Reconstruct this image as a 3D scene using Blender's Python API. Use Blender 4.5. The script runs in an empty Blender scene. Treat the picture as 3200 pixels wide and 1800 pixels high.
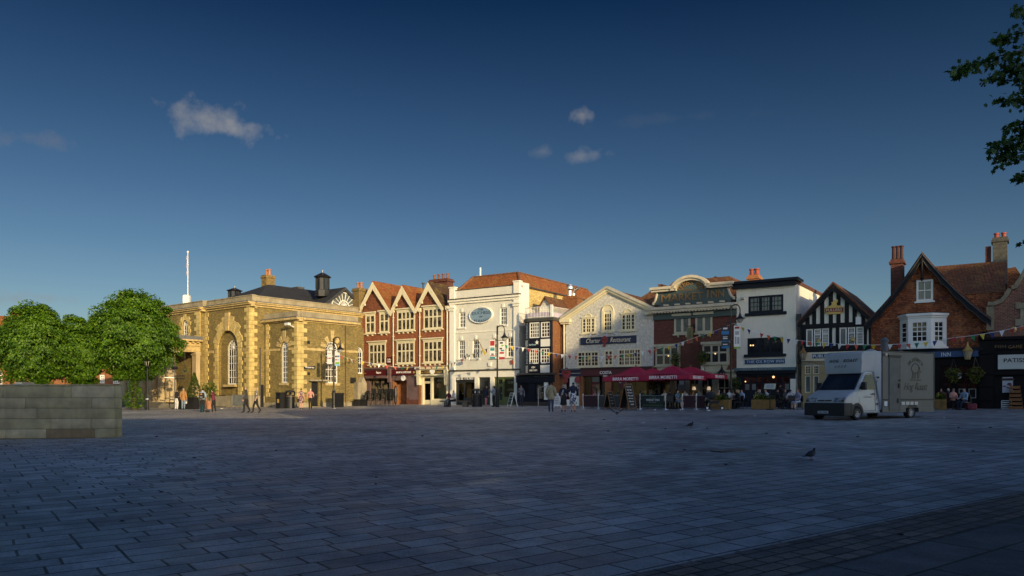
import bpy, bmesh, math, random
import numpy as np
from mathutils import Vector, Matrix
from mathutils.geometry import tessellate_polygon
random.seed(7)
SC = bpy.context.scene
COL = SC.collection
R = math.radians
FPX = 2400.0; HZ = 1240.0; CX = 1600.0; EYE = 1.55
GK = 0.01506
ROWD = 55.2
def gz(x, y):
    d = .551*x + .8345*y
    return GK*max(-30.0, min(ROWD, d))
def gp(px, py):
    """ground point seen at photo pixel (px,py)"""
    rx = (px-CX)/FPX; rz = (HZ-py)/FPX
    t = EYE/(GK*(.551*rx+.8345)-rz)
    if .551*rx*t+.8345*t > ROWD:
        t = (EYE-GK*ROWD)/(-rz)
    return Vector((rx*t, t, gz(rx*t, t)))
def gd(px, Y):
    x = (px-CX)/FPX*Y
    return Vector((x, Y, gz(x, Y)))
def at(px, py, Y):
    return Vector(((px-CX)/FPX*Y, Y, EYE+(HZ-py)/FPX*Y))
def tag(o, label=None, cat=None, group=None, kind=None):
    if label: o['label'] = label
    if cat: o['category'] = cat
    if group: o['group'] = group
    if kind: o['kind'] = kind
    return o
def thing(name, label, cat, loc=(0, 0, 0), rz=0.0, group=None):
    o = bpy.data.objects.new(name, None); COL.objects.link(o)
    o.location = loc; o.rotation_euler = (0, 0, rz); o.empty_display_size = .2
    return tag(o, label, cat, group)
def newmesh(name, verts, faces, mats, mi=None, smooth=False, parent=None):
    me = bpy.data.meshes.new(name)
    me.from_pydata([tuple(v) for v in verts], [], faces)
    for m in (mats if isinstance(mats, (list, tuple)) else [mats]): me.materials.append(m)
    if mi: me.polygons.foreach_set('material_index', mi)
    if smooth: me.polygons.foreach_set('use_smooth', [True]*len(faces))
    me.update()
    o = bpy.data.objects.new(name, me); COL.objects.link(o)
    if parent: o.parent = parent
    return o
def copy_tree(o, parent=None):
    c = o.copy(); COL.objects.link(c)
    if parent: c.parent = parent
    for ch in list(o.children): copy_tree(ch, c)
    return c
class MB:
    """collects boxes, prisms, tubes into ONE mesh; T maps its coordinates to the thing's"""
    def __init__(s, T=None): s.v = []; s.f = []; s.T = T
    def _add(s, pts, faces):
        n = len(s.v)
        if s.T is not None: pts = [s.T @ Vector(p) for p in pts]
        s.v += [tuple(p) for p in pts]; s.f += [tuple(i+n for i in f) for f in faces]
        return s
    def box(s, x0, x1, y0, y1, z0, z1):
        if x0 > x1: x0, x1 = x1, x0
        if y0 > y1: y0, y1 = y1, y0
        if z0 > z1: z0, z1 = z1, z0
        return s._add([(x0,y0,z0),(x1,y0,z0),(x1,y1,z0),(x0,y1,z0),(x0,y0,z1),(x1,y0,z1),(x1,y1,z1),(x0,y1,z1)],
                      [(0,3,2,1),(4,5,6,7),(0,1,5,4),(1,2,6,5),(2,3,7,6),(3,0,4,7)])
    def poly(s, pts): return s._add(pts, [tuple(range(len(pts)))])
    def prism(s, uv, y0, y1):
        """polygon in (x,z) extruded along y; convex or not (n-gon caps)"""
        a = sum(uv[i][0]*uv[(i+1) % len(uv)][1]-uv[(i+1) % len(uv)][0]*uv[i][1] for i in range(len(uv)))
        if a < 0: uv = uv[::-1]
        n = len(uv)
        pts = [(u, y0, v) for u, v in uv]+[(u, y1, v) for u, v in uv]
        fs = [tuple(range(n)), tuple(range(2*n-1, n-1, -1))]
        fs += [(i, i+n, (i+1) % n+n, (i+1) % n) for i in range(n)]
        return s._add(pts, fs)
    def prismz(s, xy, z0, z1, top=1.0):
        a = sum(xy[i][0]*xy[(i+1) % len(xy)][1]-xy[(i+1) % len(xy)][0]*xy[i][1] for i in range(len(xy)))
        if a < 0: xy = xy[::-1]
        n = len(xy); cx = sum(p[0] for p in xy)/n; cy = sum(p[1] for p in xy)/n
        pts = [(x, y, z0) for x, y in xy]+[(cx+(x-cx)*top, cy+(y-cy)*top, z1) for x, y in xy]
        fs = [tuple(range(n-1, -1, -1)), tuple(range(n, 2*n))]
        fs += [(i, (i+1) % n, (i+1) % n+n, i+n) for i in range(n)]
        return s._add(pts, fs)
    def tube(s, p0, p1, r0, r1=None, n=8):
        return s.path([p0, p1], [r0, r0 if r1 is None else r1], n)
    def path(s, P, r, n=8):
        P = [Vector(p) for p in P]
        if not isinstance(r, (list, tuple)): r = [r]*len(P)
        rings = []; up = None
        for i, p in enumerate(P):
            d = (P[min(i+1, len(P)-1)]-P[max(i-1, 0)])
            if d.length < 1e-9: d = Vector((0, 0, 1))
            d.normalize()
            if up is None:
                up = Vector((1, 0, 0)) if abs(d.x) < .8 else Vector((0, 1, 0))
            a = up-d*up.dot(d); a.normalize(); b = d.cross(a); up = a
            rings.append([p+(a*math.cos(2*math.pi*k/n)+b*math.sin(2*math.pi*k/n))*r[i] for k in range(n)])
        pts = [q for ring in rings for q in ring]; fs = []
        for i in range(len(P)-1):
            for k in range(n):
                k2 = (k+1) % n
                fs.append((i*n+k, i*n+k2, (i+1)*n+k2, (i+1)*n+k))
        fs.append(tuple(range(n-1, -1, -1))); m = (len(P)-1)*n; fs.append(tuple(range(m, m+n)))
        return s._add(pts, fs)
    def lathe(s, prof, cx=0, cy=0, n=12, a0=0, cap=True):
        pts = []; fs = []
        for r, z in prof:
            for k in range(n):
                a = a0+2*math.pi*k/n; pts.append((cx+r*math.cos(a), cy+r*math.sin(a), z))
        for i in range(len(prof)-1):
            for k in range(n):
                k2 = (k+1) % n; fs.append((i*n+k, i*n+k2, (i+1)*n+k2, (i+1)*n+k))
        if cap: fs.append(tuple(range(n-1, -1, -1))); m = (len(prof)-1)*n; fs.append(tuple(range(m, m+n)))
        return s._add(pts, fs)
    def ball(s, c, rx, ry=None, rz=None, n=10, m=6):
        ry = ry or rx; rz = rz or rx; pts = []; fs = []
        for i in range(m+1):
            t = math.pi*i/m
            for k in range(n):
                a = 2*math.pi*k/n
                pts.append((c[0]+rx*math.sin(t)*math.cos(a), c[1]+ry*math.sin(t)*math.sin(a), c[2]-rz*math.cos(t)))
        for i in range(m):
            for k in range(n):
                k2 = (k+1) % n; fs.append((i*n+k, i*n+k2, (i+1)*n+k2, (i+1)*n+k))
        return s._add(pts, fs)
    def wall(s, outline, holes=(), y=0.0, reveal=.2):
        """flat wall with openings and their reveals, facing -y"""
        ccw = lambda q: q if sum(q[i][0]*q[(i+1) % len(q)][1]-q[(i+1) % len(q)][0]*q[i][1] for i in range(len(q))) > 0 else q[::-1]
        rings = [ccw(list(outline))]+[ccw(list(h))[::-1] for h in holes]
        loops = [[Vector((u, v, 0)) for u, v in r] for r in rings]
        tris = tessellate_polygon(loops)
        flat = [(u, y, v) for r in rings for u, v in r]
        fs = []
        for a, b, c in tris:
            A, B, Cc = flat[a], flat[b], flat[c]
            if (B[0]-A[0])*(Cc[2]-A[2])-(Cc[0]-A[0])*(B[2]-A[2]) < 0: b, c = c, b
            fs.append((a, b, c))
        s._add(flat, fs)
        for h in rings[1:]:
            n = len(h)
            s._add([(u, y, v) for u, v in h]+[(u, y+reveal, v) for u, v in h],
                   [(i, i+n, (i+1) % n+n, (i+1) % n) for i in range(n)])
        return s
    def build(s, name, mat, parent=None, smooth=False, label=None):
        o = newmesh(name, s.v, s.f, mat, None, smooth, parent)
        if label: o['label'] = label
        return o
def rectp(u0, u1, v0, v1): return [(u0, v0), (u1, v0), (u1, v1), (u0, v1)]
def archp(u0, u1, v0, v1, n=10):
    """round-headed opening: v1 = top of the arch"""
    c = (u0+u1)/2; r = (u1-u0)/2; vs = v1-r
    return [(u0, v0), (u1, v0)]+[(c+r*math.cos(math.pi*k/n), vs+r*math.sin(math.pi*k/n)) for k in range(n+1)]
class Fr:
    """a facade: u along it (left to right seen from the square), d into it, v up. m: its matrix inside the thing."""
    def __init__(s, root, x=0, y=0, rz=0.0):
        s.root = root; s.m = Matrix.Translation((x, y, 0)) @ Matrix.Rotation(rz, 4, 'Z')
        W = Matrix.Translation(root.location) @ Matrix.Rotation(root.rotation_euler.z, 4, 'Z') @ s.m
        s.O = W.translation.copy(); s.U = W.col[0].to_3d(); s.N = W.col[1].to_3d(); s.W = W
    def mb(s): return MB(s.m)
    def u(s, px, d=0):
        P = s.O+s.N*d; rx = (px-CX)/FPX
        return (rx*P.y-P.x)/(s.U.x-rx*s.U.y)
    def v(s, px, py, d=0):
        Y = s.O.y+s.N.y*d+s.u(px, d)*s.U.y
        return EYE+(HZ-py)/FPX*Y-s.O.z
    def rect(s, C, x0, y0, x1, y1, d=0):
        a, b, c, e = C.x(x0), C.y(y0), C.x(x1), C.y(y1); m = (a+c)/2
        return s.u(a, d), s.u(c, d), s.v(m, e, d), s.v(m, b, d)      # u0,u1,v0,v1
    def pt(s, C, x, y, d=0): return s.u(C.x(x), d), s.v(C.x(x), C.y(y), d)
class Cr:
    def __init__(s, x0, y0, k): s.x0, s.y0, s.k = x0, y0, k
    def x(s, a): return s.x0+a/s.k
    def y(s, b): return s.y0+b/s.k
MATS = {}
def _nt(name):
    m = bpy.data.materials.new(name); m.use_nodes = True; nt = m.node_tree
    b = nt.nodes['Principled BSDF']; return m, nt, b
def L(nt, a, b): nt.links.new(a, b)
def nd(nt, t, **kw):
    n = nt.nodes.new(t)
    for k, v in kw.items(): setattr(n, k, v)
    return n
def mixc(nt, fac, a, b, mode='MIX'):
    n = nd(nt, 'ShaderNodeMix', data_type='RGBA', blend_type=mode)
    for i, x in ((0, fac), (6, a), (7, b)):
        if hasattr(x, 'is_output'): L(nt, x, n.inputs[i])
        elif i == 0: n.inputs[0].default_value = x
        else: n.inputs[i].default_value = (*x, 1) if len(x) == 3 else x
    return n.outputs[2]
def noise(nt, vec, scale, detail=4, rough=.55):
    n = nd(nt, 'ShaderNodeTexNoise'); n.inputs['Scale'].default_value = scale
    n.inputs['Detail'].default_value = detail; n.inputs['Roughness'].default_value = rough
    if vec is not None: L(nt, vec, n.inputs['Vector'])
    return n.outputs['Fac']
def ramp(nt, fac, a, b, ca=(0, 0, 0, 1), cb=(1, 1, 1, 1)):
    n = nd(nt, 'ShaderNodeValToRGB'); e = n.color_ramp.elements
    e[0].position = a; e[1].position = b; e[0].color = ca; e[1].color = cb
    L(nt, fac, n.inputs[0]); return n.outputs[0]
def objco(nt): return nd(nt, 'ShaderNodeTexCoord').outputs['Object']
def bump(nt, b, h, strength, dist=.02):
    n = nd(nt, 'ShaderNodeBump'); n.inputs['Strength'].default_value = strength; n.inputs['Distance'].default_value = dist
    L(nt, h, n.inputs['Height']); L(nt, n.outputs[0], b.inputs['Normal'])
def paint(name, c, rough=.6, var=.12, scale=2.5, bmp=.0, metal=0.0, streak=.0, spec=.5):
    """painted / plain surface with blotches, grime streaks and fine grain"""
    if name in MATS: return MATS[name]
    m, nt, b = _nt(name); co = objco(nt)
    n1 = noise(nt, co, scale); col = mixc(nt, ramp(nt, n1, .3, .75), tuple(x*(1-var) for x in c), tuple(min(1, x*(1+var*.6)) for x in c))
    if streak:
        mp = nd(nt, 'ShaderNodeMapping'); mp.inputs['Scale'].default_value = (3.2, 3.2, .35); L(nt, co, mp.inputs[0])
        st = ramp(nt, noise(nt, mp.outputs[0], 1.3, 5), .5, .78)
        f = nd(nt, 'ShaderNodeMath', operation='MULTIPLY'); L(nt, st, f.inputs[0]); f.inputs[1].default_value = streak
        col = mixc(nt, f.outputs[0], col, tuple(x*.45 for x in c))
    L(nt, col, b.inputs['Base Color']); b.inputs['Roughness'].default_value = rough; b.inputs['Metallic'].default_value = metal
    b.inputs['Specular IOR Level'].default_value = spec
    if bmp: bump(nt, b, noise(nt, co, 40, 3), bmp)
    MATS[name] = m; return m
def courses(name, c1, c2, mortar, bw, bh, msize=.012, rough=.85, blot=.45, blotc=None, bscale=.7, kz=1.0, bmp=.5, lichen=None, lamt=.5, shift=.5, big=None):
    """brick, tile, slate, ashlar: coursed units on walls of any bearing"""
    if name in MATS: return MATS[name]
    m, nt, b = _nt(name); co = objco(nt)
    sp = nd(nt, 'ShaderNodeSeparateXYZ'); L(nt, co, sp.inputs[0])
    ad = nd(nt, 'ShaderNodeMath', operation='ADD'); L(nt, sp.outputs[0], ad.inputs[0]); L(nt, sp.outputs[1], ad.inputs[1])
    mz = nd(nt, 'ShaderNodeMath', operation='MULTIPLY'); L(nt, sp.outputs[2], mz.inputs[0]); mz.inputs[1].default_value = kz
    cb = nd(nt, 'ShaderNodeCombineXYZ'); L(nt, ad.outputs[0], cb.inputs[0]); L(nt, mz.outputs[0], cb.inputs[1])
    br = nd(nt, 'ShaderNodeTexBrick'); L(nt, cb.outputs[0], br.inputs['Vector'])
    br.offset = shift; br.inputs['Scale'].default_value = 1.0; br.inputs['Mortar Size'].default_value = msize
    br.inputs['Mortar Smooth'].default_value = .3; br.inputs['Bias'].default_value = 0
    br.inputs['Brick Width'].default_value = bw; br.inputs['Row Height'].default_value = bh
    br.inputs['Color1'].default_value = (*c1, 1); br.inputs['Color2'].default_value = (*c2, 1); br.inputs['Mortar'].default_value = (*mortar, 1)
    n1 = ramp(nt, noise(nt, co, bscale, 6, .65), .35, .7)
    f = nd(nt, 'ShaderNodeMath', operation='MULTIPLY'); L(nt, n1, f.inputs[0]); f.inputs[1].default_value = blot
    col = mixc(nt, f.outputs[0], br.outputs['Color'], blotc or tuple(x*.4 for x in c1))
    n2 = ramp(nt, noise(nt, co, 6, 3), .35, .7, (.72, .72, .72, 1), (1.15, 1.15, 1.15, 1))
    col = mixc(nt, 1.0, col, n2, 'MULTIPLY')
    if lichen:
        n3 = ramp(nt, noise(nt, co, 1.1, 7, .7), .5, .68)
        g = nd(nt, 'ShaderNodeMath', operation='MULTIPLY'); L(nt, n3, g.inputs[0]); g.inputs[1].default_value = lamt
        col = mixc(nt, g.outputs[0], col, lichen)
    L(nt, col, b.inputs['Base Color']); b.inputs['Roughness'].default_value = rough
    inv = nd(nt, 'ShaderNodeMath', operation='SUBTRACT'); inv.inputs[0].default_value = 1; L(nt, br.outputs['Fac'], inv.inputs[1])
    ad2 = nd(nt, 'ShaderNodeMath', operation='MULTIPLY_ADD'); L(nt, noise(nt, co, 22, 4), ad2.inputs[0]); ad2.inputs[1].default_value = .7; L(nt, inv.outputs[0], ad2.inputs[2])
    bump(nt, b, ad2.outputs[0], bmp, .03)
    MATS[name] = m; return m
def glassy(name, c=(.012, .014, .017), rough=.06, curtain=None, camt=.5, cscale=1.6):
    """window glass with a dark room (or curtains) behind it"""
    if name in MATS: return MATS[name]
    m, nt, b = _nt(name); co = objco(nt); col = None
    n1 = ramp(nt, noise(nt, co, cscale, 3), .45, .62)
    f = nd(nt, 'ShaderNodeMath', operation='MULTIPLY'); L(nt, n1, f.inputs[0]); f.inputs[1].default_value = camt
    col = mixc(nt, f.outputs[0], c, curtain or tuple(x*3 for x in c))
    L(nt, col, b.inputs['Base Color']); b.inputs['Roughness'].default_value = rough; b.inputs['Specular IOR Level'].default_value = .38
    bump(nt, b, noise(nt, co, 1.7, 2), .06, .05)
    MATS[name] = m; return m
def clear_glass():
    if 'shop_glass' in MATS: return MATS['shop_glass']
    m, nt, b = _nt('shop_glass'); nt.nodes.remove(b); out = nt.nodes['Material Output']
    t = nd(nt, 'ShaderNodeBsdfTransparent'); t.inputs[0].default_value = (.8, .83, .82, 1)
    g = nd(nt, 'ShaderNodeBsdfGlossy'); g.inputs['Roughness'].default_value = .03
    fz = nd(nt, 'ShaderNodeFresnel'); fz.inputs[0].default_value = 1.5
    mx = nd(nt, 'ShaderNodeMixShader'); L(nt, fz.outputs[0], mx.inputs[0]); L(nt, t.outputs[0], mx.inputs[1]); L(nt, g.outputs[0], mx.inputs[2])
    L(nt, mx.outputs[0], out.inputs[0]); MATS['shop_glass'] = m; return m
def glow(name, c, s):
    if name in MATS: return MATS[name]
    m, nt, b = _nt(name); b.inputs['Base Color'].default_value = (*c, 1)
    b.inputs['Emission Color'].default_value = (*c, 1); b.inputs['Emission Strength'].default_value = s
    n = noise(nt, objco(nt), 5); L(nt, ramp(nt, n, 0, 1, (*[x*.8 for x in c], 1), (*c, 1)), b.inputs['Base Color'])
    MATS[name] = m; return m
def leafmat(name, c, c2, trans=.35, scale=.9):
    if name in MATS: return MATS[name]
    m, nt, b = _nt(name); co = objco(nt); out = nt.nodes['Material Output']
    gi = nd(nt, 'ShaderNodeNewGeometry')
    col = mixc(nt, gi.outputs['Random Per Island'], c, c2)
    col = mixc(nt, 1.0, col, ramp(nt, noise(nt, co, scale, 3), .35, .68, (.55, .6, .5, 1), (1.25, 1.2, 1.0, 1)), 'MULTIPLY')
    L(nt, col, b.inputs['Base Color']); b.inputs['Roughness'].default_value = .55
    tr = nd(nt, 'ShaderNodeBsdfTranslucent'); L(nt, col, tr.inputs[0])
    mx = nd(nt, 'ShaderNodeMixShader'); mx.inputs[0].default_value = trans
    L(nt, b.outputs[0], mx.inputs[1]); L(nt, tr.outputs[0], mx.inputs[2]); L(nt, mx.outputs[0], out.inputs[0])
    MATS[name] = m; return m
TQ = []
def text(fr_m, parent, s, u0, u1, v0, v1, d, mat, shear=0.0, bold=0.0, name='lettering', thick=.012, spacing=1.0, arc=None, label=None):
    """letters fitted to a box on a facade (matrix fr_m), proud of it by -d"""
    cu = bpy.data.curves.new(name, 'FONT'); cu.body = s; cu.size = 1; cu.resolution_u = 3
    cu.shear = shear; cu.offset = min(.014, bold*.4); cu.extrude = .02; cu.space_character = spacing; cu.align_x = 'LEFT'
    o = bpy.data.objects.new(name, cu); COL.objects.link(o)
    TQ.append((o, fr_m.copy(), parent, (u0, u1, v0, v1, d), mat, thick, arc, label))
def flush_text():
    bpy.context.view_layer.update(); dg = bpy.context.evaluated_depsgraph_get()
    done = []
    for o, m, parent, (u0, u1, v0, v1, d), mat, thick, arc, label in TQ:
        me = bpy.data.meshes.new_from_object(o.evaluated_get(dg)); done.append((o, me))
        n = len(me.vertices); a = np.empty(n*3); me.vertices.foreach_get('co', a); a = a.reshape(n, 3)
        if n:
            lo = a.min(0); hi = a.max(0); sz = np.maximum(hi-lo, 1e-6)
            t = (a-lo)/sz
            U = u0+t[:, 0]*(u1-u0); V = v0+t[:, 1]*(v1-v0)
            if arc:                                   # bend upwards into an arc of sagitta `arc`
                V = V+arc*(1-(2*t[:, 0]-1)**2)
            D = d-t[:, 2]*thick
            P = [m @ Vector((U[i], D[i], V[i])) for i in range(n)]
            me.vertices.foreach_set('co', [c for p in P for c in p])
        me.materials.clear(); me.materials.append(mat); me.update()
        q = bpy.data.objects.new(o.name.split('.')[0], me); COL.objects.link(q); q.parent = parent
        if label: q['label'] = label
    for o, me in done:
        cu = o.data; bpy.data.objects.remove(o); bpy.data.curves.remove(cu)
    TQ.clear()
def bevel(o, w, seg=2, ang=30):
    bm = bmesh.new(); bm.from_mesh(o.data); bmesh.ops.remove_doubles(bm, verts=bm.verts, dist=1e-4)
    es = [e for e in bm.edges if len(e.link_faces) == 2 and e.calc_face_angle(0) > R(ang)]
    bmesh.ops.bevel(bm, geom=es, offset=w, segments=seg, affect='EDGES', profile=.6, clamp_overlap=True); bm.normal_update(); bm.to_mesh(o.data); bm.free()
    o.data.polygons.foreach_set('use_smooth', [True]*len(o.data.polygons)); o.data.update(); return o
cam = bpy.data.cameras.new('camera'); camo = bpy.data.objects.new('camera', cam); COL.objects.link(camo)
camo.location = (0, 0, EYE); camo.rotation_euler = (R(90), 0, 0)
cam.sensor_width = 36; cam.lens = 27.0; cam.shift_y = (HZ-900)/3200; cam.clip_end = 5000; cam.clip_start = .1
SC.camera = camo
SC.view_settings.view_transform = 'Standard'; SC.view_settings.look = 'None'; SC.view_settings.exposure = 0
SUN_EL = 12.2; SUNB = Vector((.451, -.892, 0)).normalized()      # towards the sun, low behind the camera's right shoulder
SUN_AZ = math.atan2(SUNB.x, SUNB.y)
su = bpy.data.lights.new('sun', 'SUN'); su.energy = 5.0; su.angle = R(.53); su.color = (1.0, .77, .42)
suo = bpy.data.objects.new('sun', su); COL.objects.link(suo)
to = Vector((SUNB.x*math.cos(R(SUN_EL)), SUNB.y*math.cos(R(SUN_EL)), math.sin(R(SUN_EL))))
suo.rotation_euler = to.to_track_quat('Z', 'Y').to_euler(); suo.location = to*200
W = bpy.data.worlds.new('World'); SC.world = W; W.use_nodes = True
nt = W.node_tree; bg = nt.nodes['Background']
sky = nd(nt, 'ShaderNodeTexSky', sky_type='NISHITA'); sky.sun_disc = False
sky.sun_elevation = R(SUN_EL); sky.sun_rotation = SUN_AZ; sky.altitude = 60; sky.air_density = 1.0; sky.dust_density = .6; sky.ozone_density = 2.0
tc = nd(nt, 'ShaderNodeTexCoord'); D = tc.outputs['Generated']
sp = nd(nt, 'ShaderNodeSeparateXYZ'); L(nt, D, sp.inputs[0])
hs = nd(nt, 'ShaderNodeHueSaturation'); hs.inputs['Saturation'].default_value = 1.12; L(nt, sky.outputs[0], hs.inputs['Color'])
# deep polarised zenith, paler towards the roofs (a property of direction, the same from anywhere in the square)
dk = ramp(nt, sp.outputs[2], .01, .46, (1.02, 1.10, 1.24, 1), (.08, .20, .345, 1))
# sky boosted towards the sun behind the viewer, added glow to fill the shade
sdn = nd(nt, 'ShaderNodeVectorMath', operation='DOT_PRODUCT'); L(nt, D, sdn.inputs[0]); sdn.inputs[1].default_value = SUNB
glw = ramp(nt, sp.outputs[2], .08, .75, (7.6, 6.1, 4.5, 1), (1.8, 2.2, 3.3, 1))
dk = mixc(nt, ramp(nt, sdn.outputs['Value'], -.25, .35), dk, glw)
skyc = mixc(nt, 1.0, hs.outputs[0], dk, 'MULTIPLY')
def cloud(px, py, wx, wy, seed, dens, col):
    global skyc
    d = Vector(((px-CX)/FPX, 1, (HZ-py)/FPX)); d.normalize()
    side = Vector((0, 0, 1)).cross(d)*-1; side.normalize(); up = side.cross(d); up.normalize()
    if up.z < 0: up = -up
    def dot(v, k):
        n = nd(nt, 'ShaderNodeVectorMath', operation='DOT_PRODUCT'); L(nt, D, n.inputs[0]); n.inputs[1].default_value = v
        m = nd(nt, 'ShaderNodeMath', operation='DIVIDE'); L(nt, n.outputs['Value'], m.inputs[0]); m.inputs[1].default_value = k
        return m.outputs[0]
    a = dot(side, wx/FPX); b = dot(up, wy/FPX)
    cb = nd(nt, 'ShaderNodeCombineXYZ'); L(nt, a, cb.inputs[0]); L(nt, b, cb.inputs[1]); cb.inputs[2].default_value = seed
    ln = nd(nt, 'ShaderNodeVectorMath', operation='LENGTH')
    z0 = nd(nt, 'ShaderNodeVectorMath', operation='SUBTRACT'); L(nt, cb.outputs[0], z0.inputs[0]); z0.inputs[1].default_value = (0, 0, seed); L(nt, z0.outputs[0], ln.inputs[0])
    mp = nd(nt, 'ShaderNodeMapping'); mp.inputs['Scale'].default_value = (wx/60, wy/60, 1); L(nt, cb.outputs[0], mp.inputs[0])
    nz = noise(nt, mp.outputs[0], .62, 7, .58)
    s1 = nd(nt, 'ShaderNodeMath', operation='MULTIPLY_ADD'); L(nt, ln.outputs['Value'], s1.inputs[0]); s1.inputs[1].default_value = -.34; L(nt, nz, s1.inputs[2])
    al = ramp(nt, s1.outputs[0], .27, .52, (0, 0, 0, 1), (dens, dens, dens, 1))
    fr = nd(nt, 'ShaderNodeMath', operation='GREATER_THAN'); L(nt, sp.outputs[1], fr.inputs[0]); fr.inputs[1].default_value = 0
    f2 = nd(nt, 'ShaderNodeMath', operation='MULTIPLY'); L(nt, al, f2.inputs[0]); L(nt, fr.outputs[0], f2.inputs[1])
    skyc = mixc(nt, f2.outputs[0], skyc, col)
CW = (4.6, 4.5, 4.5)
cloud(650, 362, 165, 74, 3.1, .56, CW); cloud(775, 402, 115, 50, 8.4, .52, CW); cloud(690, 400, 110, 40, 1.2, .42, CW)
cloud(1815, 360, 60, 34, 5.0, .5, CW); cloud(1825, 485, 125, 34, 6.3, .34, CW); cloud(1695, 472, 50, 28, 7.7, .2, CW)
cloud(90, 430, 150, 50, 2.2, .32, (3.2, 3.0, 3.2)); cloud(140, 930, 130, 30, 9.9, .3, (4.2, 3.6, 3.6)); cloud(2, 930, 90, 34, 4.9, .25, (4, 3.6, 3.6))
cloud(2100, 370, 340, 26, 11.7, .05, (3.4, 3.4, 3.6))
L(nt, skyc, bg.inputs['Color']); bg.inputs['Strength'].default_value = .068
STONE = courses('bath_stone', (.60, .455, .20), (.50, .37, .15), (.25, .19, .1), .9, .42, .012, blot=.3, bscale=1.1, bmp=.4, blotc=(.28, .2, .11))
STONER = paint('rusticated_stone', (.62, .475, .18), .85, .42, 1.7, .9, streak=.5)
STONED = paint('weathered_stone', (.34, .29, .19), .85, .35, 1.2, .5, streak=.7)
GBRICK = courses('grey_brown_brick', (.38, .275, .075), (.20, .15, .043), (.20, .155, .065), .24, .085, .014, blot=.5, bscale=.55, blotc=(.075, .06, .035))
RBRICK = courses('red_brick', (.36, .105, .034), (.25, .068, .024), (.2, .12, .08), .24, .085, .011, blot=.35, bscale=.7)
DBRICK = courses('dark_red_brick', (.17, .05, .032), (.115, .035, .025), (.09, .05, .04), .24, .085, .012, blot=.35)
YBRICK = courses('yellow_brick', (.80, .60, .22), (.66, .48, .17), (.3, .22, .11), .42, .14, .012, blot=.35, blotc=(.26, .19, .09), bscale=.5)
OBRICK = courses('orange_brick', (.36, .135, .04), (.27, .095, .03), (.2, .12, .07), .24, .085, .011, blot=.3)
TILEH = courses('hung_tiles', (.36, .115, .042), (.20, .06, .028), (.06, .025, .018), .19, .14, .016, blot=.5, bscale=.9, bmp=.9, blotc=(.09, .035, .02))
TILEW = courses('weathered_hung_tiles', (.56, .155, .045), (.17, .045, .022), (.10, .034, .018), .17, .115, .014, blot=.55, bscale=1.3, bmp=1.0, blotc=(.07, .03, .02), lichen=(.60, .27, .11), lamt=.5)
ROOFT = courses('clay_roof_tiles', (.27, .10, .042), (.15, .058, .028), (.05, .028, .018), .19, .13, .018, kz=1.2, blot=.5, bscale=.6, bmp=.9, lichen=(.26, .17, .04), lamt=.5)
ROOFO = courses('orange_roof_tiles', (.46, .14, .03), (.30, .09, .022), (.10, .04, .02), .22, .12, .016, kz=1.0, blot=.3, bscale=.6, bmp=.9, lichen=(.33, .22, .05), lamt=.4)
ROOFM = courses('mossy_roof_tiles', (.15, .075, .035), (.09, .05, .027), (.035, .025, .016), .19, .13, .018, kz=1.2, blot=.45, bmp=.9, lichen=(.26, .19, .025), lamt=.75)
SLATE = courses('slate', (.055, .058, .066), (.04, .042, .048), (.015, .015, .017), .3, .12, .012, rough=.6, blot=.3)
LEAD = paint('lead', (.13, .14, .15), .6, .25, 1.5, .1, streak=.3)
LEADD = paint('dark_lead', (.06, .058, .05), .65, .25, 1.5)
CREAM = paint('cream_paint', (.70, .63, .43), .5, .07, 2.0, streak=.22)
WHITE = paint('white_paint', (.78, .77, .72), .5, .05, 2.0)
OFFW = paint('white_render', (.75, .72, .61), .8, .06, 1.0, .15, streak=.16)
DUCH = paint('pale_stucco', (.68, .665, .585), .75, .06, .8, .12, streak=.2)
DUCHP = paint('white_stucco', (.80, .775, .68), .75, .05, .8, .12, streak=.15)
MAROON = paint('maroon_paint', (.085, .009, .016), .45, .15)
MAUVE = paint('mauve_grey_paint', (.15, .10, .10), .5, .1)
NAVY = paint('navy_paint', (.010, .018, .06), .4, .15)
INK = paint('blue_black_paint', (.009, .012, .022), .5, .2, spec=.2)
BLACK = paint('black_paint', (.012, .012, .013), .45, .3)
IRON = paint('black_cast_iron', (.012, .012, .013), .35, .3)
GREEN = paint('sage_green_paint', (.10, .13, .045), .5, .1)
GREYG = paint('green_grey_paint', (.055, .085, .085), .55, .15, streak=.3)
OLIVE = paint('olive_cream_paint', (.44, .42, .30), .55, .12, streak=.25)
CHAR = paint('charcoal_paint', (.028, .033, .036), .4, .15)
OAK = paint('dark_oak_timber', (.011, .011, .013), .6, .35, 6, spec=.2)
WOOD = paint('brown_wood', (.26, .13, .045), .6, .25, 8)
WOODD = paint('dark_wood', (.05, .03, .018), .6, .3, 8)
STEEL = paint('brushed_steel', (.6, .6, .58), .3, .1, metal=.9)
CHROME = paint('bright_steel_post', (.75, .75, .75), .25, .05, metal=.7)
GOLD = paint('gold_letters', (.55, .36, .10), .4, .15, metal=.2)
GOLDD = paint('dull_gold_letters', (.25, .14, .045), .5, .2)
LETW = paint('white_letters', (.85, .85, .82), .5, .03)
LETB = paint('black_letters', (.012, .012, .014), .5, .1)
LETG = paint('grey_letters', (.35, .36, .36), .5, .05)
POT = paint('terracotta_pot', (.38, .17, .085), .75, .25, 3)
POTR = paint('red_chimney_pot', (.34, .065, .03), .7, .25, 3)
GLASS = glassy('window_glass')
GLASSB = glassy('window_glass_with_blinds', (.016, .016, .016), .07, (.24, .20, .13), .7, 2.2)
GLASSG = glassy('leaded_grey_glass', (.09, .105, .11), .12, (.16, .18, .18), .6, .9)
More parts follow.
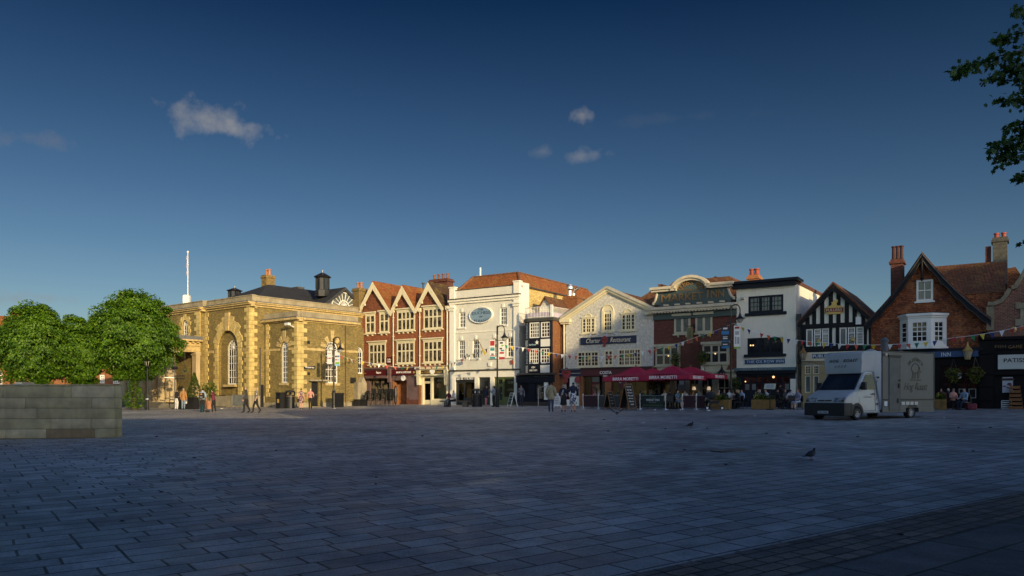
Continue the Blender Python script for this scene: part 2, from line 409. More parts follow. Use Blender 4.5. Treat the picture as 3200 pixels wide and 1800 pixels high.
GLASSR = glassy('glass_over_red_room', (.03, .010, .010), .07, (.14, .05, .03), .5, 2.6)
SHOP = clear_glass()
DARKIN = paint('dark_interior', (.02, .018, .016), .8, .5, 2)
WARMIN = paint('warm_interior', (.30, .27, .12), .8, .2, 2)
LAMPG = glassy('lantern_glass', (.32, .32, .29), .25, (.4, .4, .35), .5)
BULB = glow('warm_bulb', (1, .62, .28), 1.6)
SHADE = glow('lit_lamp_shade', (.9, .62, .36), .42)
def paving(name, bw, bh, c1, c2, mort, msize, rough, ang, stain, bmp=.7, rnd=.25, tint=None):
    m, nt, b = _nt(name); co = objco(nt)
    mp = nd(nt, 'ShaderNodeMapping'); mp.inputs['Rotation'].default_value = (0, 0, -ang); L(nt, co, mp.inputs[0])
    wob = nd(nt, 'ShaderNodeVectorMath', operation='MULTIPLY_ADD')
    nz = nd(nt, 'ShaderNodeTexNoise'); nz.inputs['Scale'].default_value = .9; L(nt, mp.outputs[0], nz.inputs['Vector'])
    L(nt, nz.outputs['Color'], wob.inputs[0]); wob.inputs[1].default_value = (.05, .03, 0); L(nt, mp.outputs[0], wob.inputs[2])
    br = nd(nt, 'ShaderNodeTexBrick'); L(nt, wob.outputs[0], br.inputs['Vector']); br.offset = .43; br.offset_frequency = 3; br.squash = .78; br.squash_frequency = 2
    br.inputs['Scale'].default_value = 1; br.inputs['Brick Width'].default_value = bw; br.inputs['Row Height'].default_value = bh
    br.inputs['Mortar Size'].default_value = msize; br.inputs['Mortar Smooth'].default_value = .25
    br.inputs['Color1'].default_value = (*c1, 1); br.inputs['Color2'].default_value = (*c2, 1); br.inputs['Mortar'].default_value = (*mort, 1)
    col = br.outputs['Color']
    if tint:    # an occasional pinkish slab
        b2 = nd(nt, 'ShaderNodeTexBrick'); L(nt, wob.outputs[0], b2.inputs['Vector']); b2.offset = .43; b2.offset_frequency = 3; b2.squash = .78; b2.squash_frequency = 2
        b2.inputs['Scale'].default_value = 1; b2.inputs['Brick Width'].default_value = bw; b2.inputs['Row Height'].default_value = bh; b2.inputs['Mortar Size'].default_value = 0; b2.inputs['Bias'].default_value = -.35
        b2.inputs['Color1'].default_value = (0, 0, 0, 1); b2.inputs['Color2'].default_value = (1, 1, 1, 1)
        f = ramp(nt, b2.outputs['Color'], .45, .9); g = nd(nt, 'ShaderNodeMath', operation='MULTIPLY'); L(nt, f, g.inputs[0]); L(nt, br.outputs['Fac'], g.inputs[1])
        inv = nd(nt, 'ShaderNodeMath', operation='SUBTRACT'); L(nt, f, inv.inputs[0]); L(nt, g.outputs[0], inv.inputs[1])
        h = nd(nt, 'ShaderNodeMath', operation='MULTIPLY'); L(nt, inv.outputs[0], h.inputs[0]); h.inputs[1].default_value = .55
        col = mixc(nt, h.outputs[0], col, tint)
    big = ramp(nt, noise(nt, co, .16, 5, .6), .36, .66, (1-stain, 1-stain, 1-stain, 1), (1.08, 1.08, 1.08, 1))
    col = mixc(nt, 1.0, col, big, 'MULTIPLY')
    med = ramp(nt, noise(nt, co, 2.3, 5, .65), .3, .72, (.62, .62, .62, 1), (1.22, 1.22, 1.22, 1))
    col = mixc(nt, 1.0, col, med, 'MULTIPLY')
    spk = ramp(nt, noise(nt, co, 45, 3, .6), .3, .75, (.6, .6, .6, 1), (1.3, 1.3, 1.3, 1))
    col = mixc(nt, 1.0, col, spk, 'MULTIPLY')
    L(nt, col, b.inputs['Base Color'])
    L(nt, ramp(nt, noise(nt, co, 1.4, 4), .3, .7, (rough-.12,)*3+(1,), (rough+.15,)*3+(1,)), b.inputs['Roughness'])
    b.inputs['Specular IOR Level'].default_value = .4
    iv = nd(nt, 'ShaderNodeMath', operation='SUBTRACT'); iv.inputs[0].default_value = 1; L(nt, br.outputs['Fac'], iv.inputs[1])
    hh = nd(nt, 'ShaderNodeMath', operation='MULTIPLY_ADD'); L(nt, noise(nt, co, 9, 6, .7), hh.inputs[0]); hh.inputs[1].default_value = .55; L(nt, iv.outputs[0], hh.inputs[2])
    bump(nt, b, hh.outputs[0], bmp, .02)
    return m
PAVA = math.atan2(4.57, 6.3)
PAVE = paving('square_paving', .66, .33, (.62, .60, .57), (.36, .35, .34), (.06, .06, .06), .015, .52, PAVA, .42, tint=(.46, .33, .30))
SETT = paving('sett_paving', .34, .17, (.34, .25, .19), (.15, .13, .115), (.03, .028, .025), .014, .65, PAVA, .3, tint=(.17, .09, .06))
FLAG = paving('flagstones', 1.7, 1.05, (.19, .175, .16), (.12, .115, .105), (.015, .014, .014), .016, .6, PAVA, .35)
def sheet(name, P, mat, n=1, lift=0.0):
    """a quad of ground following the square's slope"""
    v = []; f = []
    for j in range(n+1):
        for i in range(n+1):
            a = Vector(P[0]).lerp(Vector(P[1]), i/n); b = Vector(P[3]).lerp(Vector(P[2]), i/n); q = a.lerp(b, j/n)
            v.append((q.x, q.y, gz(q.x, q.y)+lift))
    for j in range(n):
        for i in range(n): f.append((j*(n+1)+i, j*(n+1)+i+1, (j+1)*(n+1)+i+1, (j+1)*(n+1)+i))
    return tag(newmesh(name, v, f, mat), kind='structure')
# the square: strips along the slope so that the plane is exact, then level ground to the horizon
sd = Vector((.551, .8345, 0)).normalized(); ac = Vector((-sd.y, sd.x, 0))
v = []; f = []; ds = [-3000, -30, -15, 0, 15, 30, 45, ROWD, 80, 3000]
for d in ds:
    dd = d/math.hypot(.551, .8345)
    for a in (-3000, -200, 0, 200, 3000):
        q = sd*dd+ac*a; v.append((q.x, q.y, GK*max(-30, min(ROWD, d))))
for i in range(len(ds)-1):
    for k in range(4): f.append((i*5+k+1, i*5+k, (i+1)*5+k, (i+1)*5+k+1))
tag(newmesh('ground', v, f, PAVE), kind='structure')
# border of setts and the flagged pavement in the near right corner
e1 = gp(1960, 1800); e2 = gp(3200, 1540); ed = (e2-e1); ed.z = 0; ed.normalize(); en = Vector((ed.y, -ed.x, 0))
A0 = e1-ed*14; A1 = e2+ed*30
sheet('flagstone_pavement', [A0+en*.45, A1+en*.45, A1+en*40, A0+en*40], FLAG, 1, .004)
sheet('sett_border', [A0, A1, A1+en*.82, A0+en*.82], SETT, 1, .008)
def bars(mb, u0, u1, v0, v1, ring, bar, nx, ny, d, dep=.07, mull=(), tran=(), mth=.09):
    """a window's frame: outer ring, mullions/transoms (fractions), glazing bars between them"""
    mb.box(u0, u0+ring, d-.03, d+dep, v0, v1); mb.box(u1-ring, u1, d-.03, d+dep, v0, v1)
    mb.box(u0+ring, u1-ring, d-.028, d+dep-.002, v0, v0+ring); mb.box(u0+ring, u1-ring, d-.028, d+dep-.002, v1-ring, v1)
    iu0, iu1, iv0, iv1 = u0+ring, u1-ring, v0+ring, v1-ring
    for m in mull:
        c = iu0+(iu1-iu0)*m; mb.box(c-mth/2, c+mth/2, d-.024, d+dep-.006, iv0, iv1)
    for t in tran:
        c = iv0+(iv1-iv0)*t; mb.box(iu0, iu1, d-.020, d+dep-.010, c-mth/2, c+mth/2)
    for i in range(1, nx):
        c = iu0+(iu1-iu0)*i/nx
        if all(abs(c-(iu0+(iu1-iu0)*m)) > mth*.8 for m in mull): mb.box(c-bar/2, c+bar/2, d-.012, d+.02, iv0, iv1)
    for j in range(1, ny):
        c = iv0+(iv1-iv0)*j/ny
        if all(abs(c-(iv0+(iv1-iv0)*t)) > mth*.8 for t in tran): mb.box(iu0, iu1, d-.010, d+.018, c-bar/2, c+bar/2)
def win(fr, par, rc, fm, pm, nx=1, ny=1, d=.1, ring=.07, bar=.04, mull=(), tran=(), mth=.09, sill=None, hood=None, brackets=0, name='window', label=None, sillw=.09, lattice=None):
    u0, u1, v0, v1 = rc
    mb = fr.mb(); bars(mb, u0, u1, v0, v1, ring, bar, nx, ny, d, .07, mull, tran, mth)
    w = mb.build(name, fm, par)
    if label: w['label'] = label
    fr.mb().poly([(u0, d+.012, v0), (u1, d+.012, v0), (u1, d+.012, v1), (u0, d+.012, v1)]).build('pane', pm, w)
    if sill:
        s = fr.mb().box(u0-.1, u1+.1, -sillw-.02, d+.03, v0-.11, v0-.003)
        for i in range(brackets):
            c = u0+(u1-u0)*(i+.5)/brackets; s.box(c-.06, c+.06, -sillw+.02, .0, v0-.26, v0-.112)
        s.build('sill', sill, w)
    if hood:
        h = fr.mb().box(u0-.05, u1+.05, d-.06, d+.02, v1+.003, v1+.16).box(u0-.14, u1+.14, d-.2, d+.02, v1+.163, v1+.27)
        h.build('hood', hood, w)
    if lattice:
        lm = fr.mb(); st = .17; n = int((u1-u0+v1-v0)/st)
        for i in range(1, n):
            for s in (1, -1):
                c = i*st; p = []
                for t in (0, 1):
                    pass
                a0 = max(0, c-(v1-v0)); a1 = min(c, u1-u0)
                p0 = (a0, c-a0); p1 = (a1, c-a1)
                if s < 0: p0 = (u1-u0-p0[0], p0[1]); p1 = (u1-u0-p1[0], p1[1])
                lm.tube((u0+p0[0], d+.006, v0+p0[1]), (u0+p1[0], d+.006, v0+p1[1]), .009, n=3)
        lm.build('leading', lattice, w)
    return w
def archwin(fr, par, u0, u1, v0, v1, fm, pm, nx=3, rows=(.2, .4, .62), d=.16, ring=.09, bar=.045, sill=None, fan=True, label=None):
    c = (u0+u1)/2; r = (u1-u0)/2; vs = v1-r; n = 14; mb = fr.mb()
    mb.box(u0, u0+ring, d-.03, d+.06, v0, vs); mb.box(u1-ring, u1, d-.03, d+.06, v0, vs); mb.box(u0+ring, u1-ring, d-.03, d+.06, v0, v0+ring*1.3)
    for k in range(n):
        a, b = math.pi*k/n, math.pi*(k+1)/n
        q = [(c+r*math.cos(a), vs+r*math.sin(a)), (c+r*math.cos(b), vs+r*math.sin(b)), (c+(r-ring)*math.cos(b), vs+(r-ring)*math.sin(b)), (c+(r-ring)*math.cos(a), vs+(r-ring)*math.sin(a))]
        mb.prism(q, d-.03, d+.06)
    for i in range(1, nx):
        x = u0+ring+(u1-u0-2*ring)*i/nx; mb.box(x-bar/2, x+bar/2, d-.012, d+.02, v0, vs)
    for t in rows:
        z = v0+(vs-v0)*t; mb.box(u0+ring, u1-ring, d-.014, d+.022, z-bar/2, z+bar/2)
    mb.box(u0+ring, u1-ring, d-.016, d+.024, vs-bar/2, vs+bar/2)
    if fan:
        for k in range(1, 2*nx-1):
            a = math.pi*k/(2*nx-1); mb.tube((c+.1*r*math.cos(a), d, vs+.1*r*math.sin(a)), (c+(r-ring/2)*math.cos(a), d, vs+(r-ring/2)*math.sin(a)), bar/2, n=4)
        P = [(c+.55*r*math.cos(math.pi*k/10), d, vs+.55*r*math.sin(math.pi*k/10)) for k in range(11)]; mb.path(P, bar/2, 4)
    w = mb.build('window', fm, par)
    if label: w['label'] = label
    fr.mb().poly([(u, d+.012, v) for u, v in archp(u0, u1, v0, v1, 14)]).build('pane', pm, w)
    if sill: fr.mb().box(u0-.12, u1+.12, -.12, d+.02, v0-.2, v0-.003).build('sill', sill, w)
    return w
def gable_roof(fr, par, u0, u1, ve, ua, va, d0, d1, mat, over=.25, th=.14, name='roof'):
    sl = (va-ve)/(ua-u0); sr = (va-ve)/(u1-ua)
    q = [(u0-over, ve-over*sl), (u0-over, ve-over*sl+th), (ua, va+th), (u1+over, ve-over*sr+th), (u1+over, ve-over*sr), (ua, va)]
    return fr.mb().prism(q, d0, d1).build(name, mat, par)
def barge(fr, par, u0, u1, ve, ua, va, d0, d1, mat, w=.34, over=.25, name='barge_board', tail=.0):
    sl = (va-ve)/(ua-u0); sr = (va-ve)/(u1-ua)
    for k, (q) in enumerate(([(u0-over, ve-over*sl+.02), (ua, va+.02), (ua, va+.02-w*math.hypot(1, sl)), (u0-over+w*.35, ve-over*sl-w*.7), (u0-over-.02, ve-over*sl-w*.5)],
                [(ua, va+.02), (u1+over, ve-over*sr+.02), (u1+over+.02, ve-over*sr-w*.5), (u1+over-w*.35, ve-over*sr-w*.7), (ua, va+.02-w*math.hypot(1, sr))])):
        fr.mb().prism(q, d0+.003*k, d1).build(name, mat, par)
def hip_roof(fr, par, u0, u1, d0, d1, v0, v1, mat, inset_u, inset_d0, inset_d1, name='roof'):
    a = [(u0, d0, v0), (u1, d0, v0), (u1, d1, v0), (u0, d1, v0)]
    b = [(u0+inset_u, d0+inset_d0, v1), (u1-inset_u, d0+inset_d0, v1), (u1-inset_u, d1-inset_d1, v1), (u0+inset_u, d1-inset_d1, v1)]
    mb = fr.mb(); mb._add(a+b, [(0, 1, 5, 4), (1, 2, 6, 5), (2, 3, 7, 6), (3, 0, 4, 7), (4, 5, 6, 7)])
    return mb.build(name, mat, par)
def shell(fr, par, u0, u1, d0, d1, v0, v1, mat, name='wall', left=True, right=True):
    """side and back walls and a flat lid of a building"""
    mb = fr.mb()
    if left: mb.poly([(u0, d1, v0), (u0, d0, v0), (u0, d0, v1), (u0, d1, v1)])
    if right: mb.poly([(u1, d0, v0), (u1, d1, v0), (u1, d1, v1), (u1, d0, v1)])
    mb.poly([(u1, d1, v0), (u0, d1, v0), (u0, d1, v1), (u1, d1, v1)]); mb.poly([(u0, d0+.01, v1), (u1, d0+.01, v1), (u1, d1, v1), (u0, d1, v1)])
    return mb.build(name, mat, par)
def chimney(fr, par, u0, u1, d0, d1, v0, v1, mat, pots, potm, ph=.5, pr=.13, cap=.07, name='chimney'):
    mb = fr.mb().box(u0, u1, d0, d1, v0, v1-.3).box(u0-cap, u1+cap, d0-cap, d1+cap, v1-.3, v1-.15).box(u0-.02, u1+.02, d0-.02, d1+.02, v1-.15, v1)
    c = mb.build(name, mat, par)
    for i in range(pots):
        uu = u0+(u1-u0)*(i+.5)/pots; dd = (d0+d1)/2
        fr.mb().lathe([(pr*1.1, v1), (pr*1.1, v1+.06), (pr*.85, v1+.12), (pr*.8, v1+ph-.1), (pr*1.05, v1+ph-.08), (pr*1.05, v1+ph)], uu, dd, 10).build('chimney_pot', potm, c)
    return c
def row_root(name, label, px, off=0.0, cat='building'):
    rx = (px-CX)/FPX; X = rx*66/(1+.66*rx); U = Vector((1, -.66, 0)).normalized(); N = Vector((-U.y, U.x, 0))
    P = Vector((X, 66-.66*X, GK*55.08))+N*off
    return thing(name, label, cat, P, math.atan2(U.y, U.x))
def fascia(fr, par, rc, d, mat, s=None, tm=None, tr=None, th=.08, name='fascia_board', **kw):
    u0, u1, v0, v1 = rc
    o = fr.mb().box(u0, u1, d, d+th, v0, v1).build(name, mat, par)
    if s:
        a, b, c, e = tr or (.08, .92, .2, .8)
        text(fr.m, o, s, u0+(u1-u0)*a, u0+(u1-u0)*b, v0+(v1-v0)*c, v0+(v1-v0)*e, d-.003, tm, **kw)
    return o
def room(fr, par, u0, u1, v0, v1, d0, d1, mat, name='shop_interior', floor=None):
    """inside of a shop seen through its glass: back, sides, ceiling, floor"""
    mb = fr.mb()
    mb.poly([(u0, d1, v0), (u1, d1, v0), (u1, d1, v1), (u0, d1, v1)]); mb.poly([(u0, d0, v0), (u0, d1, v0), (u0, d1, v1), (u0, d0, v1)])
    mb.poly([(u1, d1, v0), (u1, d0, v0), (u1, d0, v1), (u1, d1, v1)]); mb.poly([(u0, d0, v1), (u0, d1, v1), (u1, d1, v1), (u1, d0, v1)])
    mb.poly([(u0, d0, v0), (u1, d0, v0), (u1, d1, v0), (u0, d1, v0)])
    return mb.build(name, mat, par)
def shopglass(fr, par, u0, u1, v0, v1, d, name='shop_window', frame=None, nx=1, ny=1, ring=.06, bar=.04, mull=(), tran=(), pm=None):
    mb = fr.mb(); bars(mb, u0, u1, v0, v1, ring, bar, nx, ny, d, .07, mull, tran, .07)
    w = mb.build(name, frame, par)
    fr.mb().poly([(u0, d+.012, v0), (u1, d+.012, v0), (u1, d+.012, v1), (u0, d+.012, v1)]).build('pane', pm or SHOP, w)
    return w
def door(fr, par, u0, u1, v0, v1, d, mat, pane=None, name='door', label=None, glazed=.55):
    mb = fr.mb(); r = .1
    if pane:
        zc = v0+(v1-v0)*(1-glazed)
        mb.box(u0, u0+r, d, d+.06, v0, v1).box(u1-r, u1, d, d+.06, v0, v1).box(u0+r, u1-r, d+.002, d+.06, v1-r, v1).box(u0+r, u1-r, d+.002, d+.06, v0, zc)
        mb.box(u0+r+.08, u1-r-.08, d-.012, d+.01, v0+.15, zc-.12)
    else:
        mb.box(u0, u1, d, d+.06, v0, v1)
        for a, b in ((.08, .45), (.52, .94)): mb.box(u0+.12, u1-.12, d-.015, d+.01, v0+(v1-v0)*a, v0+(v1-v0)*b)
    o = mb.build(name, mat, par)
    if label: o['label'] = label
    if pane: fr.mb().poly([(u0+r, d+.03, zc), (u1-r, d+.03, zc), (u1-r, d+.03, v1-r), (u0+r, d+.03, v1-r)]).build('pane', pane, o)
    fr.mb().ball((u1-.16, d-.03, v0+1.0), .035).build('handle', STEEL, o)
    return o
def pipe(fr, par, u, v0, v1, mat, hopper=True, d=-.1, r=.05):
    mb = fr.mb().tube((u, d, v0), (u, d, v1), r, n=8)
    if hopper: mb.box(u-.15, u+.15, d-.13, -.003, v1-.05, v1+.3)
    z = v0+1.2
    while z < v1: mb.box(u-.08, u+.08, d-.07, -.004, z, z+.06); z += 1.8
    return mb.build('drainpipe', mat, par)
G = Cr(480, 780, 1.516); G2 = Cr(500, 820, 3.15); G3 = Cr(820, 830, 3.276); G4 = Cr(520, 1020, 3.15); G5 = Cr(860, 1030, 3.15); G6 = Cr(940, 1130, 5.46); G7 = Cr(360, 1080, 3.9)
gh = thing('guildhall', 'yellow grey brick civic hall with stone quoins, arched white windows, columned porch and slate roof', 'building', (-22.55, 66, .66), math.atan2(-.625, .781))
bpy.context.view_layer.update()
FA = Fr(gh); FB = Fr(gh, 0, 0, R(90)); FL = Fr(gh, 0, 1.41, 0); FW = Fr(gh, 4.86, 1.41, R(90)); FF = Fr(gh, 0, -.45, 0)
def quoins(fr, par, u, sgn, v0, v1, h=.36, lo=.72, sh=.42, proud=.06, first=True, name='quoin'):
    mb = fr.mb(); v = v0; k = 0 if first else 1
    while v < v1-.05:
        w = lo if k % 2 == 0 else sh; t = min(v+h, v1)
        mb.box(u, u+sgn*w, -proud, .02, v+.012, t-.012); v += h; k += 1
    return mb.build(name, STONER, par)
zP = FA.v(778, 921); zC1 = FA.v(778, 943); zC0 = FA.v(778, 957); zS = FA.v(778, 1092); zPl = FA.v(778, 1236)
# --- main face A : arched recess with a big sash window
uS = FA.u(641)                                       # where the face steps forward
ax0, ax1, av0, av1 = FA.rect(G4, 512, 40, 708, 670); av0 = zPl
wx0, wx1, wv0, wv1 = FA.rect(G4, 573, 130, 672, 572)
ac_ = (ax0+ax1)/2; wc = (wx0+wx1)/2
FA.mb().wall(rectp(uS, 0, -1.5, zC0), [archp(ax0, ax1, zPl, av1, 14)], 0, .28).build('wall', GBRICK, gh)
FA.mb().wall(archp(ax0-.02, ax1+.02, zPl-.01, av1+.02, 14), [archp(wx0, wx1, wv0, wv1, 12)], .28, .2).build('recess_wall', GBRICK, gh)
archwin(FA, gh, wx0, wx1, wv0, wv1, WHITE, GLASSB, 4, (.2, .4, .6, .8), d=.4, sill=STONE, label='tall arched window of the long left face')
# rusticated surround: blocks beside the recess, stepped voussoirs and a keystone
mb = FA.mb(); rr = (ax1-ax0)/2; vs = av1-rr; v = zPl; k = 0
while v < vs-.1:
    t = min(v+.38, vs); w = .72 if k % 2 else .5
    mb.box(ax0-w, ax0, -.06, .02, v+.012, t-.012); mb.box(ax1, ax1+w, -.06, .02, v+.012, t-.012); v += .38; k += 1
n = 13
for i in range(n):
    if i == n//2: continue
    a0 = math.pi*i/n+.01; a1 = math.pi*(i+1)/n-.01; out = rr+(.85 if i % 2 else .62)+.9*max(0, math.sin((a0+a1)/2)-.45)
    mb.prism([(ac_+rr*math.cos(a0), vs+rr*math.sin(a0)), (ac_+out*math.cos(a0), vs+out*math.sin(a0)), (ac_+out*math.cos(a1), vs+out*math.sin(a1)), (ac_+rr*math.cos(a1), vs+rr*math.sin(a1))], -.07, .02)
mb.build('window_surround', STONER, gh)
kt = FA.v(711, 978)
FA.mb().prism([(ac_-.26, av1-.02), (ac_+.26, av1-.02), (ac_+.34, kt), (ac_-.34, kt)], -.16, .02).build('keystone', STONE, gh)
quoins(FA, gh, -.001, -1, zPl, zC0); quoins(FB, gh, .001, 1, zPl, zC0, first=False)
quoins(FA, gh, uS+.02, 1, zPl, zC0, lo=.62, sh=.4)
# --- face B between the corner and the wing
yB = 24.0
FB.mb().wall(rectp(0, yB, -1.5, zC0), [], 0).build('wall', GBRICK, gh)
# --- forward section behind the porch
ffw = 22.0
pa = FF.rect(G2, 222, 565, 278, 735)
FF.mb().wall(rectp(-ffw, uS, -1.5, zC0), [archp(pa[0], pa[1], pa[2], pa[3])], 0, .2).build('wall', GBRICK, gh)
FF.mb().poly([(uS, 0, -1.5), (uS, .45, -1.5), (uS, .45, zC0), (uS, 0, zC0)]).build('wall', GBRICK, gh)
archwin(FF, gh, pa[0], pa[1], pa[2], pa[3], WHITE, GLASSB, 3, (.3, .6), sill=STONE, ring=.06, bar=.035, label='small arched window above the porch')
mb = FF.mb(); cc = (pa[0]+pa[1])/2; r0 = (pa[1]-pa[0])/2; vv = pa[3]-r0
for i in range(7):
    a0 = math.pi*i/7+.04; a1 = math.pi*(i+1)/7-.04; o = r0+(.55 if i % 2 else .38)
    mb.prism([(cc+r0*math.cos(a0), vv+r0*math.sin(a0)), (cc+o*math.cos(a0), vv+o*math.sin(a0)), (cc+o*math.cos(a1), vv+o*math.sin(a1)), (cc+r0*math.cos(a1), vv+r0*math.sin(a1))], -.06, .02)
for i in range(4):
    for s in (-1, 1):
        w = .5 if i % 2 else .34
        mb.box(cc+s*r0, cc+s*(r0+w), -.06, .02, pa[2]+i*.36, pa[2]+i*.36+.33)
mb.build('window_surround', STONER, gh)
zPR = FF.v(600, 1062)
quoins(FF, gh, uS-.001, -1, zPR+.05, zC0, lo=1.0, sh=.7)
# --- cornices, parapets, string courses, plinths
def cornice(fr, u0, u1, name='cornice', z0=zC0, z1=zC1, zt=zP, o=.42):
    mb = fr.mb()
    mb.box(u0, u1, -.12, .3, z0, z0+.16); mb.box(u0-.0, u1+.0, -.3, .3, z0+.163, z0+.30); mb.box(u0, u1, -o, .3, z0+.303, z1)
    mb.build(name, STONE, gh)
    fr.mb().box(u0, u1, -o-.03, .3, z1+.003, z1+.07).build('cornice_flashing', LEAD, gh)
    m2 = fr.mb().box(u0, u1, .0, .35, z1+.06, zt-.08).box(u0, u1, -.06, .41, zt-.077, zt)
    return m2.build('parapet', STONED, gh)
cornice(FA, uS, .42); cornice(FB, .425, yB); cornice(FF, -ffw, uS+.40)
FA.mb().box(uS+.5, ax0-.72, -.05, .02, zS-.12, zS+.12).box(ax1+.72, -.75, -.05, .02, zS-.12, zS+.12).build('string_course', STONE, gh)
FA.mb().box(-.75, .05, -.1, .02, zS-.12, zS+.12).build('string_course', STONE, gh)
FA.mb().box(uS, .09, -.09, .0, -1.5, zPl).build('plinth', STONED, gh); FB.mb().box(.003, yB, -.09, .0, -1.5, zPl-.004).build('plinth', STONED, gh)
FF.mb().box(-ffw, uS+.09, -.09, .0, -1.5, zPl+.003).build('plinth', STONED, gh)
# --- main slate roof, cupolas, chimneys, hatch
hip = FA.mb(); a = [(-12.5, .7, zP-.55), (-.7, .7, zP-.55), (-.7, 25, zP-.55), (-12.5, 25, zP-.55)]; zr = 12.45-gh.location.z
hip._add(a+[(-6.2, 6.0, zr), (-6.2, 22, zr)], [(0, 1, 4), (1, 2, 5, 4), (2, 3, 5), (3, 0, 4, 5)])
roof = hip.build('roof', SLATE, gh)
h2 = FA.mb(); a = [(-ffw, -.1, zP-.5), (-12.6, -.1, zP-.5), (-12.6, 14, zP-.5), (-ffw, 14, zP-.5)]
h2._add(a+[(-18.5, 5, zr-1.0), (-16, 5, zr-1.0)], [(0, 1, 5, 4), (1, 2, 5), (2, 3, 4, 5), (3, 0, 4)]); h2.build('roof', SLATE, gh)
shell(FA, gh, -ffw, -.01, .5, 25, -1.5, zC1, GBRICK, right=False)
def cupola(x, y, z0, r, h, s):
    mb = FA.mb().lathe([(r*1.2, z0-.6), (r*1.2, z0), (r, z0+.05), (r*.96, z0+h*.75), (r*1.35, z0+h*.80), (r*1.4, z0+h*.84), (r*.9, z0+h*.95), (r*.12, z0+h*1.12)], x, y, 8, R(22.5))
    c = mb.build('cupola', paint('black_lead', (.02, .02, .024), .3, .3), gh)
    FA.mb().ball((x, y, z0+h*1.22), r*.16).tube((x, y, z0+h*1.1), (x, y, z0+h*1.2), r*.05).build('finial', CHROME, c)
    m = FA.mb()
    for k in range(8):
        an = R(45*k+22.5); m.box(x+r*math.cos(an)-.05, x+r*math.cos(an)+.05, y+r*math.sin(an)-.05, y+r*math.sin(an)+.05, z0+.1, z0+h*.74)
    m.build('louvre_post', IRON, c)
def roofpt(px, py, y):      # local x,y,z of a point seen at a pixel on the plane y = const of face A's frame
    return FA.u(px, y), y, FA.v(px, py, y)
x, y, z = roofpt(1008, 905, 9.5); z1 = FA.v(1008, 843, 9.5); cupola(x, y, z-.1, .62, (z1-z)*.82, 1)
x, y, z = roofpt(733, 926, 4.2); z1 = FA.v(733, 892, 4.2); cupola(x, y, z-.3, .55, (z1-z)*.95, 0)
YB2 = paint('lichened_brick', (.20, .14, .05), .9, .4, 4, .6)
x, y, z = roofpt(838, 893, 7.5); z1 = FA.v(838, 861, 7.5); chimney(FA, gh, x-.42, x+.42, y-.5, y+.5, z-1.2, z1, YB2, 2, POT, .62, .16)
x, y, z = roofpt(1124, 925, 12.5); z1 = FA.v(1124, 902, 12.5); chimney(FA, gh, x-.5, x+.5, y-.5, y+.5, z-1.5, z1, YB2, 2, POT, .6, .16)
x, y, z = roofpt(925, 899, 11); FA.mb().box(x-.9, x+.9, y-.4, y+.4, z-.7, z).build('roof_hatch', LEADD, gh)
# pediment with a fanlight behind the parapet of face B
FP = Fr(gh, -.95, 0, R(90))
pu0, pv0 = FP.pt(G, 790, 262)[0], zP-.4; pu1 = FP.u(G.x(1004)); pc = (pu0+pu1)/2; pt_ = FP.v(1075, 902)
FP.mb().prism([(pu0+.2, pv0), (pu1-.2, pv0), (pc, pt_-.25)], 0, .3).build('pediment', LEAD, gh)
s = (pt_-pv0)/(pc-pu0)
FP.mb().prism([(pu0-.2, pv0-.1), (pu0-.2, pv0+.18), (pc, pt_+.12), (pu1+.2, pv0+.18), (pu1+.2, pv0-.1), (pc, pt_-.22)], -.3, 6.5).build('pediment_roof', SLATE, gh)
fc, fv = FP.u(G.x(900)), zP-.05; fR = FP.u(G.x(955))-fc
fR = min(fR, (pt_-fv)*.8)
mb = FP.mb(); n = 18
for rr_ in (fR, fR*.45):
    mb.path([(fc+rr_*math.cos(math.pi*k/n), -.05, fv+rr_*math.sin(math.pi*k/n)) for k in range(n+1)], .05, 5)
for k in range(0, 10):
    a = math.pi*k/9; mb.tube((fc+.12*math.cos(a), -.05, fv+.12*math.sin(a)), (fc+fR*math.cos(a), -.05, fv+fR*math.sin(a)), .035, n=4)
fan = mb.build('window', WHITE, gh, label='half round fanlight in the roof pediment')
FP.mb().poly([(fc+fR*math.cos(math.pi*k/n), -.03, fv+fR*math.sin(math.pi*k/n)) for k in range(n+1)]).build('pane', GLASSG, fan)
# --- wing: narrow left face and long front
wv = FW.v; wp = FW.v(930, 971); wc1 = FW.v(930, 991); wc0 = FW.v(930, 1003); ws = FW.v(930, 1089); wpl = FW.v(930, 1240)
n0, n1, m0, m1 = FL.rect(G, 604, 437, 636, 632)
FL.mb().wall(rectp(0, 4.86, -1.5, wc0), [archp(n0, n1, m0, m1)], 0, .24).build('wall', GBRICK, gh)
archwin(FL, gh, n0, n1, m0, m1, WHITE, GLASS, 3, (.15, .3, .45, .6, .75, .9), sill=STONE, label='narrow arched window on the left face of the wing')
def rays(fr, u0, u1, v1, n=5):
    c = (u0+u1)/2; r = (u1-u0)/2; vs = v1-r; mb = fr.mb()
    for i in range(n):
        a = math.pi*(.1+.8*i/(n-1)); l = .55 if i % 2 else .62
        if i == n//2: l = .95
        w0 = .13; w1 = .2; ca, sa = math.cos(a), math.sin(a)
        P = [(c+(r+.03)*ca+w0*sa, vs+(r+.03)*sa-w0*ca), (c+(r+l)*ca+w1*sa, vs+(r+l)*sa-w1*ca), (c+(r+l)*ca-w1*sa, vs+(r+l)*sa+w1*ca), (c+(r+.03)*ca-w0*sa, vs+(r+.03)*sa+w0*ca)]
        mb.prism(P, -.07, .02)
    return mb.build('voussoir', STONE, gh)
rays(FL, n0, n1, m1)
F0, F1, f0, f1 = FW.rect(G5, 498, 118, 620, 528); d0, d1, dv0, dv1 = FW.rect(G6, 183, 345, 302, 690); r0_, r1_, q0, q1 = FW.rect(G5, 800, 180, 855, 430)
WL = FW.u(1119); dv0 = min(dv0, .05)
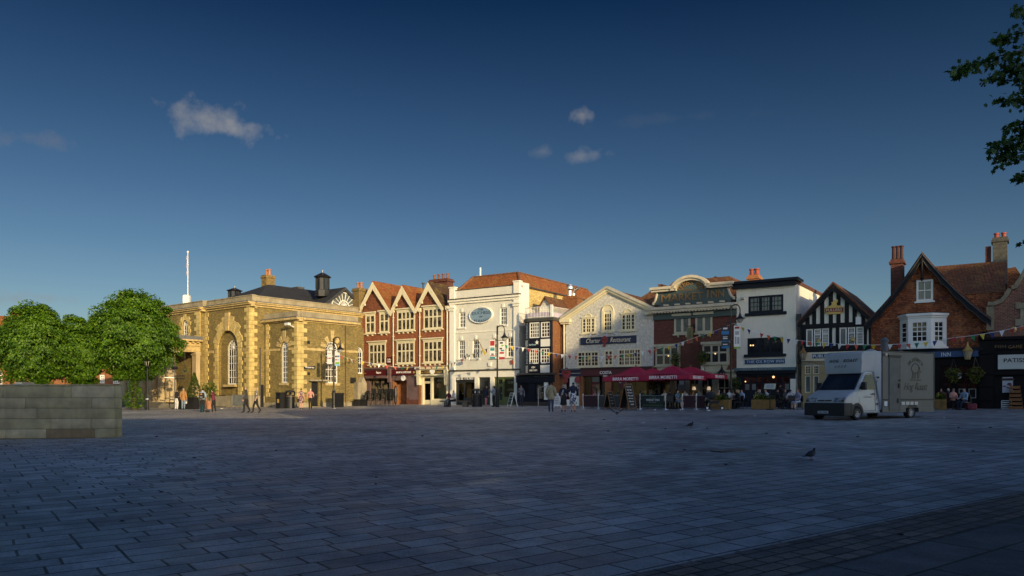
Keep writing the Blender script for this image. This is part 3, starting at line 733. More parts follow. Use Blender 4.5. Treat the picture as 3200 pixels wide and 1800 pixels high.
FW.mb().wall(rectp(0, WL, -1.5, wc0), [archp(F0, F1, f0, f1), rectp(d0, d1, dv0, dv1), ], 0, .24).build('wall', GBRICK, gh)
archwin(FW, gh, F0, F1, f0, f1, WHITE, GLASSB, 4, (.2, .4, .6, .8), sill=STONE, label='arched window of the wing behind the lamp banners')
FX = Fr(gh, 3.6, 1.41, R(90)); x0_, x1_ = FX.u(1112), FX.u(1135); x2_ = FX.v(1124, 1168); x3_ = FX.v(1124, 1085)
FX.mb().wall(rectp(WL-.2, FX.u(1137), -1.5, wc0), [archp(x0_, x1_, x2_, x3_)], 0, .2).build('wall', GBRICK, gh)
archwin(FX, gh, x0_, x1_, x2_, x3_, WHITE, GLASS, 3, (.25, .5, .75))
rays(FW, F0, F1, f1)
door(FW, gh, d0, d1, dv0, dv1, .14, BLACK, label='dark side door of the wing')
FW.mb().box(d0-.35, d1+.9, -.35, .02, dv1+.05, dv1+.19).build('door_hood', STONED, gh)
FW.mb().box(d0-.3, d1+.4, -.5, .02, -.6, dv0+.02).build('door_step', STONED, gh)
quoins(FL, gh, 4.861, -1, wpl, wc0, lo=.75, sh=.45); quoins(FW, gh, .001, 1, wpl, wc0, lo=.9, sh=.55, first=False); quoins(FL, gh, .35, 1, wpl, wc0, lo=.55, sh=.35)
for fr, a, b in ((FL, -.0, 5.2), (FW, .345, WL)):
    mb = fr.mb().box(a, b, -.1, .3, wc0, wc0+.12).box(a, b, -.34, .3, wc0+.123, wc1); mb.build('cornice', STONE, gh)
    fr.mb().box(a, b, -.38, .3, wc1+.003, wc1+.06).build('cornice_flashing', LEAD, gh)
    fr.mb().box(a, b-.35 if fr is FL else b, .0, .3, wc1+.06, wp).build('parapet', STONED, gh)
FL.mb().box(0, n0-.14, -.05, .02, ws-.1, ws+.1).box(n1+.14, 4.91, -.05, .02, ws-.1, ws+.1).build('string_course', STONE, gh)
FW.mb().box(.003, F0-.1, -.05, .02, ws-.103, ws+.103).box(F1+.1, WL, -.05, .02, ws-.103, ws+.103).build('string_course', STONE, gh)
FL.mb().box(0, 4.95, -.09, 0, -1.5, wpl-.5).build('plinth', STONED, gh); FW.mb().box(.09, d0-.3, -.09, 0, -1.5, wpl-.504).box(d1+.4, WL, -.09, 0, -1.5, wpl-.504).build('plinth', STONED, gh)
FW.mb().poly([(0, 0, wc1), (WL, 0, wc1), (WL, 4.86, wc1+.02), (0, 4.86, wc1+.02)]).build('wing_roof', LEAD, gh)
FW.mb().poly([(WL, 0, -1.5), (WL, 4.86, -1.5), (WL, 4.86, wc1), (WL, 0, wc1)]).build('wall', GBRICK, gh)
# buttress at the far end, small vents, plaque, soil pipe, street name plate, camera
bu = FW.rect(G5, 790, 520, 862, 740)
FW.mb().prism([(bu[0]-.2, -1.0), (bu[1], -1.0), (bu[1], bu[2]+1.9), (bu[1]-.35, bu[2]+2.5), (bu[0]+.2, bu[3]), (bu[0]-.2, bu[3])], -.55, 0).build('buttress', STONED, gh)
for (a, b, c, e) in ((315, 112, 340, 140), (315, 420, 340, 447)):
    q = FW.rect(G5, a, b, c, e); FW.mb().box(q[0], q[1], -.03, .02, q[2], q[3]).build('vent', BLACK, gh)
q = FW.rect(G5, 738, 472, 790, 528); FW.mb().box(q[0], q[1], -.06, .02, q[2], q[3]).build('plaque', BLACK, gh)
u = FW.u(G5.x(688)); FW.mb().tube((u, -.06, 0), (u, -.06, wc0), .045).build('drainpipe', LEADD, gh)
u = FB.u(812); FB.mb().tube((u, -.07, 0), (u, -.07, zS+.2), .06).build('drainpipe', LEADD, gh)
q = FW.rect(G5, 283, 363, 392, 384)
sp_ = FW.mb().box(q[0], q[1], -.05, .01, q[2]-.05, q[3]+.05).build('street_name_plate', BLACK, gh)
text(FW.m, sp_, 'RUTHERFORD WALK', q[0]+.12, q[1]-.12, q[2]+.03, q[3]-.03, -.053, LETW, bold=.01)
cq = FL.pt(G, 668, 358)
mb = FL.mb().box(cq[0]-.35, cq[0]+.15, -.75, -.5, cq[1]-.05, cq[1]+.16).tube((cq[0], 0, cq[1]-.2), (cq[0], -.55, cq[1]), .04)
mb.build('security_camera', WHITE, gh)
q = FB.rect(G, 502, 668, 545, 740)      # barred low opening beside the drainpipe
FB.mb().box(max(q[0], .3), 1.3, -.12, -.092, .0, 1.95).build('side_door', BLACK, gh)
# --- porch: steps, columns, entablature
pd = 3.45; pu = uS-.02
ztop = FF.v(600, 1058); zent0 = FF.v(625, 1101)
mb = FF.mb().box(-ffw, pu, -pd, 0, zent0, zent0+.55).box(-ffw, pu+.06, -pd-.06, 0, zent0+.553, zent0+.95); mb.build('entablature', STONE, gh)
mb = FF.mb().box(-ffw, pu+.45, -pd-.45, 0, zent0+.953, zent0+1.10)
k = -ffw
while k < pu: mb.box(k, k+.2, -pd-.3, -pd-.06, zent0+.80, zent0+.95); k += .5
k = -pd
while k < -.1: mb.box(pu+.06, pu+.3, k, k+.2, zent0+.80, zent0+.95); k += .5
mb.build('porch_cornice', STONE, gh)
FF.mb().box(-ffw, pu+.42, -pd-.42, 0, zent0+1.103, ztop+.1).build('porch_roof', LEAD, gh)
zst = .42
def column(x, d, pil=False):
    mb = FF.mb()
    if pil: mb.box(x-.36, x+.36, d-.2, d+.2, zst, zent0-.24).box(x-.44, x+.44, d-.28, d+.2, zent0-.24, zent0-.003)
    else:
        hh = zent0-zst
        mb.lathe([(.56, zst), (.56, zst+.14), (.50, zst+.2), (.48, zst+.3), (.47, zst+hh*.4), (.40, zent0-.45), (.42, zent0-.42), (.40, zent0-.38), (.46, zent0-.2), (.46, zent0-.003)], x, d, 20)
        mb.box(x-.54, x+.54, d-.54, d+.54, zent0-.17, zent0-.004)
    return mb.build('column', paint('column_stone', (.46, .36, .21), .8, .15, 1.2, .15, streak=.35), gh, smooth=False)
xc = pu-.55
for px in (534, 511, 480, 447, 416, 390): column(FF.u(px, -pd+.55), -pd+.55)
column(pu-.36, -.22, True)
mb = FF.mb()
for i, (o, z) in enumerate(((.15, .42), (.5, .28), (.85, .14))): mb.box(-ffw, pu+o, -pd-o, 0, -1.2, z-.001*i)
mb.build('porch_steps', paint('worn_step_stone', (.13, .12, .10), .85, .3, 1.5, .4), gh)
# flagpole on the roof
x, y, z = roofpt(587, 938, 2.0); z1 = FA.v(587, 789, 2.0)
fp = thing('flagpole', 'tall white flagpole rising from the flat roof of the civic hall, flag furled tight', 'flagpole', FA.W @ Vector((x, y, z-.6)))
MB().lathe([(.11, 0), (.08, .3), (.05, .4), (.032, z1-z+.6)], 0, 0, 10).ball((0, 0, z1-z+.66), .1).build('pole', WHITE, fp)
MB().box(-.42, .22, -.2, .2, 0, 1.0).box(-.36, .16, -.23, .23, 1.0, 1.1).build('base_box', WHITE, fp)
m = MB(); P = [(-.09-.05*math.sin(k*1.7), -.03, z1-z+.3-k*.22) for k in range(10)]; m.path(P, [.025+.02*math.sin(k*2.1)**2 for k in range(10)], 6); m.build('furled_flag', paint('faded_flag_cloth', (.35, .33, .40), .8, .3, 6), fp)
R1 = Cr(1110, 850, 3.9); R2 = Cr(1110, 1040, 3.413); D1 = Cr(1400, 830, 3.721); D2 = Cr(1400, 1040, 3.414); D3 = Cr(1370, 1130, 4.55)
H1 = Cr(1620, 860, 3.721); H2 = Cr(1620, 1060, 3.725); T1 = Cr(1740, 890, 3.4125); T0 = Cr(1560, 830, 1.742); K1 = Cr(1660, 1130, 4.31)
M1 = Cr(2030, 850, 3.9); M2 = Cr(2030, 1040, 3.9); O1 = Cr(2280, 830, 3.559); O0 = Cr(1980, 830, 1.707); O2 = Cr(2200, 1130, 4.412)
F1 = Cr(2480, 880, 3.9); L0 = Cr(2480, 720, 1.343); L1 = Cr(2780, 720, 2.41); L2 = Cr(2700, 960, 2.912); P1 = Cr(2900, 1040, 2.927)
def upd(): bpy.context.view_layer.update()
# ============ red brick coffee house with two gables, and the roast shop with one
def gabled(root, fr, uL, uR, gables, upper, lower, zf):
    ve = min(g[2] for g in gables)
    holes = [rectp(*w[0]) for w in upper+lower]
    fr.mb().wall(rectp(uL, uR, zf, ve-.15), holes, 0, .2).build('wall', RBRICK, root)
    for g in gables:
        a, b, e, c, t = g
        fr.mb().prism([(a+.15, ve-.16), (b-.15, ve-.16), (b-.15, e-.05), (c, t-.15), (a+.15, e-.05)], -.03, .25).build('hung_tile_gable', TILEH, root)
        gable_roof(fr, root, a, b, e, c, t, -.3, 10, ROOFO if g is not gables[-1] or len(gables) > 1 else ROOFM, .12)
        barge(fr, root, a, b, e, c, t, -.36, -.28, CREAM, .42, .12)
        fr.mb().box((a+c)/2-.1, (a+c)/2+.14, -.42, -.28, (e+t)/2-.75, (e+t)/2-.55).build('purlin_end', CREAM, root)
    for rc, n, ty in upper+lower:
        win(fr, root, rc, CREAM, GLASSB, 1, 1, -.02, .14, .04, [i/n for i in range(1, n)], [.60], .13, CREAM, CREAM, n, sillw=.16)
ch = row_root('coffee_house', 'red brick shop building with two cream edged gables and a maroon fascia', 1132); upd()
f = Fr(ch)
def gab(fr, xa, ya, xb, yb, xc, yc):
    u0, v0 = fr.pt(R1, xa, ya); u1, v1 = fr.pt(R1, xb, yb); uc, vc = fr.pt(R1, xc, yc); return (u0, u1, (v0+v1)/2, uc, vc)
chR = f.u(R1.x(742)); zf = f.v(R2.x(250), R2.y(382))
g1 = gab(f, 48, 512, 452, 482, 238, 128); g2 = gab(f, 458, 482, 752, 450, 595, 176)
up = [(f.rect(R1, 128, 522, 246, 748), 2, 0), (f.rect(R1, 298, 500, 415, 738), 2, 0), (f.rect(R1, 513, 475, 730, 716), 4, 0)]
lo = [(f.rect(R2, 148, 116, 328, 338), 4, 0), (f.rect(R2, 445, 98, 635, 328), 4, 0)]
gabled(ch, f, 0, chR, [g1, g2], up, lo, zf)
shell(f, ch, 0, chR, 0, 11, -.5, g1[2]-.2, RBRICK)
pipe(f, ch, f.u(R1.x(472)), zf, f.v(R1.x(472), R1.y(490)), CREAM)
q = f.rect(R2, 340, 258, 393, 332); o = fascia(f, ch, q, -.08, MAROON, 'Coffee', LETW, (.14, .86, .52, .78), shear=.3, name='wall_sign'); text(f.m, o, 'HOUSE', q[0]+.14, q[1]-.1, q[2]+.2*(q[3]-q[2]), q[2]+.45*(q[3]-q[2]), -.083, LETW, bold=.02)
# shopfront
f.mb().box(0, chR, -.25, .2, zf-.04, zf+.10).box(0, chR, -.1, .2, zf-.14, zf-.043).build('shop_cornice', MAUVE, ch)
qa = f.rect(R2, 68, 404, 362, 456); fa_ = fascia(f, ch, (qa[0]+.05, qa[1], qa[2], zf-.16), -.12, MAROON, 'Reeve', LETW, (.56, .74, .35, .8), shear=.15, th=.3, bold=.01)
f.mb().box(qa[0]+.35, qa[0]+.75, -.14, -.11, qa[2]+.2, zf-.4).build('emblem', GOLD, fa_)
text(f.m, fa_, 'the baker', qa[0]+.60*(qa[1]-qa[0]), qa[0]+.7*(qa[1]-qa[0]), qa[2]+.18, qa[2]+.3, -.123, LETW)
qb = f.rect(R2, 398, 398, 680, 450); fb_ = fascia(f, ch, (qb[0], qb[1], qb[2], zf-.16), -.12, MAROON, 'BAKERY & COFFEE HOUSE', LETW, (.18, .74, .32, .68), th=.3, bold=.015)
f.mb().box(qb[1]-.6, qb[1]-.2, -.14, -.11, qb[2]+.15, zf-.35).build('emblem', GOLD, fb_)
for x in (378, 688):
    u = f.u(R2.x(x)); f.mb().prism([(u-.14, zf-1.35), (u+.14, zf-1.35), (u+.2, zf-.05), (u-.2, zf-.05)], -.3, .1).build('console_bracket', MAUVE, ch)
    f.mb().box(u-.12, u+.12, -.06, .2, -.5, zf-1.35).build('pilaster', MAUVE, ch)
ql = f.rect(R2, 150, 480, 372, 700); zl = ql[2]; zt = qa[2]
f.mb().box(f.u(R2.x(135)), f.u(R2.x(370)), -.5, .15, zt-.28, zt-.02).build('awning_box', MAUVE, ch)
uu = f.u(R2.x(152));
f.mb().wall(rectp(.0, f.u(R2.x(372)), -.5, zt-.02), [rectp(uu, f.u(R2.x(368)), .55, zt-.3)], .06, .2).build('shop_wall', MAUVE, ch)
shopglass(f, ch, uu, f.u(R2.x(368)), .55, zt-.3, .16, frame=MAUVE, mull=[.14, .56], pm=GLASSB)
ux, uy = f.u(R2.x(398)), f.u(R2.x(487)); ud = f.u(R2.x(546))
f.mb().box(ux-.05, uy+.8, .9, 1.1, -.5, zt-.2).box(ux-.06, ux+.02, .05, .9, -.5, zt-.2).build('porch_wall', OBRICK, ch)
door(f, ch, uy+.15, ud-.02, .0, zt-.75, .86, WOODD, pane=GLASS, glazed=.75)
f.mb().box(ux, ud, .0, .25, zt-.5, zt-.02).build('transom_panel', MAUVE, ch)
lg = MB(f.m @ Matrix.Translation((f.u(R2.x(515)), -.05, zt-.3)) @ Matrix.Rotation(R(90), 4, 'X')).lathe([(.26, -.03), (.26, .03)], 0, 0, 18).build('round_sign', LETW, ch)
pm = f.u(R2.x(686))
qv = f.rect(R2, 570, 550, 628, 628)
mb = f.mb().box(ud+.02, pm, .02, .2, .62, zt-.02)
for a, b, c, e in ((555, 492, 684, 545), (632, 555, 684, 628), (570, 640, 684, 718)):
    q = f.rect(R2, a, b, c, e); mb.box(q[0]+.05, q[1]-.05, -.005, .03, q[2]+.05, q[3]-.05)
mb.build('panelling', MAUVE, ch)
mb = f.mb(); v = qv[2]
while v < qv[3]: mb.box(qv[0], qv[1], -.03, .03, v, v+.05); v += .12
mb.build('louvre', MAUVE, ch)
f.mb().box(ud, pm, .0, .2, -.5, .62).build('brick_plinth', DBRICK, ch)
# projecting maroon sign on the left corner
sx = f.u(R2.x(2), -.6); qs = f.rect(R2, 2, 402, 66, 465, -.5)
ps = thing('projecting_sign', 'square maroon projecting sign with white script at the corner of the coffee house', 'sign', f.W @ Vector((0, 0, 0)), ch.rotation_euler.z)
bx = MB().box(qs[0], qs[1], -.56, -.44, qs[2], qs[3]).build('sign_board', MAROON, ps)
MB().box(qs[1]-.05, .05, -.52, -.48, qs[3]-.1, qs[3]-.05).box(qs[1], .05, -.52, -.48, qs[2]+.1, qs[2]+.15).box(.0, .06, -.52, .05, qs[2]+.1, qs[3]-.05).build('bracket', BLACK, ps)
W_ = qs[1]-qs[0]; H_ = qs[3]-qs[2]
text(Matrix(), bx, 'Coffee', qs[0]+.1*W_, qs[1]-.1*W_, qs[2]+.5*H_, qs[2]+.8*H_, -.563, LETW, shear=.3); text(Matrix(), bx, 'HOUSE', qs[0]+.12*W_, qs[1]-.12*W_, qs[2]+.18*H_, qs[2]+.45*H_, -.563, LETW, bold=.02)
# ============ roast shop
yr = row_root('roast_shop', 'narrow red brick shop with one cream edged gable, gold lettered fascia and mossy roof', 1300.3); upd()
f = Fr(yr); yR = f.u(1407.5); zf = f.v(R2.x(850), R2.y(382))
g3 = gab(f, 762, 448, 1085, 418, 912, 136)
gabled(yr, f, .004, yR, [g3], [(f.rect(R1, 835, 440, 1066, 694), 4, 0)], [(f.rect(R2, 730, 84, 932, 318), 4, 0)], zf)
shell(f, yr, 0.004, yR, 0, 11, -.5, g3[2]-.2, RBRICK)
f.mb().box(yR-.35, yR, -.05, 11, g3[2]-.4, g3[2]+.95).build('party_wall', DBRICK, yr)
uc, vc = f.pt(R1, 1030, 95); c = f.pt(R1, 925, 90, 4.5); c2 = f.pt(R1, 1140, 90, 4.5)
chimney(f, yr, c[0], c2[0], 4.2, 5.2, g3[4]-3.2, f.v(R1.x(1030), R1.y(92), 4.6), DBRICK, 4, paint('smoky_pot', (.22, .09, .05), .8, .3), .55, .15, .12)
u, v = f.pt(R1, 828, 205, 3); pipeT = f.v(R1.x(828), R1.y(135), 3)
f.mb().tube((u, 3, v-1.5), (u, 3, pipeT), .07).lathe([(.14, pipeT-.1), (.16, pipeT+.02)], u, 3, 10).build('flue', LEADD, yr)
pipe(f, yr, f.u(R1.x(795)), zf, f.v(R1.x(795), R1.y(480)), CREAM); pipe(f, yr, f.u(R1.x(1130)), .0, f.v(R1.x(1130), R1.y(455)), CREAM, r=.07)
f.mb().box(0.01, yR-.35, -.3, .2, zf-.02, zf+.14).box(.01, yR-.35, -.14, .2, zf-.13, zf-.023).build('shop_cornice', CREAM, yr)
q = f.rect(R2, 708, 398, 972, 440); fz = fascia(f, yr, (q[0], q[1], q[2], zf-.15), -.14, BLACK, None, th=.3)
w = q[1]-q[0]; text(f.m, fz, 'THE', q[0]+.02*w, q[0]+.12*w, q[2]+.3*(zf-.15-q[2]), q[2]+.62*(zf-.15-q[2]), -.143, GOLD); text(f.m, fz, 'YORK', q[0]+.15*w, q[0]+.40*w, q[2]+.2*(zf-.15-q[2]), q[2]+.75*(zf-.15-q[2]), -.143, GOLD, bold=.012)
text(f.m, fz, 'ROAST', q[0]+.56*w, q[0]+.87*w, q[2]+.2*(zf-.15-q[2]), q[2]+.75*(zf-.15-q[2]), -.143, GOLD, bold=.012); text(f.m, fz, 'Co', q[0]+.89*w, q[0]+.97*w, q[2]+.3*(zf-.15-q[2]), q[2]+.6*(zf-.15-q[2]), -.143, GOLD)
cu, cv = q[0]+.48*w, (q[2]+zf-.15)/2
f.mb().prism([(cu+.28*(1+.22*math.sin(3*a))*math.cos(a), cv+.26*(1+.22*math.sin(3*a))*math.sin(a)) for a in [2*math.pi*k/16 for k in range(16)]], -.165, -.14).build('pig_emblem', LETW, fz)
f.mb().box(.01, yR-.3, -.2, .2, q[2]-.16, q[2]-.003).build('fascia_moulding', CREAM, yr)
for x in (692, 985):
    u = f.u(R2.x(x)); f.mb().prism([(u-.12, zf-1.5), (u+.12, zf-1.5), (u+.2, zf-.14), (u-.2, zf-.14)], -.34, .1).build('console_bracket', CREAM, yr)
    f.mb().box(u-.12, u+.12, -.08, .2, -.5, zf-1.5).build('pilaster', CREAM if x > 700 else OBRICK, yr)
zt = q[2]-.17; a0, a1 = f.u(R2.x(722)), f.u(R2.x(800)); b0, b1 = f.u(R2.x(820)), f.u(R2.x(978)); zs = f.v(R2.x(890), R2.y(712))
f.mb().wall(rectp(f.u(R2.x(705)), f.u(R2.x(985)), -.5, zt), [rectp(a0, a1, 0, zt-.12), rectp(b0, b1, zs, zt-.06)], .05, .2).build('shop_wall', CREAM, yr)
zd = f.v(R2.x(760), R2.y(528))
door(f, yr, a0, a1, .02, zd, .15, CREAM, pane=SHOP, glazed=.8); shopglass(f, yr, a0, a1, zd+.03, zt-.12, .15, 'fanlight', CREAM, pm=GLASS)
shopglass(f, yr, b0, b1, zs, zt-.06, .15, frame=CREAM, ring=.07)
room(f, yr, f.u(R2.x(706)), f.u(R2.x(984)), .0, zt, .25, 4.5, paint('shop_inside_green', (.09, .085, .035), .8, .4, 1.2))
f.mb().box(b0+.1, b0+1.0, .8, 1.3, .0, zt-.1).build('inner_pillar', WARMIN, yr)
q = f.rect(R2, 878, 525, 915, 582, .3); po = f.mb().box(q[0], q[1], .3, .32, q[2], q[3]).build('window_poster', paint('poster_brown', (.05, .03, .02), .6, .3, 6), yr)
f.mb().ball(((q[0]+q[1])/2, .29, (q[2]+q[3])/2-.1), .3, .02, .26, 12, 8).build('poster_picture', paint('bun_picture', (.5, .25, .12), .6, .3, 8), po)
q2 = f.rect(R2, 880, 500, 920, 520, .3); text(f.m, po, 'ROAST PORK', q2[0], q2[1], q2[2], q2[3], .29, LETW)
f.mb().box(b0+1.6, b0+2.9, 1.2, 1.8, .75, .8).box(b0+2.2, b0+2.3, 1.45, 1.55, 0, .75).build('counter_table', WOOD, yr)
# ============ the white stucco inn with an oval sign
du = row_root('stucco_inn', 'tall pale stucco building with blue oval sign, orange tiled roof and yellow brick flank', 1407.8); upd()
f = Fr(du); dR = f.u(D1.x(835)); zs1 = f.v(D2.x(400), D2.y(398))
tops = [f.pt(D1, 35, 275), f.pt(D1, 88, 272), f.pt(D1, 110, 288), f.pt(D1, 135, 298), f.pt(D1, 690, 232), f.pt(D1, 745, 224), f.pt(D1, 770, 212)]
vt0 = f.v(D1.x(60), D1.y(275)); vt1 = f.v(D1.x(800), D1.y(176)); vpar = (f.v(D1.x(135), D1.y(298))+f.v(D1.x(745), D1.y(224)))/2; vtop = (vt0+vt1)/2
uA = f.u(D1.x(82)); uB = f.u(D1.x(772))
up = [f.rect(D1, 128, 540, 200, 722), f.rect(D1, 603, 488, 684, 690), f.rect(D2, 112, 78, 180, 278), f.rect(D2, 262, 66, 334, 274), f.rect(D2, 460, 54, 530, 268), f.rect(D2, 628, 42, 706, 258)]
out = [(0, zs1), (dR, zs1), (dR, vtop), (uB, vtop)]+[(uB-.03-.30*(1-math.cos(a)), vpar+(vtop-vpar)*.75*(1-math.sin(a))) for a in [math.pi/2*k/5 for k in range(6)]]
out += [(uA+.03+.30*(1-math.cos(a)), vpar+(vtop-vpar)*.75*(1-math.sin(a))) for a in [math.pi/2*k/5 for k in range(5, -1, -1)]]+[(uA, vtop), (0, vtop)]
f.mb().wall(out, [rectp(*r) for r in up], 0, .22).build('wall', DUCH, du)
# pilasters, cornice, string, window heads
for a, b in ((-.02, uA), (uB, dR+.02)):
    f.mb().box(a, b, -.14, .3, zs1, vtop-.004).build('pilaster', DUCHP, du)
    f.mb().box(a-.06, b+.06, -.2, .34, vtop, vtop+.1).build('pilaster_cap', DUCHP, du)
    v2 = f.v(D1.x(430), D1.y(455)); f.mb().box(a-.04, b+.04, -.24, 0, v2-.35, v2-.15).box(a-.1, b+.1, -.32, 0, v2-.147, v2).build('pilaster_cap', DUCHP, du)
vc = f.v(D1.x(430), D1.y(370))
f.mb().box(-.05, dR+.05, -.16, 0, vc-.4, vc-.2).box(-.1, dR+.1, -.3, 0, vc-.197, vc-.02).build('cornice', DUCHP, du); f.mb().box(-.14, dR+.14, -.36, 0, vc-.017, vc+.07).build('cornice_flashing', LEADD, du)
f.mb().box(.2, dR-.3, -.06, .3, vpar+.0, vpar+.05).build('coping', LEADD, du)
for i, r in enumerate(up):
    w = win(f, du, r, WHITE, GLASS, 3, 4, .12, .09, .045, [], [.5], .07, DUCHP)
    f.mb().prism([((r[0]+r[1])/2-.09, r[3]+.0), ((r[0]+r[1])/2+.09, r[3]+.0), ((r[0]+r[1])/2+.13, r[3]+.32), ((r[0]+r[1])/2-.13, r[3]+.32)], -.06, 0).build('keystone', DUCHP, w)
vr = f.v(D1.x(430), D1.y(765)); f.mb().box(uA, uB, -.05, 0, vr-.05, vr+.05).build('string_course', DUCHP, du)
mb = f.mb()
for i in range(5):
    a = uA+.25+(uB-uA-.5)*i/5; mb.box(a+.05, a+(uB-uA-.5)/5-.05, -.025, 0, vr-.72, vr-.68); mb.box(a+.05, a+.09, -.025, 0, vr-.72, vr-1.2)
mb.build('plaster_panel', DUCH, du)
oc = f.pt(D1, 390, 577); ou = (f.u(D1.x(527))-f.u(D1.x(252)))/2; ov = (f.v(D1.x(390), D1.y(478))-f.v(D1.x(390), D1.y(675)))/2
osn = f.mb().prism([(oc[0]+ou*math.cos(2*math.pi*k/40), oc[1]+ov*math.sin(2*math.pi*k/40)) for k in range(40)], -.12, 0).build('oval_sign', DUCHP, du)
f.mb().prism([(oc[0]+(ou-.12)*math.cos(2*math.pi*k/40), oc[1]+(ov-.12)*math.sin(2*math.pi*k/40)) for k in range(40)], -.14, -.11).build('sign_field', paint('blue_grey_paint', (.20, .30, .40), .6, .12), osn)
mb = f.mb(); mb.path([(oc[0]+(ou-.06)*math.cos(2*math.pi*k/40), -.14, oc[1]+(ov-.06)*math.sin(2*math.pi*k/40)) for k in range(41)], .05, 5); mb.build('sign_rim', WHITE, osn)
DKB = paint('slate_blue_letters', (.045, .085, .13), .5, .1)
for s, a, b, c, e, ar in (('THE', -.22, .22, .52, .76, .0), ('DUCHESS', -.72, .78, .06, .40, .05), ('OF', -.13, .17, -.30, -.08, 0), ('ALBANY', -.62, .70, -.78, -.42, -.1)):
    text(f.m, osn, s, oc[0]+a*ou, oc[0]+b*ou, oc[1]+c*ov, oc[1]+e*ov, -.143, DKB, bold=.02, arc=ar*ov)
# ground floor: pilasters and three shop fronts
f.mb().box(-.05, dR+.05, -.2, .1, zs1-.05, zs1+.06).build('shop_cornice', LEADD, du)
f.mb().box(.0, dR, -.08, .2, zs1-.62, zs1-.053).build('shop_entablature', DUCHP, du)
for a, b in ((30, 82), (292, 328), (458, 495), (712, 770)):
    f.mb().box(f.u(D2.x(a)), f.u(D2.x(b)), -.12, .25, -.5, zs1-.62).build('pilaster', DUCHP, du)
q = f.rect(D2, 82, 444, 291, 520); ba = fascia(f, du, q, .0, BLACK, 'BE THE BEST', LETW, (.27, .97, .28, .74), bold=.03);
ww = q[1]-q[0]; f.mb().box(q[0]+.06*ww, q[0]+.2*ww, -.02, 0, q[2]+.52*(q[3]-q[2]), q[2]+.85*(q[3]-q[2])).build('flag_emblem', paint('flag_pink', (.35, .08, .14), .5, .5, 12), ba); text(f.m, ba, 'ARMY', q[0]+.04*ww, q[0]+.23*ww, q[2]+.24*(q[3]-q[2]), q[2]+.48*(q[3]-q[2]), -.003, LETW, bold=.02)
zt = q[2]; a0, a1 = f.u(D2.x(84)), f.u(D2.x(290)); ad = f.u(D2.x(165)); zw = f.v(D2.x(230), D2.y(700))
door(f, du, a0+.12, ad, .02, zt-.05, .16, CHAR, pane=SHOP, glazed=.88)
f.mb().box(ad, a1, .08, .3, -.5, zw).build('stall_riser', CHAR, du); shopglass(f, du, ad, a1, zw, zt-.03, .16, frame=CHAR)
f.mb().box(a0, a0+.12, .05, .3, -.5, zt).box(a0, a1, .05, .3, zt-.05, zt-.003).build('shop_frame', CHAR, du)
room(f, du, a0, a1, 0, zt, .3, 5, DARKIN)
f.mb().box(a0+.3, a0+.34+.5, 1.2, 1.25, .6, 2.1).build('interior_board', paint('orange_poster', (.6, .3, .12), .6, .3, 4), du)
b0, b1 = f.u(D2.x(330)), f.u(D2.x(458)); zd = f.v(D2.x(395), D2.y(502)); zT = zs1-.62
f.mb().box(b0, b1, .1, .3, zd, zd+.12).build('door_transom', CHAR, du)
shopglass(f, du, b0, b1, zd+.12, zT, .16, 'fanlight', CHAR, pm=GLASSB)
mid = (b0+b1)/2
door(f, du, b0+.35, b1-.35, .02, zd, .2, CHAR, pane=GLASS, glazed=.6, label='dark grey front door of the inn'); f.mb().box(b0, b0+.35, .12, .3, -.5, zd).box(b1-.35, b1, .12, .3, -.5, zd).build('door_frame', CHAR, du)
c0, c1 = f.u(D2.x(496)), f.u(D2.x(712)); q = f.rect(D2, 497, 430, 712, 482)
fascia(f, du, q, -.02, GREEN, 'PALOMA LILY', GOLDD, (.0, .96, .2, .8), bold=.0, spacing=1.15)
zt = q[2]; e0, e1 = f.u(D2.x(588)), c1-.02; zsr = f.v(D2.x(650), D2.y(690)); g0, g1_ = f.u(D2.x(524)), f.u(D2.x(577))
f.mb().wall(rectp(c0, c1, -.5, zt), [rectp(e0, e1-.08, zsr, zt-.05), rectp(g0, g1_, .02, zt-.65), rectp(g0, g1_, zt-.55, zt-.08)], .05, .2).build('shop_wall', GREEN, du)
door(f, du, g0, g1_, .02, zt-.65, .2, GREEN, pane=GLASS, glazed=.75); shopglass(f, du, g0, g1_, zt-.55, zt-.08, .18, 'fanlight', GREEN, pm=GLASS)
shopglass(f, du, e0, e1-.08, zsr, zt-.05, .16, frame=GREEN, ring=.06)
room(f, du, g1_+.1, c1, zsr-.2, zt, .26, 1.6, paint('shop_inside_sage', (.05, .055, .03), .8, .3))
random.seed(3)
for j in range(3):
    z = zsr+.55+j*.62; sh = f.mb().box(e0+.05, e1-.1, .4, .8, z, z+.04).build('display_shelf', GREEN, du); jm = f.mb(); x = e0+.15
    while x < e1-.2: h = random.uniform(.12, .3); jm.lathe([(.05, z+.04), (.06, z+.04+h*.7), (.03, z+.04+h)], x, .55, 6); x += random.uniform(.13, .22)
    jm.build('glass_jar', paint('pale_jars', (.34, .36, .26), .3, .4, 5), sh)
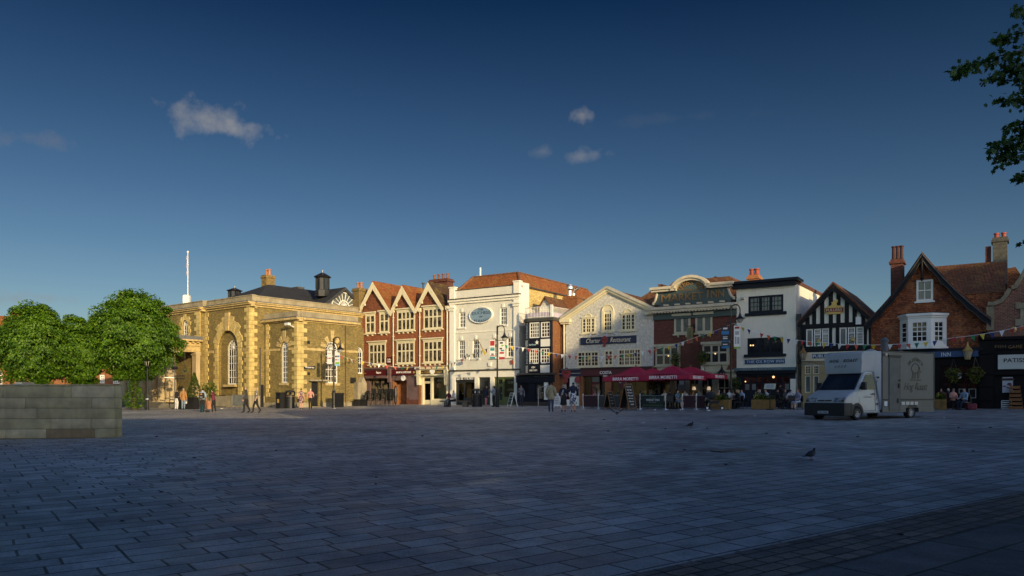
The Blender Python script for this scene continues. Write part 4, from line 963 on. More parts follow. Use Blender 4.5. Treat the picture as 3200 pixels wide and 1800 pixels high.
# flank, roof, vents
sd_ = 17.0; vf = f.v(1650, 895, .5)
f.mb().poly([(dR, 0, -.5), (dR, 1.5, -.5), (dR, 1.5, vtop), (dR, 0, vtop)]).poly([(dR, 1.5, vtop), (uB, 1.5, vtop), (uB, .3, vtop), (dR, .3, vtop)]).build('wall', DUCHP, du)
f.mb().poly([(dR-.06, 1.5, -.5), (dR-.06, sd_, -.5), (dR-.06, sd_, vpar-.1), (dR-.06, 1.5, vpar-.1)]).poly([(0, sd_, -.5), (0, 0.01, -.5), (0, 0.01, vpar), (0, sd_, vpar)]).build('flank_wall', YBRICK, du)
f.mb().box(dR-.3, dR+.06, 1.5, sd_, vpar-.1, vpar+.02).build('flank_coping', LEADD, du)
vR = f.v(1627, 850, 1.4)
hip_roof(f, du, .3, dR-.02, .25, sd_, vpar-.15, vR, ROOFO, 1.15, 1.3, 2.5)
mb = f.mb()
for a, b in (((dR-.02, .25, vpar-.15), (dR-1.17, 1.55, vR)), ((.3, .25, vpar-.15), (1.45, 1.55, vR))): mb.tube(a, b, .13, n=6)
mb.tube((1.45, 1.55, vR), (dR-1.17, 1.55, vR), .1, n=6); mb.tube((dR-1.17, 1.55, vR), (dR-1.17, sd_-2.5, vR), .1, n=6); mb.build('ridge_tiles', paint('ridge_clay', (.18, .08, .04), .8, .35, 4), du)
u, v = f.pt(D1, 376, 120, 2.2); f.mb().tube((u, 2.2, v-.3), (u, 2.2, f.v(D1.x(376), D1.y(25), 2.2)), .08).build('vent_pipe', WHITE, du); f.mb().box(u-.22, u+.22, 2.0, 2.4, v-.5, v-.05).build('vent_base', POT, du)
u, v = f.pt(D1, 340, 135, 2.2); f.mb().lathe([(.12, v-.3), (.12, v), (.2, v+.02), (.18, v+.12)], u, 2.2, 10).build('roof_vent', STEEL, du)
# alarm boxes, flagstaffs with little flags
for x, y, m, nm in ((450, 335, WHITE, 'alarm_box'), (690, 313, POTR, 'alarm_box')):
    p = f.pt(D2, x, y); f.mb().prism([(p[0]-.16, p[1]+.16), (p[0]+.16, p[1]+.16), (p[0]+.12, p[1]-.18), (p[0]-.12, p[1]-.18)], -.12, 0).build(nm, m, du)
for x, y, x2, y2, nm, cl, lb in ((372, 175, 318, 75, 'wall_flag', (.62, .48, .05), 'yellow furled flag on a slanting pole above the stucco inn'), (212, 272, 205, 225, 'wall_lamp', (.7, .7, .66), 'small white lamp on an arm above the stucco shop sign')):
    p = f.pt(D2, x, y, -.9); p2 = f.pt(D2, x2, y2)
    t = thing(nm, lb, 'flag' if 'flag' in nm else 'lamp', f.W @ Vector((p2[0], 0, p2[1])), du.rotation_euler.z)
    q = Vector((p[0]-p2[0], -.9, p[1]-p2[1]))
    MB().tube((0, 0, 0), q, .03).build('pole', WOOD if 'flag' in nm else LEADD, t)
    if 'flag' in nm: MB().prism([(q.x-.05, q.z+.05), (q.x+.35, q.z-.35), (q.x+.2, q.z-.55), (q.x-.1, q.z-.1)], -.92, -.86).build('cloth', paint('yellow_cloth', cl, .8, .2), t)
    else: MB().box(q.x-.18, q.x+.18, -1.05, -.8, q.z-.12, q.z+.1).build('lamp_head', WHITE, t)
# ============ fish and chip shop: black and white bay, roof terrace, brick flank
fs = row_root('fish_and_chip_shop', 'narrow black and white bay fronted fish and chip shop with a railed roof terrace', 1638, -1.2); upd()
f = Fr(fs); a0 = f.u(H1.x(118)); a1 = f.u(H1.x(400)); zTop = f.v(H1.x(250), H1.y(535)); zbay = f.v(H2.x(200), H2.y(398))
cant = .5
w1 = f.rect(H1, 128, 548, 246, 730); w2 = f.rect(H1, 260, 542, 368, 722); w3 = f.rect(H2, 126, 108, 238, 285); w4 = f.rect(H2, 256, 104, 364, 280)
f.mb().wall(rectp(a0, a1, zbay, zTop), [rectp(*r) for r in (w1, w2, w3, w4)], 0, .15).build('wall', INK, fs)
for r, ny, nm in ((w1, 4, 4), (w2, 4, 3), (w3, 4, 4), (w4, 4, 3)): win(f, fs, r, WHITE, GLASSB if nm == 4 else GLASSR, nm, ny, .06, .09, .055, [], [.5], .06)
mb = f.mb()
for r, s in ((w2, w4),): mb.box(r[0], r[1], -.02, .05, s[3]+.14, r[2]-.14)
mb.box(w4[0], w4[1], -.02, .05, zbay+.05, w4[2]-.14); mb.build('white_panel', WHITE, fs)
q = f.rect(H2, 112, 12, 246, 100); o = fascia(f, fs, q, -.06, INK, 'harloes', paint('pale_blue_letters', (.45, .62, .66), .5, .05), (.12, .72, .3, .55), th=.05, name='sign_board')
st = [(q[0]+.82*(q[1]-q[0])+.2*(1 if k % 2 == 0 else .42)*math.cos(math.pi/2+math.pi*k/5), q[2]+.68*(q[3]-q[2])+.2*(1 if k % 2 == 0 else .42)*math.sin(math.pi/2+math.pi*k/5)) for k in range(10)]
f.mb().prism(st, -.09, -.06).build('starfish_emblem', LETW, o)
q = f.rect(H2, 118, 302, 240, 388); o = fascia(f, fs, q, -.06, INK, 'FISH', LETW, (.34, .66, .56, .82), th=.05, name='sign_board'); text(f.m, o, 'AND CHIPS', q[0]+.13*(q[1]-q[0]), q[1]-.13*(q[1]-q[0]), q[2]+.16*(q[3]-q[2]), q[2]+.42*(q[3]-q[2]), -.063, LETW)
# canted left side of the bay
ang = math.atan2(-cant, cant*1.3); CT = Fr(fs, a0-cant*1.3, cant, ang); cl = math.hypot(cant, cant*1.3)
cw = [rectp(.15, cl-.15, r[2], r[3]) for r in (w1, w3)]
CT.mb().wall(rectp(0, cl, zbay, zTop), cw, 0, .15).build('wall', INK, fs)
for r in (w1, w3): win(CT, fs, (.15, cl-.15, r[2], r[3]), WHITE, GLASS, 2, 4, .06, .09, .055, [], [.5], .06)
CT.mb().box(.15, cl-.15, -.02, .05, w3[3]+.14, w1[2]-.14).box(.15, cl-.15, -.02, .05, zbay+.05, w3[2]-.14).build('white_panel', WHITE, fs)
for u in (a0, a1-.12): f.mb().tube((u+.03, -.04, zbay), (u+.03, -.04, zTop), .07).build('drainpipe', INK, fs)
pl = [(a0-cant*1.3-.1, 2.0), (a0-cant*1.3-.1, cant-.1), (a0-.05, -.14), (a1+.1, -.14), (a1+.1, 2.0)]
f.mb().prismz(pl, zTop, zTop+.22).build('bay_cornice', LEADD, fs); f.mb().prismz([(x, y+.08) for x, y in pl], zTop+.22, zTop+.30).build('terrace_floor', LEAD, fs)
aB = f.u(H1.x(532), 1.5)
f.mb().poly([(a1, .0, -.5), (a1, 9, -.5), (a1, 9, zTop), (a1, .0, zTop)]).poly([(a1, .02, zTop), (a1, 9, zTop), (-.3, 9, zTop), (-.3, .9, zTop)]).build('flank_wall', OBRICK, fs)
# railing
mb = f.mb(); zr0 = zTop+.3; zr1 = f.v(H1.x(250), H1.y(368)); P = [(a0-cant*1.3, 1.9), (a0-cant*1.3, cant), (a0, 0), (a1-.3, 0), (a1-.05, 3.5)]
for (x0, y0), (x1, y1) in zip(P, P[1:]):
    n = max(3, int(math.hypot(x1-x0, y1-y0)/.14))
    for i in range(n+1):
        x, y = x0+(x1-x0)*i/n, y0+(y1-y0)*i/n; mb.tube((x, y, zr0), (x, y, zr1), .016, n=4)
    for z in (zr0+.06, zr1): mb.tube((x0, y0, z), (x1, y1, z), .022, n=4)
mb.build('railing', WHITE, fs)
q = f.rect(H1, 372, 342, 398, 512); f.mb().box(q[0], q[1], -.05, .1, zr0, q[3]).build('gate_post', WHITE, fs)
PUR = paint('lilac_screen', (.38, .30, .48), .8, .2, 3)
mb = f.mb()
for (x0, y0), (x1, y1) in zip(P[1:-1], P[2:]): mb.poly([(x0, y0+.05, zr0+.08), (x1, y1+.05, zr0+.08), (x1, y1+.05, zr1-.45), (x0, y0+.05, zr1-.45)])
mb.build('terrace_screen', PUR, fs)
# weatherboarded attic with tiled roof, brick stack, steel flues
e = 2.6; q0 = f.pt(H1, 245, 370, e); q1 = f.pt(H1, 378, 360, e); qt = f.pt(H1, 318, 262, e)
f.mb().prism([(q0[0], zTop), (q1[0], zTop), (q1[0], q1[1]), (qt[0], qt[1]), (q0[0], q0[1])], e, e+.1).build('attic_gable', courses('weatherboard', (.70, .68, .60), (.66, .64, .56), (.3, .29, .26), 30, .18, .012, blot=.1, bmp=.6), fs)
gable_roof(f, fs, q0[0], q1[0]+.1, q1[1]-.1, qt[0], qt[1], e-.2, e+6.2, ROOFT, .15); f.mb().box(q0[0], q1[0], e+.1, e+6, zTop, q1[1]-.05).build('attic_wall', LEADD, fs)
c0 = f.pt(H1, 545, 350, 6); c1 = f.pt(H1, 710, 350, 6); ct = f.v(H1.x(625), H1.y(245), 6)
f.mb().box(c0[0], c1[0], 5.6, 6.6, zTop, ct).box(c0[0]-.05, c1[0]+.05, 5.55, 6.65, ct-.25, ct-.1).build('chimney', OBRICK, fs)
u, v = f.pt(H1, 597, 240, 6); t = f.v(H1.x(597), H1.y(108), 6); f.mb().lathe([(.2, v-.2), (.2, v+(t-v)*.45), (.31, v+(t-v)*.6), (.31, v+(t-v)*.78), (.24, t)], u, 6, 14).build('steel_flue', STEEL, fs)
u2 = f.u(H1.x(645), 6); f.mb().path([(u2, 6, v-.3), (u2, 6, v+.2), (u2+.2, 5.95, v+.5), (u2+.55, 5.9, v+.62)], .14, 10).build('flue_elbow', STEEL, fs)
# ground floor
q = f.rect(H2, 10, 388, 408, 404); f.mb().box(f.u(H2.x(14)), a1+.05, -.45, .6, zbay-.12, zbay+.02).build('shop_canopy', LEADD, fs)
q = f.rect(H2, 120, 412, 410, 440); fz = f.mb().box(.02, a1+.02, -.1, .3, zbay-.75, zbay-.125).build('fascia_board', INK, fs); text(f.m, fz, 'RESTAURANT AND TAKE AWAY', q[0]+.6, q[1]-.4, q[2]+.05, q[3]-.12, -.103, LETG, thick=.006)
zt = zbay-.75; x0, x1, y0, y1 = f.rect(H2, 36, 462, 113, 640); dd0, dd1 = f.u(H2.x(190)), f.u(H2.x(290))
f.mb().wall(rectp(.02, a1, -.5, zt), [rectp(x0, x1, y0, y1), rectp(dd0, dd1, .05, zt-.1)], .05, .15).build('shop_wall', INK, fs)
win(f, fs, (x0, x1, y0, y1), INK, paint('lit_net_curtain', (.30, .32, .24), .7, .3, 3), 4, 4, .1, .05, .035)
door(f, fs, dd0, dd1, .05, zt-.1, .16, INK, pane=GLASSB, glazed=.7)
q = f.rect(H2, 302, 450, 345, 705); f.mb().box(q[0], q[1], -.06, .1, max(q[2], .1), q[3]).build('white_pilaster', WHITE, fs)
f.mb().box(.02, a1, -.25, .0, -.5, .3).build('plinth', paint('dark_brown_stone', (.05, .04, .035), .7, .2), fs)
hr = f.pt(H2, 236, 690, -.5); f.mb().tube((hr[0], -.55, -.3), (hr[0], -.55, hr[1]+.85), .03).tube((hr[0], -.55, hr[1]+.85), (hr[0]+.8, -.1, hr[1]+1.1), .025).build('handrail', CHROME, fs)
# ============ roughcast gable with restaurant above and coffee shop below
cr = row_root('charter_restaurant', 'broad grey roughcast gable fronted restaurant with white sash windows and a coffee shop below', 1767.5); upd()
f = Fr(cr); cR = f.u(2043)
ROUGH = courses('roughcast', (.62, .60, .54), (.58, .565, .51), (.55, .54, .48), 40, 40, 0, blot=.25, bmp=0, blotc=(.44, .42, .37), bscale=.5)
_m = ROUGH.node_tree; _b = _m.nodes['Principled BSDF']
for l in list(_b.inputs['Normal'].links): _m.links.remove(l)
bump(_m, _b, noise(_m, objco(_m), 7, 3), .5, .08)
l0, ve0 = f.pt(T1, 55, 345); ap, va = f.pt(T1, 547, 35); r0, ve1 = f.pt(T1, 1030, 240); ve = (ve0+ve1)/2
zf = f.v(1905, T0.y(562)); zfb = f.v(1905, T0.y(603))
cw = [f.rect(T1, 270, 352, 410, 515), f.rect(T1, 492, 290, 602, 500), f.rect(T1, 690, 308, 838, 485)]
lw = [f.rect(T0, 424, 466, 543, 551), f.rect(T0, 571, 459, 620, 545), f.rect(T0, 646, 452, 773, 546)]
ca = [cw[1][0], cw[1][1], cw[1][2], f.v(T1.x(547), T1.y(228))]
f.mb().wall([(0, zf), (cR, zf), (cR, ve), (ap, va-.12), (0, ve)], [rectp(*cw[0]), rectp(*cw[1]), rectp(*cw[2])]+[rectp(*r) for r in lw], 0, .2).build('wall', ROUGH, cr)
def headarch(a, b, v, k=1.0, st=CREAM):
    c = (a+b)/2; r = (b-a)/2
    m = f.mb().prism([(c+r*math.cos(math.pi*i/12), v+k*r*math.sin(math.pi*i/12)) for i in range(13)], -.05, .02)
    m.path([(c+(r+.04)*math.cos(math.pi*i/12), -.06, v+k*(r+.04)*math.sin(math.pi*i/12)) for i in range(13)], .05, 5); return m
for r, (xa, xb) in ((cw[0], (305, 370)), (cw[2], (722, 800))):
    w = win(f, cr, r, CREAM, GLASS, 1, 4, -.01, .1, .045, [.27, .73], [], .14, CREAM, None)
    mb = f.mb(); i0 = r[0]+.1; i1 = r[1]-.1; s0 = i0+(i1-i0)*.27; s1 = i0+(i1-i0)*.73; mb.box((s0+s1)/2-.022, (s0+s1)/2+.022, -.02, .02, r[2]+.1, r[3]-.1); mb.box(s0, s1, -.03, .03, (r[2]+r[3])/2-.04, (r[2]+r[3])/2+.04); mb.build('glazing_bar', CREAM, w)
    headarch(f.u(T1.x(xa)), f.u(T1.x(xb)), r[3]+.0).build('arched_head', CREAM, w); f.mb().box(r[0]-.06, r[1]+.06, -.09, .0, r[3]+.0, r[3]+.1).build('hood', CREAM, w)
r = cw[1]; w = win(f, cr, r, CREAM, GLASS, 3, 4, .0, .16, .045, [], [.5], .07, CREAM); headarch(r[0], r[1], r[3]+.08).build('arched_head', CREAM, w)
f.mb().box(r[0]-.08, r[0]+.14, -.1, 0, r[2], r[3]+.1).box(r[1]-.14, r[1]+.08, -.1, 0, r[2], r[3]+.1).build('pilaster', CREAM, w)
for r, m_, nx in ((lw[0], [1/3, 2/3], 6), (lw[1], [.5], 2), (lw[2], [1/4, .5, 3/4], 8)): win(f, cr, r, CREAM, GLASSR, nx, 4, .03, .12, .045, m_, [], .12, CREAM)
# coping mouldings of the gable, kneelers
for (ua_, va_, ub, vb) in ((-.35, ve-.3, ap, va), (ap, va, cR+.12, ve-.02)):
    k = (vb-va_)/(ub-ua_)
    for o, t0, t1 in ((.34, -.06, .14), (.24, -.24, -.063), (.12, -.38, -.243)):
        f.mb().prism([(ua_, va_+t0), (ub, vb+t0), (ub, vb+t1), (ua_, va_+t1)], -o, .35).build('gable_coping', CREAM if t0 < -.1 else paint('weathered_coping', (.45, .42, .34), .8, .2), cr)
f.mb().box(-.4, .55, -.36, .1, ve-.62, ve-.36).box(-.36, .45, -.24, .1, ve-.75, ve-.623).build('kneeler', CREAM, cr)
f.mb().box(cR-.6, cR+.15, -.36, .1, ve-.42, ve-.2).build('kneeler', CREAM, cr)
gable_roof(f, cr, 0, cR, ve-.1, ap, va-.16, .3, 14, ROOFT, .0); shell(f, cr, 0, cR, 0, 14, -.5, ve-.2, ROUGH)
pipe(f, cr, f.u(T1.x(85)), zf, f.v(T1.x(85), T1.y(415)), CREAM, d=-.12, r=.07)
# restaurant sign with lamps and a red wax seal rosette
q = f.rect(T1, 258, 553, 851, 630)
sg = f.mb().box(q[0], q[1], -.1, 0, q[2], q[3]).build('sign_board', NAVY, cr)
text(f.m, sg, 'Charter', q[0]+.11*(q[1]-q[0]), q[0]+.37*(q[1]-q[0]), q[2]+.2*(q[3]-q[2]), q[2]+.84*(q[3]-q[2]), -.103, paint('ivory_letters', (.75, .68, .5), .5, .05), shear=.35); text(f.m, sg, 'Restaurant', q[0]+.545*(q[1]-q[0]), q[0]+.91*(q[1]-q[0]), q[2]+.2*(q[3]-q[2]), q[2]+.84*(q[3]-q[2]), -.103, MATS['ivory_letters'], shear=.35)
SEAL = paint('seal_red', (.30, .045, .05), .5, .25, 5)
def seal(fr, par, u, v, r, d):
    m = fr.mb().prism([(u+r*(1+.07*math.sin(5*a))*math.cos(a), v+r*(1+.07*math.sin(5*a))*math.sin(a)) for a in [2*math.pi*k/24 for k in range(24)]], d-.05, d)
    m.prism([(u-.7*r, v-2.1*r), (u-.1*r, v-1.7*r), (u+.1*r, v-.8*r), (u-.3*r, v-.8*r)], d-.03, d-.005).prism([(u-.1*r, v-2.2*r), (u+.25*r, v-1.8*r), (u+.4*r, v-.8*r), (u, v-.8*r)], d-.036, d-.007)
    o = m.build('wax_seal', SEAL, par); text(fr.m, o, 'Charter', u-.55*r, u+.55*r, v-.15*r, v+.25*r, d-.053, paint('seal_dark', (.16, .02, .02), .5, .1), shear=.3); return o
seal(f, sg, q[0]+.45*(q[1]-q[0]), (q[2]+q[3])/2+.06, .5*(q[3]-q[2]), -.1)
for x in (390, 470, 560, 640):
    u = f.u(T1.x(x)); f.mb().path([(u, 0, q[3]+.35), (u, -.4, q[3]+.42), (u, -.55, q[3]+.2)], .025, 6).lathe([(.05, q[3]+.2), (.13, q[3]+.05)], u, -.55, 8).build('sign_lamp', CHROME, cr)
# ground floor
f.mb().box(-.25, f.u(K1.x(680)), -.35, .1, zf-.04, zf+.08).build('shop_cornice', LEAD, cr)
q = f.rect(K1, 345, 122, 682, 198); fz = f.mb().box(q[0], q[1], -.15, .2, q[2], zf-.043).build('fascia_board', NAVY, cr); w = q[1]-q[0]
text(f.m, fz, 'Charter', q[0]+.01*w, q[0]+.34*w, q[2]+.2, zf-.25, -.153, MATS['ivory_letters'], shear=.35); text(f.m, fz, 'Restaurant', q[0]+.53*w, q[0]+.99*w, q[2]+.2, zf-.25, -.153, MATS['ivory_letters'], shear=.35); seal(f, fz, q[0]+.43*w, (q[2]+zf)/2, .42, -.15)
zt = q[2]; s0, s1 = f.u(K1.x(345)), f.u(K1.x(650)); p0, p1, y0, y1 = f.rect(K1, 368, 212, 518, 520); t0, t1 = f.u(K1.x(583)), f.u(K1.x(645))
f.mb().wall(rectp(s0, s1, -.5, zt), [rectp(p0, p1, y0, zt-.1), rectp(t0, t1, .02, zt-.35)], .0, .2).build('shop_wall', WHITE, cr)
win(f, cr, (p0, p1, y0, zt-.1), WHITE, GLASSR, 1, 1, .12, .05, .03, name='shop_window'); dz = door(f, cr, t0, t1, .02, zt-.35, .14, WHITE, pane=GLASS, glazed=.62)
mb = f.mb()
for i in (1, 2, 3): z = (zt-.35)*(.4+.15*i); mb.box(t0+.1, t1-.1, .13, .16, z-.02, z+.02)
mb.box((t0+t1)/2-.02, (t0+t1)/2+.02, .13, .16, 1.0, zt-.45); mb.build('glazing_bar', WHITE, dz)
p = f.pt(K1, 640, 245); MB(f.m @ Matrix.Translation((p[0], -.2, p[1])) @ Matrix.Rotation(R(90), 4, 'X')).lathe([(.26, -.04), (.26, .04)], 0, 0, 16).build('round_sign', SEAL, cr)
f.mb().box(-.02, s0, -.02, .2, -.5, zf-.05).build('brick_pier', OBRICK, cr)
k0, k1 = f.u(K1.x(682))+.01, cR
q = f.rect(K1, 682, 100, 1290, 195); fz = f.mb().box(k0, k1, -.18, .2, zt, zf+.0).build('fascia_board', MAROON, cr); f.mb().box(k0, k1+.05, -.28, .2, zf+.003, zf+.12).build('fascia_cap', paint('dark_maroon', (.035, .006, .009), .5, .2), cr)
q = f.rect(K1, 938, 128, 1096, 168); text(f.m, fz, 'COSTA', q[0], q[1], q[2], q[3], -.183, LETW, bold=.05)
for a, b in ((650, 702), (998, 1078)): f.mb().box(f.u(K1.x(a)), f.u(K1.x(b)), -.05, .25, -.5, zt).build('brick_pier', OBRICK, cr)
p0, p1 = f.u(K1.x(715)), f.u(K1.x(800)); dd0, dd1 = f.u(K1.x(803)), f.u(K1.x(915)); e0, e1 = f.u(K1.x(925)), f.u(K1.x(996)); h0, h1 = f.u(K1.x(1080)), cR-.55
shopglass(f, cr, p0, p1, .8, zt-.02, .12, frame=MAROON); f.mb().box(p0, p1, .05, .25, -.5, .8).build('stall_riser', MAROON, cr)
door(f, cr, dd0, dd1, .02, zt-.6, .15, paint('red_door_paint', (.16, .02, .02), .4, .15), pane=GLASSB, glazed=.6); shopglass(f, cr, dd0, dd1, zt-.55, zt-.02, .12, 'fanlight', MAROON, pm=GLASSG)
door(f, cr, e0, e1, .02, zt-.02, .3, BLACK, pane=GLASS, glazed=.8)
shopglass(f, cr, h0, h1, .8, zt-.02, .12, frame=MAROON, mull=[.5]); f.mb().box(h0, h1, .05, .25, -.5, .8).build('stall_riser', MAROON, cr)
f.mb().box(cR-.55, cR-.3, -.05, .25, -.5, zf).build('pilaster', OBRICK, cr); f.mb().box(cR-.3, cR, -.08, .25, -.5, zf).build('pilaster', OFFW, cr)
room(f, cr, s1+.2, cR-.4, 0, zt, .35, 4.5, paint('olive_interior', (.10, .10, .035), .8, .45, .8))
p = f.pt(K1, 1240, 310); MB(f.m @ Matrix.Translation((p[0], -.02, p[1])) @ Matrix.Rotation(R(90), 4, 'X')).lathe([(.42, -.03), (.42, .03)], 0, 0, 20).build('round_sign', MAROON, cr)
text(f.m, cr, 'COSTA', p[0]-.3, p[0]+.3, p[1]+.1, p[1]+.3, -.06, LETW, arc=.08, name='round_sign_lettering')
p = f.pt(K1, 1015, 215); f.mb().box(p[0]-.16, p[0]+.16, -.3, -.05, p[1]-.25, p[1]+.2).build('wall_lantern', LAMPG, cr)
# ============ market inn: dark brick, big painted sign board over a scalloped cornice
mi = row_root('market_inn', 'dark red brick pub with a shaped green and gold sign board above leaded windows', 2043.4); upd()
f = Fr(mi); mR = f.u(M1.x(1062)); zc = f.v(M1.x(550), M1.y(437)); zf = f.v(M2.x(840), M2.y(468))
u1 = f.rect(M1, 302, 536, 500, 752); u2 = f.rect(M1, 560, 520, 768, 735); l1 = f.rect(M2, 92, 172, 376, 400); l2 = f.rect(M2, 662, 142, 974, 376)
u2 = (u2[0], u2[1], u1[2], u1[3])
f.mb().wall(rectp(0, mR, zf-.1, zc-.2), [rectp(*r) for r in (u1, u2, l1, l2)], 0, .2).build('wall', DBRICK, mi); shell(f, mi, 0, mR, 0, 12, -.5, zc-.1, DBRICK)
LD = paint('leading', (.03, .03, .03), .5, .1)
for r in (u1, u2):
    w = win(f, mi, r, OLIVE, GLASSG, 1, 1, -.04, .15, .03, [.5], [], .18, OLIVE, None, 2, lattice=LD)
    f.mb().box(r[0]-.12, r[1]+.12, -.25, .0, r[3]+.0, r[3]+.18).build('hood', OLIVE, w)
for r in (l1, l2):
    w = win(f, mi, r, OLIVE, GLASS, 1, 1, -.3, .12, .03, [1/3, 2/3], [.58], .13, OLIVE, None, 0, sillw=.35, lattice=LD)
    f.mb().box(r[0], r[0]+.1, -.3, 0, r[2], r[3]).box(r[1]-.1, r[1], -.3, 0, r[2], r[3]).box(r[0]-.1, r[1]+.1, -.42, 0, r[3]+.003, r[3]+.2).build('bay_box', OLIVE, w)
    f.mb().prism([(r[0]+.35, r[2]-.75), (r[1]-.35, r[2]-.75), (r[1]-.05, r[2]-.12), (r[0]+.05, r[2]-.12)], -.25, 0).build('corbel', OLIVE, w)
    f.mb().box(r[0]+.13, r[1]-.13, -.285, -.28, r[2]+(r[3]-r[2])*.66, r[3]-.14).build('blind', paint('grey_lace', (.13, .13, .11), .8, .3, 6), w)
    for t in ((.55,) if r is l1 else (.5,)): f.mb().ball((r[0]+(r[1]-r[0])*t, -.27, r[2]+(r[3]-r[2])*.52), .07).build('room_light', BULB, w)
# cornice + frieze
f.mb().box(.0, mR, -.14, .1, zc-.75, zc-.203).build('frieze', GREYG, mi)
mb = f.mb().box(-.15, mR+.02, -.5, .1, zc-.2, zc-.05).box(-.25, mR+.05, -.62, .1, zc-.047, zc+.16)
x = -.2
while x < mR: mb.lathe([(.075, zc-.3), (.11, zc-.2)], x+.1, -.5, 6); x += .24
mb.build('cornice', paint('scalloped_white', (.58, .52, .40), .6, .2, 2, streak=.3), mi)
# sign board
BY = -.25
def P(x, y): return f.pt(M1, x, y)
zb = P(555, 372)[1]; ul, ur = P(105, 300)[0], P(975, 200)[0]; zt = (P(120, 260)[1]+P(970, 182)[1])/2; ac2, at2 = P(525, 108); aw = (P(705, 150)[0]-P(345, 220)[0])/2
uo0, uo1 = P(62, 390)[0], P(1040, 310)[0]
core = [(ul, zb), (ur, zb), (ur, zt), (ac2+aw, zt)]+[(ac2+aw*math.cos(math.pi*k/16), zt+(at2-zt)*math.sin(math.pi*k/16)) for k in range(1, 16)]+[(ac2-aw, zt), (ul, zt)]
sb = f.mb().prism(core, BY, BY+.15).build('sign_board', GREYG, mi)
fl = lambda s, ua, ub: [(ua, zb), (ub, zb)]+[(ub+(ua-ub)*t, zb+.15+(zt-zb-.3)*(t**2.2)) for t in [k/6 for k in range(7)]]+[(ua, zt)]
f.mb().prism(fl(1, ul, uo0), BY+.003, BY+.15).build('scroll', GREYG, sb); f.mb().prism(fl(1, ur, uo1), BY+.003, BY+.15).build('scroll', GREYG, sb)
SGN = paint('sign_cream', (.56, .50, .38), .6, .15, 2, streak=.25)
mb = f.mb()
for ua, ub in ((ul, uo0), (ur, uo1)):
    Q = [(ub+(ua-ub)*t, BY-.02, zb+.15+(zt-zb-.3)*(t**2.2)) for t in [k/6 for k in range(7)]]+[(ua, BY-.02, zt)]; mb.path([(ub, BY-.02, zb)]+Q, .09, 5)
mb.build('scroll_moulding', SGN, sb)
mb = f.mb(); mb.box(ul-.35, ac2-aw*.98, BY-.3, BY+.2, zt, zt+.16).box(ul-.45, ac2-aw*1.02, BY-.42, BY+.2, zt+.163, zt+.36).box(ac2+aw*.98, ur+.35, BY-.3, BY+.2, zt, zt+.16).box(ac2+aw*1.02, ur+.45, BY-.42, BY+.2, zt+.163, zt+.36)
for k in range(16):
    a, b = math.pi*k/16, math.pi*(k+1)/16; hh = at2-zt
    for o0, o1, y0 in ((.0, .16, -.3), (.163, .36, -.42)):
        mb.prism([(ac2+(aw+o0)*math.cos(a), zt+(hh+o0)*math.sin(a)), (ac2+(aw+o1)*math.cos(a), zt+(hh+o1)*math.sin(a)), (ac2+(aw+o1)*math.cos(b), zt+(hh+o1)*math.sin(b)), (ac2+(aw+o0)*math.cos(b), zt+(hh+o0)*math.sin(b))], BY+y0, BY+.2)
mb.build('sign_cornice', SGN, sb)
mb = f.mb(); n = 7
for i in range(n):
    u = uo0+.6+(uo1-uo0-1.0)*i/(n-1); mb.box(u-.16, u+.16, BY+.02, BY+.14, zc+.16, zb)
    if i < n-1: u2_ = uo0+.6+(uo1-uo0-1.0)*(i+1)/(n-1); f.mb().box(u+.24, u2_-.24, BY-.1, BY+.12, zb-.14, zb-.03).build('sign_rail', SGN, sb)
mb.build('sign_post', GREYG, sb)
hM = zt-zb
for s, x0, x1, y0, y1, bo in (('M', 160, 268, 278, 372, .0), ('ARKET', 280, 668, 262, 348, .012), ('I', 716, 734, 222, 318, .0), ('NN', 765, 922, 222, 312, .012)):
    a = P(x0, (y0+y1)/2)[0]; b = P(x1, (y0+y1)/2)[0]; m = (x0+x1)/2; v0 = P(m, y1)[1]; v1 = P(m, y0)[1]
    text(f.m, sb, s, a, b, v0, v1, BY-.01, GOLDD, bold=bo, thick=.06)
a = P(428, 215)[0]; b = P(628, 205)[0]; text(f.m, sb, 'Circa 1742', a, b, P(528, 230)[1], P(528, 198)[1], BY-.01, GOLDD)
w9 = 'GIBBS MEW'
for i, chh in enumerate(w9):
    if chh == ' ': continue
    an = math.pi*(.93-.86*i/(len(w9)-1)); rr_ = .76
    cu_, cv_ = ac2+aw*rr_*math.cos(an), zt+.05+(at2-zt)*rr_*math.sin(an)
    m = f.m @ Matrix.Translation((cu_, 0, cv_)) @ Matrix.Rotation(-(an-math.pi/2)*.8, 4, 'Y')
    text(m, sb, chh, -.13, .13 if chh != 'I' else -.06, -.2, .2, BY-.01, GOLDD, bold=.01, thick=.05)
# roofs behind
hip_roof(f, mi, -1.5, mR+.2, 1.2, 12, zc+.2, zt+1.35, ROOFT, 1.8, 2.2, 2.2);
hip_roof(f, mi, f.u(1972, 6), f.u(2095, 6), 6, 13, f.v(2020, 945, 6), f.v(2030, 891, 8), ROOFT, 2.0, 2, 2); pr = f.pt(M1, 825, 80, 5); gable_roof(f, mi, pr[0]-2.2, pr[0]+2.2, pr[1]-1.5, pr[0], pr[1], 4.5, 10, ROOFM, .1)
